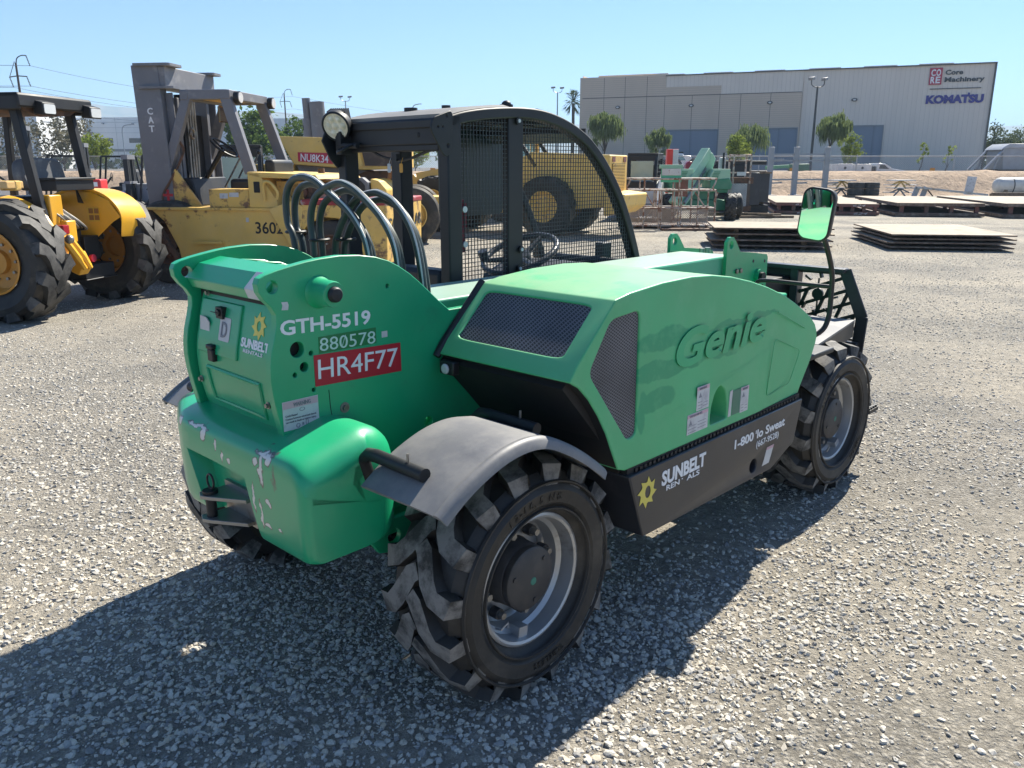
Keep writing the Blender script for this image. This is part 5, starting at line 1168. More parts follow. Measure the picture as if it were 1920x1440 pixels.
b = MB(); b.box(-.17, 1.15, -.67, .50, 2.36, 2.42); b.box(-.18, -.12, -.67, .50, 2.27, 2.41); b.box(-.17, 1.15, .45, .50, 2.24, 2.42); b.box(-.17, 1.15, -.67, -.62, 2.24, 2.42); b.build('canopy', M_BLACK, TR, 30, .02, 3)
b = MB(); b.loft([[(x, -.60, 2.34), (x, .44, 2.34), (x, .34, 2.24), (x, .1, 2.20 + .02 * math.sin(x * 8)), (x, -.35, 2.22)] for x in (-.11, .3, .9)]); b.build('canopy_liner', M_RUST, TR, 40)
for y in (.16, -.60):
    b = MB(); b.prism([(-.27, 2.20), (-.27, 2.33), (-.16, 2.36), (-.14, 2.21)], y - .10, y + .10); o = b.build('work_lamp', M_BLACK, TR, 30, .012); c = MB(); c.prism(rrect(y - .085, y + .085, 2.215, 2.315, .02), -.278, -.270, 'x'); c.build('lens', mat('clear lamp lens', (.62, .63, .62), .12), o, 0)
so = rpoly([(-.42, 1.40), (-.44, 1.58), (-.38, 1.74), (.02, 1.75), (.22, 1.71), (.28, 1.52), (.22, 1.38)], .1)
b = MB(); b.loft([[(.06 + .20 * (z - 1.3) - .04 * (1 - ((y + .08) / .36) ** 2), y, z) for y, z in so], [(.22 + .20 * (z - 1.3), -.08 + (y + .08) * .94, z) for y, z in so]]); b.build('seat_back', mat('worn grey vinyl', (.11, .112, .115), .6, c2=(.22, .215, .20), s=5, lo=.55, hi=.7), TR, 50, .03, 3)
b = MB(); b.box(.18, .62, -.38, .22, 1.18, 1.32); b.build('seat_cushion', M_BLACK, TR, 30, .04, 3)
b = MB(); b.box(-.20, .02, -.50, .14, 1.38, 1.50); b.box(-.22, .04, -.52, .16, 1.495, 1.525); b.build('tool_box', M_BLACK, TR, 30, .008)
b = MB(); c = Vector((.86, -.05, 1.52)); ax = Vector((-.5, 0, .86)).normalized(); u = Vector((0, 1, 0)); w = ax.cross(u); b.tube([c + (u * math.cos(t) + w * math.sin(t)) * .20 for t in np.linspace(0, 6.283, 25)[:-1]], .015, 8, closed=True)
for a in (90, 210, 330): b.tube([c, c + (u * math.cos(R(a)) + w * math.sin(R(a))) * .2], .012, 6)
b.cyl(c - ax * .5, c, .03); b.build('steering_wheel', M_BLACK, TR, 40)
b = MB(); b.box(-.22, -.02, .10, .30, .62, 1.34); b.box(-.30, -.16, .02, .18, .8, 1.05); b.prism([(-.34, .70), (-.42, .52), (-.34, .42), (-.24, .46), (-.22, .66)], -.02, .14); b.build('hitch_bracket', M_YT, TR, 30, .015)
b = MB()
for y in (.34, .25): b.tube(spl([(-.30, y, .95), (-.36, y - .06, .80), (-.40, y - .16, .62), (-.42, y - .22, .50)], 3), [.035, .04, .04, .04, .04, .04, .04, .03, .03, .03][:10], 6)
b.build('lift_arm', M_YT, TR, 40)
b = MB(); b.box(-.34, -.05, -.50, .02, .36, .52); b.box(-.20, .1, -.46, -.2, .55, .84); b.box(-.36, -.06, -.52, .04, .345, .36); b.build('drawbar_frame', M_BLACK, TR, 30, .01)
for i in range(7):
    b = MB(); y = .30 - i * .05; b.tube(spl([(-.02, y, 1.30), (-.10, y - .02, 1.22 - i * .008), (-.22, y - .10, 1.12 - i * .012), (-.26, y - .20, 1.00 - i * .01), (-.14, y - .26, .92)], 4), .011, 6); b.build('hydraulic_line', M_STEEL if i % 3 == 0 else M_BLACK, TR, 50)
b = MB(); b.box(-.48, -.38, .36, .46, .92, 1.02); b.build('tail_lamp', mat('red lamp', (.35, .02, .03), .25), TR, 0, .01)
b = MB(); b.ball((-.46, .36, .86), .05); b.build('work_lamp', M_STEEL, TR, 40)
b = MB(); b.box(-.20, .0, .62, .86, 1.42, 1.50); b.box(-.205, .0, .66, .74, 1.40, 1.505, 1); b.build('warning_light', [mat('amber lens', (.62, .40, .16), .3), M_YR], TR, 0, .012)
b = MB(); b.cyl((-.38, -.10, .60), (-.34, -.10, .60), .045, n=16); b.build('knob', mat('red cap', (.30, .01, .03), .4), TR, 30)
b = MB(); b.loft([[(-.1 + .02 * i, -.26 - .04 * i, 1.50 - .03 * i * i), (-.13, -.28 - .03 * i, 1.40 - .06 * i), (-.10, -.30, 1.36)] for i in range(4)], closed=False); b.build('rag', M_BLACK, TR, 50)

# --- old yellow and grey forklift
FK = thing('forklift', 'old yellow forklift numbered 36020 with a tall grey mast and open overhead guard', 'forklift', (-4.83, 12.69, 0), 172)
ft = plain_tyre_mb(.60, .34, .30, 3)
for s in (1, -1): wheel(FK, 0, s * .68, .59, ft, M_OTYRE, .30, .34, M_RUST, s, .12, 8)
rt = plain_tyre_mb(.47, .28, .27, 3)
for s in (1, -1): wheel(FK, -2.48, s * .80, .46, rt, M_OTYRE, .275, .28, M_RUST, s, .10, 8, 0, .5)
b = MB(); b.prism([(.16, 1.06), (-.02, .90), (-.20, .52), (-.24, .24), (-1.95, .24), (-1.97, .62), (-2.05, 1.0), (-2.06, 1.08), (.16, 1.08)], -.9, .9); b.build('body', M_YC, FK, 30, .012)
b = MB(); b.box(-1.95, .22, -.93, .93, 1.055, 1.095); b.build('deck', M_YR, FK, 30, .004)
b = MB(); b.bar((.20, .91, 1.05), (-.27, .91, .22), .05, .09, 0, (0, 1, 0)); b.build('wheel_arch_lip', M_RUST, FK, 30)
b = MB(); b.box(-.9, -.45, .90, .99, .60, .63); b.build('step_ledge', M_YC, FK, 30)
b = MB(); b.box(-1.31, -.72, .35, .88, 1.095, 1.345); b.build('battery_box', M_YR, FK, 30, .008)
b = MB(); b.prism([(-1.32, 1.095), (-1.32, 1.56), (-1.48, 1.56), (-1.72, 1.20), (-1.74, 1.095)], .30, .9); b.prism([(-1.32, 1.54), (-1.32, 1.58), (-2.3, 1.54), (-2.35, 1.48), (-1.48, 1.50)], -.9, .9); b.box(-2.0, -1.6, -.7, .6, 1.05, 1.45); b.build('engine_cover', M_YC, FK, 30, .008)
b = MB(); b.plate(rrect(-1.49, -1.40, 1.30, 1.45, .01), [], .90, .904); b.build('cover_slot', M_DARK, FK, 0)
b = MB(); b.tube(spl([(-1.56, .93, 1.20), (-1.57, .96, 1.42), (-1.66, .96, 1.44), (-1.76, .96, 1.32), (-1.74, .93, 1.22)], 4), .022, 8); b.build('grab_handle', M_YC, FK, 50)
b = MB(); b.box(-2.2, -1.75, -.6, .55, 1.1, 1.42); b.cyl((-1.9, .6, 1.3), (-1.9, .2, 1.3), .14); b.cyl((-2.1, .5, 1.22), (-2.1, .1, 1.22), .08); b.build('engine', mat('oily engine', (.05, .035, .025), .5, c2=(.16, .09, .05), s=9), FK, 35, .02)
# counterweight with wheel cut-out
cwo = [(-1.98, .62), (-2.04, .75), (-2.20, .90), (-2.40, .98), (-2.62, .96), (-2.80, .84), (-2.92, .62), (-2.95, .34), (-3.28, .34), (-3.30, 1.16), (-2.10, 1.18)]
b = MB(); b.prism(cwo, -.96, .96); b.box(-3.0, -2.0, -.6, .6, .4, 1.1); b.build('counterweight', M_YR, FK, 30, .03, 3)
b = MB(); b.box(-3.31, -2.08, -.97, .97, 1.135, 1.215); b.build('red_band', mat('faded red band', (.28, .03, .035), .5, c2=(.5, .45, .4), s=5, lo=.6, hi=.7), FK, 20, .02)
b = MB(); b.text('CATERPILLAR', (-3.302, .93, .80), (0, -1, 0), (0, 0, 1), .16, .02, .004, width=1.85); b.build('maker_lettering', mat('dull black stencil', (.03, .03, .03), .6), FK, 0)
b = MB(); b.text('36020', (-1.38, .902, .745), (-1, 0, 0), (0, 0, 1), .155, .012, .003, width=.51); b.build('number', mat('black stencil', (.02, .02, .02), .6), FK, 0)
b = MB(); b.box(-1.29, -1.25, .901, .904, .90, .96); b.build('tag_label', M_DWHITE, FK, 0)
b = MB(); b.box(-1.16, -1.02, .881, .884, 1.24, 1.30); b.box(-1.00, -.88, .881, .884, 1.22, 1.29); b.build('data_plate', M_DWHITE, FK, 0)
b = MB(); b.text('+', (-.05, .905, 1.16), (-1, 0, 0), (0, 0, 1), .20, .02, .003); b.build('red_mark', M_RED, FK, 0)
# mast: two uprights, cross head, chains
for s in (.50, -.72):
    b = MB(); b.T = Matrix.Translation((.05, 0, .2)) @ Matrix.Rotation(R(1.6), 4, 'Y')
    b.box(-.13, .27, s - .03, s + .13, 0, 2.82); b.box(-.24, -.13, s - .0, s + .03, 0, 2.45); b.build('mast_rail', M_MAST, FK, 30, .008)
for s in (.33, -.50):
    b = MB(); b.box(-.10, .16, s - .04, s + .04, .2, 2.6); b.build('inner_rail', M_MAST, FK, 30, .006)
b = MB(); b.box(-.09, .30, -.80, .62, 2.73, 3.0); b.build('mast_head', M_MAST, FK, 30, .01)
for y0, y1 in ((.30, .68), (-.86, -.58)):
    b = MB(); b.prism(rrect(-.20, .36, y0, y1, .05, 3), 3.0, 3.035, 'z'); b.prism(rrect(-.22, .30, y0, y1, .05, 3), 2.70, 2.73, 'z'); b.build('mast_cap', M_MAST, FK, 30)
b = MB(); b.cyl((.05, -.08, .2), (.05, -.08, 2.2), .09, n=16); b.box(-.12, .0, .20, .28, 1.0, 2.65); b.box(.0, .2, -.5, .4, .5, 2.4); b.build('lift_cylinder', M_DARK, FK, 40)
for y in (.20, .12, .05, -.02):
    b = MB(); b.tube([(-.13, y, 2.70), (-.14, y + .01, 2.45), (-.12, y - .03, 2.1), (-.12, y, 1.4)], .018, 6); b.build('lift_chain', M_STEEL, FK, 40)
b = MB(); b.tube([(-.15, .12 + .06 * math.cos(t), 2.12 + .07 * math.sin(t)) for t in np.linspace(0, 6.28, 14)[:-1]], .02, 6, closed=True); b.build('pulley', M_STEEL, FK, 40)
b = MB()
for i, ch in enumerate('CAT'): b.text(ch, (.215, .634, 2.36 - i * .118), (-1, 0, 0), (0, 0, 1), .085, .02, .004, width=.08)
b.build('mast_lettering', M_WHITE, FK, 0)
b = MB(); b.tube(spl([(-.18, .56, 2.0), (-.22, .55, 1.85), (-.05, .62, 1.5), (.10, .66, 1.25), (.05, .66, 1.12), (-.1, .64, 1.1)], 4), .018, 6); b.build('hose', M_RUST, FK, 50)
# overhead guard
for s in (.56, -.56):
    b = MB(); P = [(.24, s, 1.08), (-.36, s, 2.58)]; b.bar(P[0], P[1], .10, .13, 0, (1, 0, 0)); b.build('guard_leg', M_MAST, FK, 30, .008)
    b = MB(); b.bar((-1.22, s, 1.56) if s > 0 else (-1.30, s, 1.5), (-.93, s, 2.62), .10, .15, 0, (1, 0, 0)); b.build('guard_leg', M_MAST, FK, 30, .008)
    b = MB(); b.bar((-.28, s, 2.62), (-.98, s, 2.62), .10, .13); b.build('guard_rail', M_MAST, FK, 30, .008)
b = MB(); b.box(-1.02, -.86, -.62, .62, 2.56, 2.68); b.build('guard_crossbar', M_MAST, FK, 30, .008)
b = MB(); b.box(-.40, -.28, -.62, .62, 2.55, 2.67); b.build('guard_crossbar', M_MAST, FK, 30, .008)
b = MB(); b.box(-.9, -.4, -.5, .5, 2.58, 2.60)
b.build('guard_roof', M_YC, FK, 0)
for y in (.5, -.6):
    b = MB(); b.cyl((-1.05, y, 2.58), (-1.12, y, 2.58), .085, n=18); o = b.build('head_lamp', M_BLACK, FK, 30); c = MB(); c.cyl((-1.12, y, 2.58), (-1.13, y, 2.58), .07, n=18); c.build('lens', M_DWHITE, o, 30)
b = MB(); b.box(-.75, -.72, .10, .42, 2.26, 2.48); b.build('rear_view_mirror', mat('brown mirror', (.16, .10, .05), .1, .6), FK, 0, .02)
b = MB(); b.cyl((-1.95, -.3, 1.4), (-1.93, -.3, 1.62), .05, n=12); b.build('exhaust_stack', M_RUST, FK, 40)
b = MB(); b.prism([(-.40, 1.095), (.10, 1.095), (-.10, 1.48), (-.30, 1.50)], -.5, .55); b.build('dash_cowl', M_BLACK, FK, 30, .02)
b = MB(); b.prism([(.18, 1.095), (-.46, 1.095), (-.10, 1.62)], .58, .62); b.build('cowl_plate', M_YR, FK, 30)
b = MB(); b.box(-1.3, -.75, -.45, .3, 1.3, 1.48); b.box(-1.45, -1.3, -.45, .3, 1.4, 1.75); b.build('seat', M_BLACK, FK, 30, .05, 3)
b = MB(); c = Vector((-.62, .12, 1.92)); ax = Vector((-.62, .1, .78)).normalized(); u = Vector((0, 1, 0)); w = ax.cross(u).normalized(); b.tube([c + (u * math.cos(t) + w * math.sin(t)) * .21 for t in np.linspace(0, 6.283, 25)[:-1]], .017, 8, closed=True)
for a in (30, 150, 270): b.tube([c - ax * .03, c + (u * math.cos(R(a)) + w * math.sin(R(a))) * .2], .013, 6)
b.cyl(c - ax * .75, c, .035); b.build('steering_wheel', M_BLACK, FK, 40)
for i in range(3):
    b = MB(); b.tube([(-.55 - .1 * i, .05 - .1 * i, 1.35), (-.78 - .1 * i, -.05 - .1 * i, 1.78 + .03 * i)], .014, 6); b.ball((-.785 - .1 * i, -.05 - .1 * i, 1.80 + .03 * i), .03, mat=1); b.build('control_lever', [M_STEEL, mat('lever knob %d' % i, ((.55, .10, .03), (.03, .03, .03), (.03, .03, .03))[i], .4)], FK, 40)
b = MB(); b.prism([(-2.0, .40), (-1.62, 1.08), (-1.97, 1.20), (-2.12, 1.12)], .86, .97)
b.build('side_gusset', M_YC, FK, 30, .01)
b = MB(); b.box(.3, .42, -.9, .9, .12, .5); b.box(.42, 1.5, -.5, -.35, .10, .15); b.box(.42, 1.5, .35, .5, .10, .15); b.build('fork_carriage', M_RUST, FK, 30)

# --- dump truck with a sloping yellow bed
DT = thing('dump_truck', 'yellow dump truck with a raised sloping bed carrying a red NU8K34 label', 'dump truck', (-4.46, 19.2, 0), 4)
k_ = 19.2 / 1531.3
def dq(px, pz): return ((px - 960) * k_ + 4.9, 1.648 + (312.6 - pz) * k_)
bed = [dq(524, 263), dq(548, 309), dq(668, 318), dq(742, 315), dq(742, 268)]
b = MB(); b.prism(bed, -1.2, 1.1); b.build('dump_bed', M_YC, DT, 30, .02)
b = MB(); b.prism([dq(549, 309), dq(556, 324), dq(640, 331), dq(668, 319)], -1.0, .9); b.build('bed_keel', M_MAST, DT, 30)
b = MB(); b.prism([dq(662, 280), dq(668, 311), dq(741, 312), dq(741, 268), dq(664, 268)], -1.23, -1.205); b.build('bed_liner', mat('brown bed floor', (.075, .055, .045), .8, c2=(.12, .09, .07), s=5), DT, 0)
b = MB(); b.bar((dq(652, 274)[0], -1.22, dq(652, 274)[1]), (dq(662, 312)[0], -1.22, dq(662, 312)[1]), .08, .08, 0, (0, 1, 0)); b.build('bed_post', M_YC, DT, 30)
b = MB(); x0, z0 = dq(556, 304); b.prism([(x0, z0), (dq(614, 308)[0], dq(614, 308)[1]), (dq(614, 290)[0], dq(614, 290)[1]), (x0, dq(556, 289)[1])], -1.212, -1.2); b.build('lot_label', mat('faded lot red', (.45, .03, .06), .5), DT, 0)
b = MB(); b.text('NU8K34', (dq(560, 302)[0], -1.212, dq(560, 303)[1]), (1, 0, -.07), (0, 0, 1), .15, .012, .004, width=.58); b.build('lot_lettering', M_WHITE, DT, 0)
b = MB(); b.prism([dq(640, 320), dq(705, 320), dq(700, 345), dq(665, 335)], -.9, .8); b.bar((1.3, -.9, .9), (2.0, -.9, 1.55), .1, .1); b.bar((1.3, .6, .9), (2.0, .6, 1.55), .1, .1); b.build('bed_support', M_RUST, DT, 30)
b = MB(); b.box(-.6, 2.9, -.5, .5, .65, 1.0); b.box(-1.3, -.3, -.9, .9, .7, 1.7); b.build('truck_frame', M_YC, DT, 30, .03)
tt = plain_tyre_mb(.62, .5, .32, 3)
for x in (-.6, 2.2):
    for s in (-1, 1): wheel(DT, x, s * .95, .62, tt, M_OTYRE, .32, .5, M_YC, s, .12, 8)

# --- tractor with grey radiator behind the forklift
GT = thing('grader', 'small yellow machine with an octagonal black radiator behind the cab posts', 'machine', (-3.55, 17.2, 0), -92)
def bq(px, pz, d=17.2): k = d / 1531.3; return ((px - 960) * k + 3.55, 1.648 + (312.6 - pz) * k)
b = MB(); pp = [bq(652, 382), bq(652, 340), bq(660, 331), bq(694, 331), bq(704, 340), bq(706, 382)]; b.prism([(-y, z) for y, z in pp][::-1] if False else [(y, z) for y, z in pp], .02, .3, 'x'); b.build('radiator_shell', M_MAST, GT, 30, .02)
b = MB(); pp = rpoly([bq(659, 378), bq(659, 344), bq(666, 336), bq(690, 336), bq(698, 345), bq(699, 378)], .02); b.prism(pp, .30, .315, 'x'); b.build('radiator_grille', mat('black grille', (.012, .012, .014), .6), GT, 0)
b = MB(); b.prism([bq(706, 333), bq(722, 337), bq(735, 353), bq(734, 366), bq(706, 372)], -1.3, .2, 'x'); b.build('hood', M_YC, GT, 30, .03)
b = MB(); b.box(-1.6, .1, -.4, .4, .5, 1.0); b.build('chassis', M_DARK, GT, 30)
b = MB(); y, z = bq(711, 366); b.prism([(y - .03, z - .1), (y + .05, z - .1), (y + .04, z + .12), (y - .01, z + .15)], .2, .3, 'x'); b.build('marker_panel', M_RED, GT, 0)
for s in (-.62, .62): wheel(GT, -.6, s, .45, plain_tyre_mb(.45, .3, .25, 3), M_OTYRE, .25, .3, M_YC, 1 if s > 0 else -1, .08, 6)

# --- big wheel loader seen through the cab guard
WL = thing('wheel_loader', 'big yellow wheel loader with a louvred rear seen through the cab mesh', 'wheel loader', (.55, 21.6, 0), 153)
lt = tyre_mb(.72, .5, .36, 16, .04, .40, -1, .02)
for x, s in ((-.76, 1), (-.76, -1), (2.40, 1), (2.40, -1)): wheel(WL, x, s * .85, .71, lt, [M_RUB, M_RUB], .37, .5, M_YC, s, .15, 10, 0, .5)
b = MB(); b.prism([(-2.3, .72), (-2.35, 1.0), (-2.3, 1.05), (-2.3, 1.92), (-.2, 2.0), (.5, 1.62), (.5, .6), (-.6, .55)], -.62, .62); b.build('engine_body', M_YC, WL, 30, .03)
b = MB(); b.box(.1, 1.2, -.80, .80, .95, 1.30); b.box(.3, 1.3, -.5, .5, .5, 1.3); b.build('side_tank', M_YC, WL, 30, .03)
b = MB(); b.prism([(-2.75, .72), (-2.78, 1.02), (-2.25, 1.08), (-2.25, .5), (-2.5, .55)], -.85, .85); b.build('rear_counterweight', M_YC, WL, 30, .04)
b = MB(); b.box(-2.312, -2.302, -.42, .48, 1.12, 1.72); b.build('louvre_panel', M_DARK, WL, 0)
for i in range(17):
    b = MB(); b.box(-2.335, -2.305, -.42, .48, 1.13 + i * .035, 1.15 + i * .035); b.build('louvre', M_YC, WL, 0)
for y in (-.40, .38):
    b = MB(); b.box(-2.315, -2.303, y - .09, y + .09, 1.76, 1.88); b.build('tail_light', mat('brown red lens', (.20, .04, .02), .3), WL, 0)
b = MB(); b.box(.2, 1.5, -.62, .62, 2.42, 2.55); b.build('cab_roof', mat('dusty grey roof', (.14, .12, .10), .7), WL, 30, .02)
for x0, x1 in ((.25, -.35), (.75, .15), (1.45, 1.45)):
    for s in (-.58, .58):
        b = MB(); b.bar((x0, s, 2.45), (x1, s, 1.65), .08, .09, 0, (1, 0, 0)); b.build('cab_pillar', M_BLACK, WL, 30)
b = MB(); b.box(-.4, 1.5, -.61, .61, 1.60, 1.68); b.build('cab_sill', M_BLACK, WL, 30)
b = MB(); b.box(.35, 1.4, -.52, .52, 1.68, 2.42); b.build('cab_glass', M_BLUE, WL, 0)
b = MB(); b.prism([(.5, .6), (3.2, .55), (3.4, 1.2), (2.3, 1.45), (.5, 1.4)], -.4, .4); b.build('front_frame', M_YC, WL, 30, .03)
for s in (-.5, .5):
    b = MB(); P = [(2.2, s, 1.5), (3.2, s, 1.35), (4.0, s, .6)]
    for p, q in zip(P, P[1:]): b.bar(p, q, .12, .28)
    b.build('lift_arm', M_YC, WL, 30)
b = MB(); b.prism([(3.75, .25), (3.70, 1.30), (3.8, 1.42), (4.0, 1.1), (4.2, .4), (5.0, .2), (5.0, .12), (3.9, .12)], -1.25, 1.25)
for y in np.linspace(-1.15, 1.15, 8): b.box(3.62, 3.78, y - .03, y + .03, .3, 1.35)
b.build('bucket', M_YC, WL, 30, .01)
# --- second yellow machine whose hood carries lettering
JD = thing('backhoe', 'yellow backhoe with a hood lettered JOHN DEERE behind the big loader', 'backhoe', (1.05, 26.5, 0), -14)
b = MB(); b.prism([(-.2, 1.0), (-.2, 1.95), (.9, 1.98), (1.6, 1.9), (1.7, 1.0)], -.45, .45); b.build('hood', M_YT, JD, 30, .05)
b = MB(); b.text('JOHN DEERE', (.1, -.455, 1.55), (1, 0, 0), (0, 0, 1), .17, .012, .004, width=1.35); b.build('maker_lettering', M_BLACK, JD, 0)
b = MB(); b.box(-1.7, -.3, -.7, .7, 2.65, 2.75); b.build('cab_roof', M_YC, JD, 30)
for x in (-1.6, -.4):
    for s in (-.62, .62): b = MB(); b.box(x - .05, x + .05, s - .05, s + .05, 1.1, 2.66); b.build('cab_post', M_YC, JD, 0)
b = MB(); b.box(-1.55, -.45, -.6, .6, 1.6, 2.6); b.build('cab_glass', M_BLUE, JD, 0)
b = MB(); b.box(-1.8, 1.7, -.5, .5, .6, 1.15); b.build('chassis', M_DARK, JD, 30)
for x, r_ in ((-1.2, .65), (1.2, .45)):
    for s in (-.75, .75): wheel(JD, x, s, r_, plain_tyre_mb(r_, .4, r_ * .55, 3), M_OTYRE, r_ * .55, .4, M_YC, 1 if s > 0 else -1, .1, 6)

# --- skid steers
def skid(name_label, x, y, rz, col, seed):
    t = thing('skid_steer', name_label, 'skid steer', (x, y, 0), rz)
    for wx in (-.5, .55):
        for s in (-.72, .72): wheel(t, wx, s, .40, plain_tyre_mb(.40, .3, .2, 4), M_RUB, .2, .3, col, 1 if s > 0 else -1, .07, 6)
    b = MB(); b.prism([(-1.25, .35), (-1.3, 1.1), (-.9, 1.3), (.2, 1.2), (.9, .9), (1.0, .3)], -.52, .52); b.build('body', col, t, 30, .03)
    b = MB(); b.prism([(-.75, 1.2), (-.7, 2.02), (-.6, 2.08), (.55, 2.02), (.62, 1.9), (.72, 1.0), (.55, .95), (.42, 1.85), (-.52, 1.9), (-.6, 1.2)], -.48, -.40); b.prism([(-.75, 1.2), (-.7, 2.02), (-.6, 2.08), (.55, 2.02), (.62, 1.9), (.72, 1.0), (.55, .95), (.42, 1.85), (-.52, 1.9), (-.6, 1.2)], .40, .48); b.box(-.7, .58, -.48, .48, 2.0, 2.07); b.prism([(.53, 1.9), (.60, 2.0), (.70, 1.2), (.62, 1.2)], -.47, .47) if False else None
    b.box(-.72, -.64, -.46, .46, 1.2, 1.42); b.box(.50, .60, -.46, .46, 1.84, 2.0); b.box(.58, .70, -.46, .46, .95, 1.18); b.build('roll_cage', M_BLACK, t, 30, .01)
    b = MB()
    for s in (-.44, .44):
        for i in range(7): b.bar((-.60 + i * .16, s, 1.2), (-.60 + i * .16, s, 1.9), .02, .02)
        for i in range(6): b.bar((-.65, s, 1.25 + i * .12), (.5, s, 1.25 + i * .12), .02, .02)
    b.build('side_screen', M_BLACK, t, 0)
    b = MB(); b.box(.60, .63, -.36, .36, 1.22, 1.82); b.build('door_glass', mat('pale glass %d' % seed, (.30, .40, .36), .1), t, 0)
    b = MB(); b.box(-.4, .1, -.3, .3, 1.0, 1.2); b.box(-.5, -.35, -.3, .3, 1.2, 1.7); b.build('seat', M_BLACK, t, 30, .04)
    for s in (-.62, .62):
        b = MB(); P = [(-1.1, s, 1.0), (-1.0, s, 1.45), (.3, s, 1.35), (1.25, s, .55), (1.35, s, .25)]
        for p, q in zip(P, P[1:]): b.bar(p, q, .12, .20)
        b.build('lift_arm', col, t, 30, .01)
    b = MB(); b.prism([(1.3, .1), (1.3, .55), (1.4, .55), (1.5, .2), (2.0, .12), (2.0, .08)], -.8, .8); b.build('bucket', M_MAST, t, 30)
    return t
skid('dark caged skid steer behind the old forklift', -5.6, 17.3, -75, M_BLACK, 1)
SS = skid('white skid steer with a black roll cage behind the work basket', 4.35, 27.6, -108, mat('white machine paint', (.55, .57, .57), .4, dust=.3, dc=(.4, .36, .3)), 2)

# --- small forklifts far behind the tractor
def small_fork(label, x, y, rz, mh, tilt=0, roof=True, k=1.0):
    t = thing('forklift', label, 'forklift', (x, y, 0), rz, 'small black forklifts at the back of the yard')
    for wx, s in ((0, .45), (0, -.45), (-1.4, .42), (-1.4, -.42)): wheel(t, wx, s, .30, plain_tyre_mb(.30, .2, .15, 0), M_RUB, .15, .2, M_MAST, 1 if s > 0 else -1, .05, 5)
    b = MB(); b.prism([(-1.9, .2), (-1.9, .95), (-1.5, 1.05), (-.5, .95), (-.3, .5), (.1, .5), (.1, .2)], -.5, .5); b.build('body', M_BLACK, t, 30, .04)
    for s in (-.28, .28, -.16, .16):
        b = MB(); b.box(.22, .36, s - .045, s + .045, .08, mh if abs(s) > .2 else mh * .98); b.build('mast_rail', M_BLACK, t, 30)
    b = MB(); b.box(.2, .40, -.34, .34, mh - .14, mh); b.box(.2, .40, -.34, .34, mh * .55, mh * .55 + .08); b.box(.38, .46, -.5, .5, .3, .9); b.build('mast_head', M_MAST, t, 30)
    for s in (-.46, .46):
        b = MB(); b.bar((-.1, s, .55), (-.32, s, 2.0), .06, .06); b.bar((-1.45, s, 1.0), (-1.3, s, 2.0), .06, .06); b.bar((-.32, s, 2.0), (-1.3, s, 2.0), .06, .06); b.build('guard_frame', M_BLACK, t, 30)
    b = MB()
    for i in range(6): b.box(-.42 - i * .16, -.36 - i * .16, -.46, .46, 1.98, 2.02)
    b.build('guard_bars', M_BLACK, t, 30)
    b = MB(); b.box(-1.3, -.75, -.25, .25, .95, 1.10); b.box(-1.4, -1.25, -.25, .25, 1.05, 1.5); b.build('seat', M_BLACK, t, 30, .04)
    b = MB(); b.bar((-.2, 0, .9), (-.5, 0, 1.3), .06, .06); b.lathe([(.15, -.012), (.165, 0), (.15, .012)], (-.5, 0, 1.3), 'x', 16, closed=True); b.build('steering_column', M_BLACK, t, 30)
    for s in (-.25, .25): b = MB(); b.box(.42, 1.4, s - .05, s + .05, .06, .11); b.build('fork', M_STEEL, t, 0)
    return t
small_fork('black forklift with a tall double mast beside the dusty tree', -15.9, 28.5, 200, 2.95)
small_fork('black forklift with a mid-height mast behind the tractor canopy post', -14.8, 30.0, 195, 2.45)
small_fork('short-mast black forklift parked left of the grey mast', -12.2, 27.6, 185, 2.02)
# things standing between
RB = thing('tool_cart', 'bright red cart behind the yellow tractor fender', 'cart', (-12.2, 24.4, 0), 8)
b = MB(); b.box(-.35, .35, -.3, .3, .12, 1.30); b.build('body', mat('cart red', (.55, .03, .03), .4), RB, 30, .04)
b = MB(); b.box(-.25, .25, -.31, -.30, .75, .98); b.box(-.2, .2, -.31, -.30, .3, .6); b.build('drawer', mat('dark red', (.32, .02, .02), .5), RB, 0)
b = MB(); b.box(-.28, -.12, -.312, -.30, 1.08, 1.2); b.box(.08, .26, -.312, -.30, 1.1, 1.22); b.build('paper_label', M_WHITE, RB, 0)
for x, y in ((-.28, -.22), (.28, -.22), (-.28, .22), (.28, .22)): b = MB(); b.cyl((x - .02, y, .06), (x + .02, y, .06), .06); b.build('caster', M_BLACK, RB, 30)
b = MB(); b.loft([[(-.3, -.25, .05), (.3, -.25, .05), (.3, .25, .05), (-.3, .25, .05)], [(-.36, -.3, .9), (.36, -.3, .9), (.36, .3, .9), (-.36, .3, .9)], [(-.30, -.25, .9), (.30, -.25, .9), (.30, .25, .9), (-.30, .25, .9)], [(-.26, -.2, .3), (.26, -.2, .3), (.26, .2, .3), (-.26, .2, .3)]])
tag(b.build('bin', mat('bin blue', (.02, .05, .22), .4), None, 0, .01, loc=(-12.4, 25.8, 0)), 'small dark blue bin right of the red cart', 'bin')
b = MB(); b.box(-.5, .5, -.4, .4, .0, 1.1); b.box(-.45, .45, -.41, -.40, .55, 1.0, 1); tag(b.build('crate', [mat('grey crate', (.30, .31, .31), .6), M_GALV], None, 0, .02, loc=(-12.4, 28.2, 0)), 'pale grey crate between the red cart and the short-mast forklift', 'crate')
s = thing('floor_sign', 'yellow caution sign leaning by the short-mast forklift', 'sign', (-9.95, 24.6, 0), 20)
b = MB(); b.prism([(-.16, .45), (.16, .45), (.11, 1.2), (-.11, 1.2)], -.02, .02); b.build('board', mat('caution yellow', (.62, .42, .02), .4), s, 0)
b = MB(); [b.box(-.07, .07, -.025, -.02, .62 + i * .12, .69 + i * .12) for i in range(4)]; b.build('print', M_BLACK, s, 0)
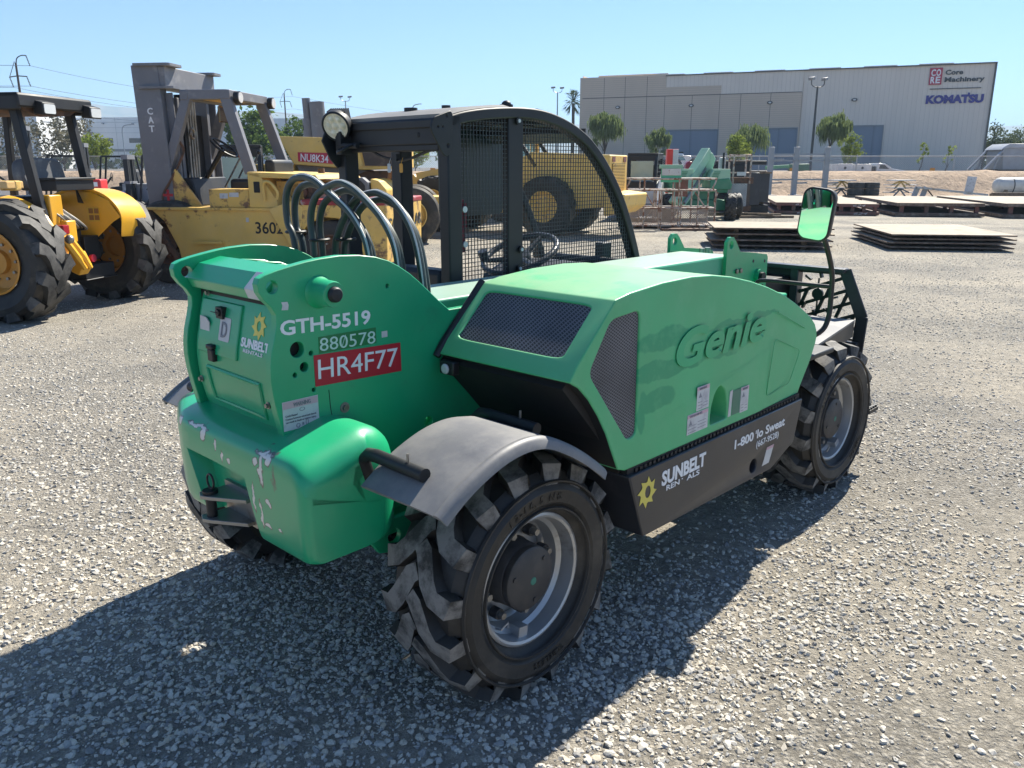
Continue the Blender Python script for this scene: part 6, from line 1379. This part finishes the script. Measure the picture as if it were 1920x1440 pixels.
b = MB(); b.bar((-.1, 0, .45), (-.12, .2, 0), .03, .03); b.bar((.1, 0, .45), (.12, -.1, 0), .03, .03); b.build('leg', M_BLACK, s, 0)
GM = thing('lift_machine', 'grey and black machine cut off by the left edge behind the tractor', 'machine', (-9.55, 15.0, 0), 100)
b = MB(); b.box(-.6, .5, -.5, .45, .3, 1.4); b.build('body', M_MAST, GM, 30, .05)
b = MB(); b.box(-.1, .25, -.30, -.02, 1.4, 2.1); b.prism([(-.2, 2.0), (.3, 2.0), (.25, 2.2), (-.1, 2.24)], -.40, .1); b.build('mast_box', M_MAST, GM, 30, .03)
for wx in (-.4, .4):
    for s_ in (-.5, .45): wheel(GM, wx, s_, .3, plain_tyre_mb(.3, .2, .15, 0), M_RUB, .15, .2, M_MAST, 1 if s_ > 0 else -1, .05, 5)

FM = thing('lift_mast', 'grey twin-cylinder mast rising behind the yellow dump bed', 'mast', (-5.2, 23.0, 0), 0)
b = MB(); b.cyl((.12, 0, 0), (-.02, 0, 3.32), .20, n=20); b.build('outer_cylinder', M_MAST, FM, 40)
b = MB(); b.cyl((-.22, .1, 0), (-.30, .1, 2.9), .15, n=16); b.cyl((-.30, .1, 2.9), (-.32, .1, 3.42), .11, n=14); b.build('inner_cylinder', M_MAST, FM, 40)
b = MB(); b.box(-.5, .4, -.3, .5, 0, .3); b.box(-.42, .05, .0, .16, 2.6, 2.72); b.build('base_frame', M_DARK, FM, 0)

# ---------------------------------------------------------------- yard stock on the right
M_TAN = mat('sandy plate top', (.29, .24, .18), .8, c2=(.16, .10, .07), s=2.6, lo=.50, hi=.72, var=.25, vs=1.2, dust=.5, dc=(.40, .335, .25))
M_PEDGE = mat('rusted plate edge', (.13, .085, .06), .75, c2=(.24, .19, .15), s=6)
M_REDOX = mat('red oxide steel', (.16, .055, .045), .65, c2=(.09, .06, .045), s=5, dust=.3, dc=(.25, .19, .14))
M_TIMBER = mat('weathered timber', (.20, .145, .095), .85, c2=(.11, .08, .055), s=6)
def plate_obj(label, x, y, z, wx, wy, th, rz, seed, grp):
    rn = random.Random(seed); b = MB(); b.prism([(-wx / 2, -wy / 2), (wx / 2, -wy / 2 + rn.uniform(-.02, .02)), (wx / 2 + rn.uniform(-.03, .03), wy / 2), (-wx / 2, wy / 2)], 0, th, 'z')
    o = b.build('steel_plate', [M_TAN, M_PEDGE], None, 0, loc=(x, y, z)); o.rotation_euler = (0, 0, R(rz))
    for p in o.data.polygons: p.material_index = 0 if abs(p.normal.z) > .9 and p.center.z > th * .5 else 1
    return tag(o, label, 'steel plate', grp)
def dunnage(label, x, y, z, l, rz, grp):
    b = MB(); b.box(-l / 2, l / 2, -.05, .05, 0, .065); o = b.build('timber_bearer', M_TIMBER, None, 0, .006, loc=(x, y, z)); o.rotation_euler = (0, 0, R(rz)); return tag(o, label, 'timber', grp)
od = ('topmost', 'second from top', 'third from top', 'lowest')
for nm, cx, cy, wx, wy, zs, sd_ in (('right', 9.12, 18.2, 2.36, 3.2, (.30, .215, .14, .05), 1), ('left', 5.45, 17.75, 2.35, 1.95, (.42, .30, .18, .07), 2)):
    where = 'right-hand plate stack in the open gravel' if nm == 'right' else 'left-hand plate stack behind the round mirror'
    for i, z in enumerate(zs):
        plate_obj('%s tan steel plate of the %s' % (od[i], where), cx + (.0, .04, -.02, .0)[i], cy + (-.02, .05, 0, .03)[i], z, wx * (1, .99, 1.03, 1.0)[i], wy, .028, (-9, -8.3, -9.6, -9)[i], sd_ * 10 + i, 'steel plates stacked on the gravel')
    for i, z in enumerate(zs[1:] + (0,)):
        for j in (-.30, .28):
            a = R(-9); z0 = z + .028 if i < 3 else 0; zt = zs[i]
            dx, dy = j * wx, 0; b = MB(); b.box(-.05, .05, -wy * .36, wy * .40, z0 + .001, zt - .001)
            o = b.build('timber_bearer', M_TIMBER, None, 0, .004, loc=(cx + dx * math.cos(a), cy + dx * math.sin(a), 0)); o.rotation_euler = (0, 0, a)
            tag(o, '%s timber bearer in the %s layer of the %s' % ('left' if j < 0 else 'right', ('upper', 'second', 'third', 'bottom')[i], where), 'timber', 'timber bearers between the plates')
def platform(label, fx, fy, wx, wy, h, rz, m, txt=None, posts=4):
    """trench plate rack: upper deck on stub posts over a lower frame; (fx, fy) is the front left corner"""
    t = thing('steel_platform', label, 'steel platform', (fx, fy, 0), rz, 'low steel platforms in a row')
    b = MB(); b.box(0, wx, 0, wy, h - .11, h - .012); b.build('deck_frame', m, t, 30, .006)
    b = MB(); b.box(-.01, wx + .01, -.01, wy + .01, h - .0115, h); b.build('deck_plate', M_TAN, t, 0)
    b = MB(); b.box(-.06, wx + .02, -.04, wy, .02, .13); b.build('lower_frame', m, t, 30, .006)
    for i in range(posts):
        for y in (.12, wy * .5, wy - .2):
            b = MB(); x = wx * (.07 + .86 * i / (posts - 1)); b.box(x - .06, x + .06, y, y + .12, .13, h - .11); b.build('stub_post', M_REDOX, t, 0)
    if txt:
        b = MB(); b.text(txt, (wx * .5, -.002, h - .095), (1, 0, 0), (0, 0, 1), .07, .006, .003, align='CENTER', width=.42, shear=.3); b.text(txt, (wx * .55, -.043, .035), (1, 0, 0), (0, 0, 1), .07, .006, .003, align='CENTER', width=.46, shear=.3); b.build('chalk_marks', mat('chalk', (.55, .50, .47), .9), t, 0)
    return t
platform('narrow red steel platform half hidden by the mirror', 9.45, 29.9, 1.75, 7.5, .42, -13, M_REDOX, '624')
platform('narrow red steel platform with chalk figures right of the mirror', 11.45, 29.2, 1.30, 7.5, .40, -12, M_REDOX, '624')
platform('wide brown steel platform behind the right plate stack', 13.15, 28.5, 2.75, 7.0, .46, -11, M_PEDGE, None, 4)
platform('wide brown steel platform cut by the right edge', 16.25, 27.5, 3.4, 7.5, .48, -11, M_PEDGE, None, 4)
b = MB(); b.box(0, 1.1, 0, .3, .4805, .56); o = b.build('steel_beam', M_PEDGE, None, 0, loc=(18.2, 29.0, 0)); o.rotation_euler = (0, 0, R(-11)); tag(o, 'short steel beam lying on the platform at the right edge', 'beam')
b = MB(); b.box(0, 4.5, 0, .25, .4805, .60); o = b.build('timber_beam', M_TIMBER, None, 0, loc=(20.1, 35.0, 0)); o.rotation_euler = (0, 0, R(-11)); tag(o, 'long timber beam at the back of the right edge platform', 'beam')
for i, (x, y, l, rz, lab) in enumerate(((8.0, 28.9, 2.6, -5, 'longest loose timber left of the red platforms'), (7.6, 27.9, 2.2, -22, 'slanting loose timber left of the red platforms'), (8.4, 27.6, 1.9, 3, 'short loose timber nearest the green lift wheels'))):
    b = MB(); b.box(-l / 2, l / 2, -.06, .06, 0, .08); o = b.build('timber', M_TIMBER, None, 0, .006, loc=(x, y, .002 + .081 * (i == 1))); o.rotation_euler = (0, 0, R(rz)); tag(o, lab, 'timber', 'loose timbers on the gravel')
b = MB(); b.box(-.9, .9, -.2, .2, 0, .05); o = b.build('flat_bar', M_RUST, None, 0, loc=(4.9, 22.2, .002)); tag(o, 'flat rusty bar on the gravel before the work basket', 'steel bar')

# work basket, rusty rails and mesh
BK = thing('work_basket', 'large rusty white work basket with rails standing on the gravel', 'work basket', (3.22, 22.85, 0), -1)
M_BK = mat('chipped white tube', (.42, .37, .32), .6, c2=(.20, .09, .05), s=7, lo=.47, hi=.58)
def bmesh_mat():
    m, nt, bs, co = newmat('expanded mesh'); L = nt.links; bs.inputs['Base Color'].default_value = (.30, .25, .20, 1)
    w = []
    for r_ in (40, -40):
        t = _n(nt, 'ShaderNodeTexWave', wave_type='BANDS', bands_direction='X'); L.new(_map(nt, co, (1, 1, 1), (R(12), R(r_), R(20))), t.inputs[0]); t.inputs['Scale'].default_value = 9; w.append(t.outputs['Fac'])
    L.new(_math(nt, 'GREATER_THAN', _math(nt, 'MAXIMUM', w[0], w[1]), .80), bs.inputs['Alpha']); return m
M_EXP = bmesh_mat(); LX, LY = 2.33, .95
b = MB(); b.box(0, LX, 0, LY, .06, .10); b.build('floor', M_BK, BK, 0)
for y in (0, LY):
    for z in (.08, .55, 1.03, 1.33):
        b = MB(); b.tube([(0 if z < 1.2 else .06, y, z), (LX if z < 1.2 else LX, y, z)], .026, 8); b.build('rail', M_BK, BK, 40)
    for x in (0, .385, .80, .86, 1.33, 1.40, 1.86, LX):
        b = MB(); b.tube([(x, y, 0), (x, y, 1.03 if x not in (.385, 1.33, 1.86) else 1.33)], .022, 8); b.build('upright', M_BK, BK, 40)
    b = MB(); b.add([(0, y, .08), (LX, y, .08), (LX, y, .55), (0, y, .55)], [(0, 1, 2, 3)]); b.build('mesh_panel', M_EXP, BK, 0)
for x in (0, LX):
    for z in (.08, .55, 1.03, 1.33):
        b = MB(); b.tube([(x, 0, z), (x, LY, z)], .024, 8); b.build('rail', M_BK, BK, 40)
    b = MB(); b.tube(spl([(x, 0, 1.33), (x - .05, -.03, 1.2), (x - .10, -.03, 1.08), (x, 0, 1.0)], 3), .022, 8); b.tube([(x + .0, 0, .6), (x - .03, 0, .75), (x + .05, 0, .98)], .022, 8); b.build('corner_brace', M_BK, BK, 40)
b = MB(); b.tube([(.5, LY, .10), (.80, LY, .55), (.55, LY, .95)], .018, 6); b.tube([(1.95, LY, .95), (2.25, LY, .55)], .018, 6); b.build('diagonal_brace', M_BK, BK, 40)
b = MB(); b.box(.82, 1.38, .02, .05, 1.24, 1.62); b.box(.84, 1.36, .0, .02, 1.42, 1.60, 1); b.box(.80, 1.40, 0, .3, 1.60, 1.70, 2); b.build('control_box', [M_BOOM, mat('spotted panel', (.50, .52, .52), .5, c2=(.25, .08, .08), s=16, lo=.60, hi=.64), mat('mint paint', (.22, .42, .30), .5)], BK, 0, .01)
b = MB(); b.box(1.30, 1.62, .3, .5, .85, 1.3); b.build('red_bracket', M_REDOX, BK, 0)

# green boom lift
M_MINT = mat('sun bleached mint paint', (.26, .48, .33), .5, var=.1, dust=.25, dc=(.45, .5, .42)); M_LG = mat('lift green', (.02, .20, .10), .45, dust=.25, dc=(.3, .35, .28))
BL = thing('boom_lift', 'mint green boom lift with a raised boom and dark lugged tyres', 'boom lift', (5.9, 27.0, 0), 0)
lw_ = tyre_mb(.42, .32, .22, 12, .035, .4, 1)
for x, y, rz in ((1.02, -.55, 78), (1.42, .35, 90), (-.9, -.5, 80), (-.6, .9, 90)): wheel(BL, x, y, .41, lw_ if y < 0 else plain_tyre_mb(.42, .32, .22, 4), [M_RUB, M_RUB], .22, .32, M_LG, 1, .07, 6, rz)
b = MB(); b.box(-1.0, .95, -.35, .75, .30, .62); b.box(-.45, .55, -.25, .65, .62, .98); b.build('chassis', M_LG, BL, 30, .02)
b = MB(); b.prism([(.35, .95), (.35, 1.25), (.95, 1.30), (1.05, 1.1), (1.0, .95)], -.5, .7); b.prism([(-.9, .95), (-.9, 1.25), (-.2, 1.25), (-.2, .95)], -.5, .7); b.box(-.9, .95, -.4, .6, .85, 1.0); b.build('turntable', M_LG, BL, 30, .02)
for x0, x1 in ((.28, .98), (-.75, -.18)):
    b = MB(); b.prism([(x0, 1.22), (x0 + .16, 1.58), (x1 - .02, 1.58), (x1, 1.24)], -.48, .7)
    for i in range(5): b.prism([(x0 + .09 + .02 * i, 1.30 + .045 * i), (x0 + .10 + .02 * i, 1.325 + .045 * i), (x0 + .30 + .02 * i, 1.325 + .045 * i), (x0 + .30 + .02 * i, 1.30 + .045 * i)], -.49, -.48, 'y', 1)
    b.build('cowling', [M_MINT, M_LG], BL, 30, .02)
b = MB(); p, q_ = Vector((-.85, -.95, .50)), Vector((.36, .25, 2.12)); b.bar(p, q_, .30, .30); b.build('main_boom', M_MINT, BL, 30, .015)
b = MB(); b.bar(p + Vector((.26, .05, -.02)), q_ + Vector((.10, .05, -.55)), .12, .14); b.cyl(p + Vector((.30, -.05, .05)), q_ + Vector((.05, 0, -.42)), .045, n=10, mat=1); b.build('lift_strut', [M_MINT, M_STEEL], BL, 30)
b = MB(); b.prism([(.30, 1.5), (.32, 2.05), (.50, 2.08), (.62, 1.9), (.50, 1.4)], .1, .4); b.build('riser', M_MINT, BL, 30, .02)
# generator and white frames right of the lift
GF = thing('equipment_frame', 'white railed equipment frame with a grey perforated panel beside the black bin', 'equipment', (7.62, 28.2, 0), 0)
b = MB(); b.box(-.25, .25, -.1, .5, .36, 1.10); b.build('perforated_panel', grille_mat('white perforated sheet', (.10, .10, .11), (.48, .50, .52), 7, .55), GF, 0)
b = MB(); b.box(-.3, .45, .0, .6, .2, .38); b.box(-.2, .5, .1, .6, 1.1, 1.30); b.build('base_block', M_RUST, GF, 30)
for x, y in ((-.22, 0), (.35, 0), (-.22, .6), (.35, .6)): b = MB(); b.bar((x, y, 1.1), (x, y, 2.05), .05, .05); b.build('post', M_BK, GF, 0)
b = MB()
for z in (2.03, 1.85, 1.45): b.tube([(-.22, 0, z), (.35, 0, z), (.35, .6, z), (-.22, .6, z)], .022, 6, closed=True)
b.build('rail', M_BK, GF, 40)
b = MB(); b.box(-.1, .2, -.03, -.01, 1.36, 1.48); b.build('notice_plate', M_DWHITE, GF, 0)
b = MB(); b.cyl((-.52, .3, .7), (-.52, .3, 1.5), .16, .10); b.cyl((-.50, .3, 1.5), (-.50, .3, 2.1), .035, n=8); b.box(-.65, -.38, .1, .4, 1.3, 1.42); b.build('engine_block', M_DARK, GF, 30)
b = MB(); b.box(-.62, -.40, .35, .5, 1.5, 1.95); b.build('tank', M_DWHITE, GF, 0, .03)
BB = thing('bin', 'tall black steel bin standing left of the grey rack posts', 'bin', (8.2, 28.9, 0), 0)
b = MB(); b.box(0, .34, 0, .6, .36, 1.45); b.box(.36, .68, .1, .7, .45, 1.45); b.build('side_panel', M_BLK2, BB, 30, .01)
b = MB(); b.box(.3, .70, -.02, .1, 1.42, 1.48); b.box(0, .7, .6, .66, .3, 1.5); b.build('rim', M_TIMBER, BB, 0)
b = MB(); b.box(0, .7, .1, .6, 0, .36); b.build('base', M_DARK, BB, 0)
b = MB(); b.box(-1.4, .4, 0, .5, 0, .4); b.box(-1.2, .3, 0, .5, .4, 1.72); b.box(-1.0, .9, .02, .52, 1.72, 1.86)
tag(b.build('container', M_BLACK, None, 0, .02, loc=(8.6, 31.5, 0)), 'black container behind the white equipment frame', 'container')

# grey rack posts
M_RACK = mat('grey rack paint', (.24, .265, .29), .5, dust=.2, dc=(.3, .28, .25))
RK = thing('storage_rack', 'grey cantilever storage rack with three tall posts in front of the berm', 'rack', (14.55, 47.6, 0), 0)
for i, x in enumerate((0, 1.42, 3.15)):
    b = MB(); b.box(x - .14, x + .14, -.12, .12, .0, 2.72); b.build('post', M_RACK, RK, 30, .02)
    b = MB(); b.box(x - .2, x + .2, -.9, .3, 0, .12); b.build('foot', M_RACK, RK, 0)
    for z in (.75, 2.0): b = MB(); b.bar((x + .1, -.1, z), (x + .55, -.5, z + .04), .08, .08); b.build('arm', M_RACK, RK, 0)
for x0, x1, z in ((.14, 1.28, 2.32), (.14, 1.28, .95), (1.56, 3.0, .95), (1.56, 3.0, 2.32), (.14, 1.28, 1.98), (1.56, 3.0, 1.98)):
    b = MB(); b.box(x0, x1, -.04, .04, z - .04, z + .04); b.build('brace_bar', M_RACK, RK, 0)

# picnic tables, stacked tables upside on each other as in the yard
def picnic(label, x, y):
    t = thing('picnic_table', label, 'picnic table', (x, y, 0), 6, 'stacked picnic tables'); mm = M_RACK
    for k in (0, 1):
        z0 = .42 * k
        b = MB(); b.box(-.66, .66, -.38, .38, z0 + .46, z0 + .51); b.build('table_top', mat('pale table top', (.42, .40, .38), .6) if k == 0 and label.startswith('left') else M_DWHITE if k else M_GALV, t, 0)
        for s in (-.62, .62): b = MB(); b.box(s - .20, s + .20, -.38, .38, z0 + .22, z0 + .255); b.build('bench', M_GALV, t, 0)
        b = MB(); b.bar((-.55, 0, z0 + .22), (0, 0, z0 + .46), .07, .07); b.bar((.55, 0, z0 + .22), (0, 0, z0 + .46), .07, .07); b.bar((-.35, 0, z0 + .02), (.05, 0, z0 + .46), .07, .07); b.bar((.35, 0, z0 + .02), (-.05, 0, z0 + .46), .07, .07); b.build('leg_frame', M_YC if k else mm, t, 0)
picnic('left stacked picnic tables beside the tyre bundles', 18.75, 47.8)
picnic('right stacked picnic tables on bare dirt by the white ramp', 22.1, 47.8)
for i, (x, z, lab) in enumerate(((19.25, 0.10, 'lower left'), (19.25, .46, 'upper left'), (20.1, .10, 'lower right'), (20.1, .46, 'upper right'))):
    b = MB(); b.lathe([(.20, -.0), (.42, 0), (.45, .05), (.45, .12), (.43, .17), (.45, .2), (.45, .28), (.42, .34), (.20, .34)], (0, 0, 0), 'z', 24, closed=True); tag(b.build('tyre', M_RUB, None, 40, loc=(x, 47.0, z)), '%s black tyre of the block stacked between the picnic tables' % lab, 'tyre', 'black tyres stacked by the berm')
b = MB(); b.box(-.5, 1.5, -.4, .4, 0, .10); tag(b.build('pallet', M_TIMBER, None, 0, loc=(19.2, 47.0, 0)), 'dark timber pallet under the stacked tyres', 'pallet')
# ramp, board, tank, berm side
RP = thing('ramp', 'long white metal ramp lying sloped in front of the berm', 'ramp', (21.6, 45.0, 0), 0)
b = MB(); b.bar((.1, 0, .58), (3.4, -.8, .22), .8, .10); b.build('deck', mat('white ramp paint', (.42, .44, .45), .5, c2=(.3, .26, .2), s=5), RP, 0)
for x in (.05, .5): b = MB(); b.bar((x - .1, 0, .0), (x + .1, 0, .60), .10, .25); b.build('leg', M_GALV, RP, 0)
b = MB(); b.bar((1.0, 0, .12), (.65, 0, .5), .05, .05); b.build('strut', M_BLACK, RP, 0)
b = MB(); b.prism([(0, .15), (.48, .12), (.60, 1.10), (.10, 1.13)], 0, .06); tag(b.build('board', mat('white board', (.48, .50, .53), .5, c2=(.25, .26, .28), s=9, lo=.55, hi=.6), None, 0, loc=(25.3, 46.9, 0)), 'white board leaning against the berm left of the tank', 'board')
TK = thing('water_tank', 'white cylindrical tank with dark straps at the right edge', 'tank', (28.2, 45.6, .65), -4)
pr = [(1e-4, -2.0), (.15, -2.0), (.32, -1.92), (.42, -1.78), (.44, -1.6)]
for x in (-1.1, -.4, .3, 1.0): pr += [(.44, x - .03), (.425, x), (.44, x + .03)]
pr += [(.44, 1.6), (.3, 1.9), (1e-4, 2.0)]
b = MB(); b.lathe(pr, (0, 0, 0), 'x', 32); b.build('shell', mat('white tank plastic', (.60, .57, .52), .45, dust=.2), TK, 35)
for x in (-1.1, -.4, .3, 1.0): b = MB(); b.lathe([(.446, x - .025), (.45, x), (.446, x + .025)], (0, 0, 0), 'x', 32); b.build('strap', M_BLACK, TK, 40)
b = MB(); b.text('Vermeer', (-.10, -.43, .02), (1, 0, 0), (0, 0, 1), .11, .02, .01); b.build('lettering', M_BLACK, TK, 0)
b = MB(); b.box(-1.9, 1.9, -.5, .5, -.62, -.42); b.box(-1.6, -1.4, -.4, .4, -.65, -.2); b.box(1.2, 1.4, -.4, .4, -.65, -.2); b.build('cradle', M_TIMBER, TK, 0)
# vehicles beyond the berm
TP = thing('pickup_truck', 'white service pickup with box bodies parked behind the berm', 'pickup truck', (23.6, 57.8, 1.33), 0)
WP = mat('white vehicle paint', (.66, .67, .68), .25, coat=.5)
for x0, x1 in ((-1.7, -.62), (-.60, .62)): b = MB(); b.box(x0, x1, -.9, .9, .42 - .3, .62 if x0 < -1 else .60); b.cyl(((x0 + x1) / 2, -.91, .35), ((x0 + x1) / 2, -.9, .35), .09, n=12, mat=1); b.build('service_body', [WP, M_BLACK], TP, 0, .02)
b = MB(); b.prism([(1.0, -.4), (1.0, .62), (1.15, .66), (1.55, .64), (2.1, .30), (2.9, .18), (3.0, -.4)], -.85, .85); b.build('cab', WP, TP, 30, .05)
b = MB(); b.prism([(1.15, .30), (1.2, .56), (1.52, .54), (1.85, .28)], -.86, -.85); b.prism([(1.58, .62), (2.08, .30), (2.12, .33), (1.62, .66)], -.7, .7); b.build('window', mat('dark car glass', (.03, .035, .04), .08), TP, 0)
b = MB(); b.box(.64, .98, -.7, .7, -.2, .45); b.build('frame', M_DARK, TP, 0)
TP.location.z = 1.22
WT = thing('truck', 'white truck cab showing above the berm behind the skid steer', 'truck', (11.3, 58.6, 1.33), 0)
b = MB(); b.box(-.5, .9, -1.1, 1.1, .3, 1.05); b.prism([(-.5, 1.05), (-.4, 1.2), (.3, 1.2), (.6, .8), (.6, .6), (-.5, .6)], -1.0, 1.0); b.prism([(.6, .3), (.6, .72), (1.5, .55), (1.6, .3)], -.8, .8); b.build('cab', WP, WT, 30, .06)
b = MB(); b.prism([(-.1, .72), (-.08, 1.08), (.26, 1.08), (.5, .74)], -1.115, -1.10); b.build('window', M_BLUE, WT, 0)
b = MB(); b.box(-.45, .35, -.9, .9, 1.2, 1.3); b.build('roof_rack', M_BLACK, WT, 0)
for x in (-.2, 1.1): wheel(WT, x, -1.0, .45, plain_tyre_mb(.45, .3, .25, 3), M_RUB, .25, .3, M_GALV, -1, .08, 6)
b = MB(); b.box(-2.6, -.6, -.2, .9, .4, .8)
b.build('flat_bed', M_BLACK, WT, 0)
b = MB(); b.box(-.20, .20, -.15, .15, -1.3, .95); b.box(.0, .2, -.16, .16, -.8, .94, 1); tag(b.build('red_post', [mat('fire red', (.62, .03, .02), .4), M_DWHITE], None, 0, .02, loc=(5.70, 30.2, 1.3)), 'bright red and white box post above the skid steer', 'post')
b = MB(); b.prism(rrect(-.16, .16, -1.3, .55, .14), -.15, .15); tag(b.build('red_cylinder', mat('dark red tank', (.25, .02, .04), .35), None, 30, .03, loc=(6.95, 33.2, 1.3)), 'dark red rounded tank right of the control box', 'tank')
GB = thing('boom', 'long green boom lying behind the berm left of the pickup', 'boom', (18.6, 58.0, 1.33), 2)
b = MB(); b.bar((-1.2, 0, .25), (1.7, 0, .42), .3, .22); b.build('boom_arm', mat('boom green', (.05, .30, .14), .45), GB, 0, .02)
b = MB(); b.box(.4, 1.75, -.2, .2, 0, .5); b.build('boom_box', mat('boom dark green', (.01, .12, .06), .45), GB, 0, .02)
TL = thing('bulk_trailer', 'grey bulk trailer with a sloped front at the right edge behind the berm', 'trailer', (35.6, 64.2, 1.33), -3)
MTL = mat('grey trailer sheet', (.33, .34, .36), .4, .3, dust=.2)
b = MB(); b.prism([(1.0, .0), (.85, 1.25), (.95, 1.55), (1.2, 1.80), (7, 1.80), (7, 0)], -1.2, 1.2); b.build('hopper', MTL, TL, 30, .06)
b = MB(); b.prism([(.7, 1.42), (.85, 1.62), (1.25, 1.88), (7, 1.88), (7, 1.55), (1.1, 1.55)], -1.28, 1.28); b.build('roof', mat('pale trailer roof', (.45, .46, .48), .4), TL, 30, .05)
for s in (-1.22, 1.22): b = MB(); b.bar((-.35, s, .0), (.95, s, 1.5), .10, .28, 0, (0, 1, 0)) ; b.bar((.35, s, .05), (.65, s, 1.1), .08, .16, 0, (0, 1, 0)); b.build('front_brace', MTL, TL, 0)
b = MB(); b.box(-.2, 7, -.5, .5, -.3, .05); b.build('chassis', M_DARK, TL, 0)
TL.location.z = 1.42
for x in (4.5, 5.8): wheel(TL, x, -1.1, .45 - .1, plain_tyre_mb(.45, .3, .25, 3), M_RUB, .25, .3, M_GALV, -1, .08, 6)

# ---------------------------------------------------------------- air between the yard and the mountains
m = bpy.data.materials.new('thin air'); m.use_nodes = True; nt = m.node_tree; nt.nodes.clear()
v = nt.nodes.new('ShaderNodeVolumePrincipled'); v.inputs['Color'].default_value = (.55, .78, 1, 1); v.inputs['Density'].default_value = .00042; v.inputs['Anisotropy'].default_value = .1
o = nt.nodes.new('ShaderNodeOutputMaterial'); nt.links.new(v.outputs[0], o.inputs['Volume'])
b = MB(); b.box(-9100, 9100, -9100, 9100, -6.5, 235); hz = b.build('haze', m, None, 0); tag(hz, kind='stuff')
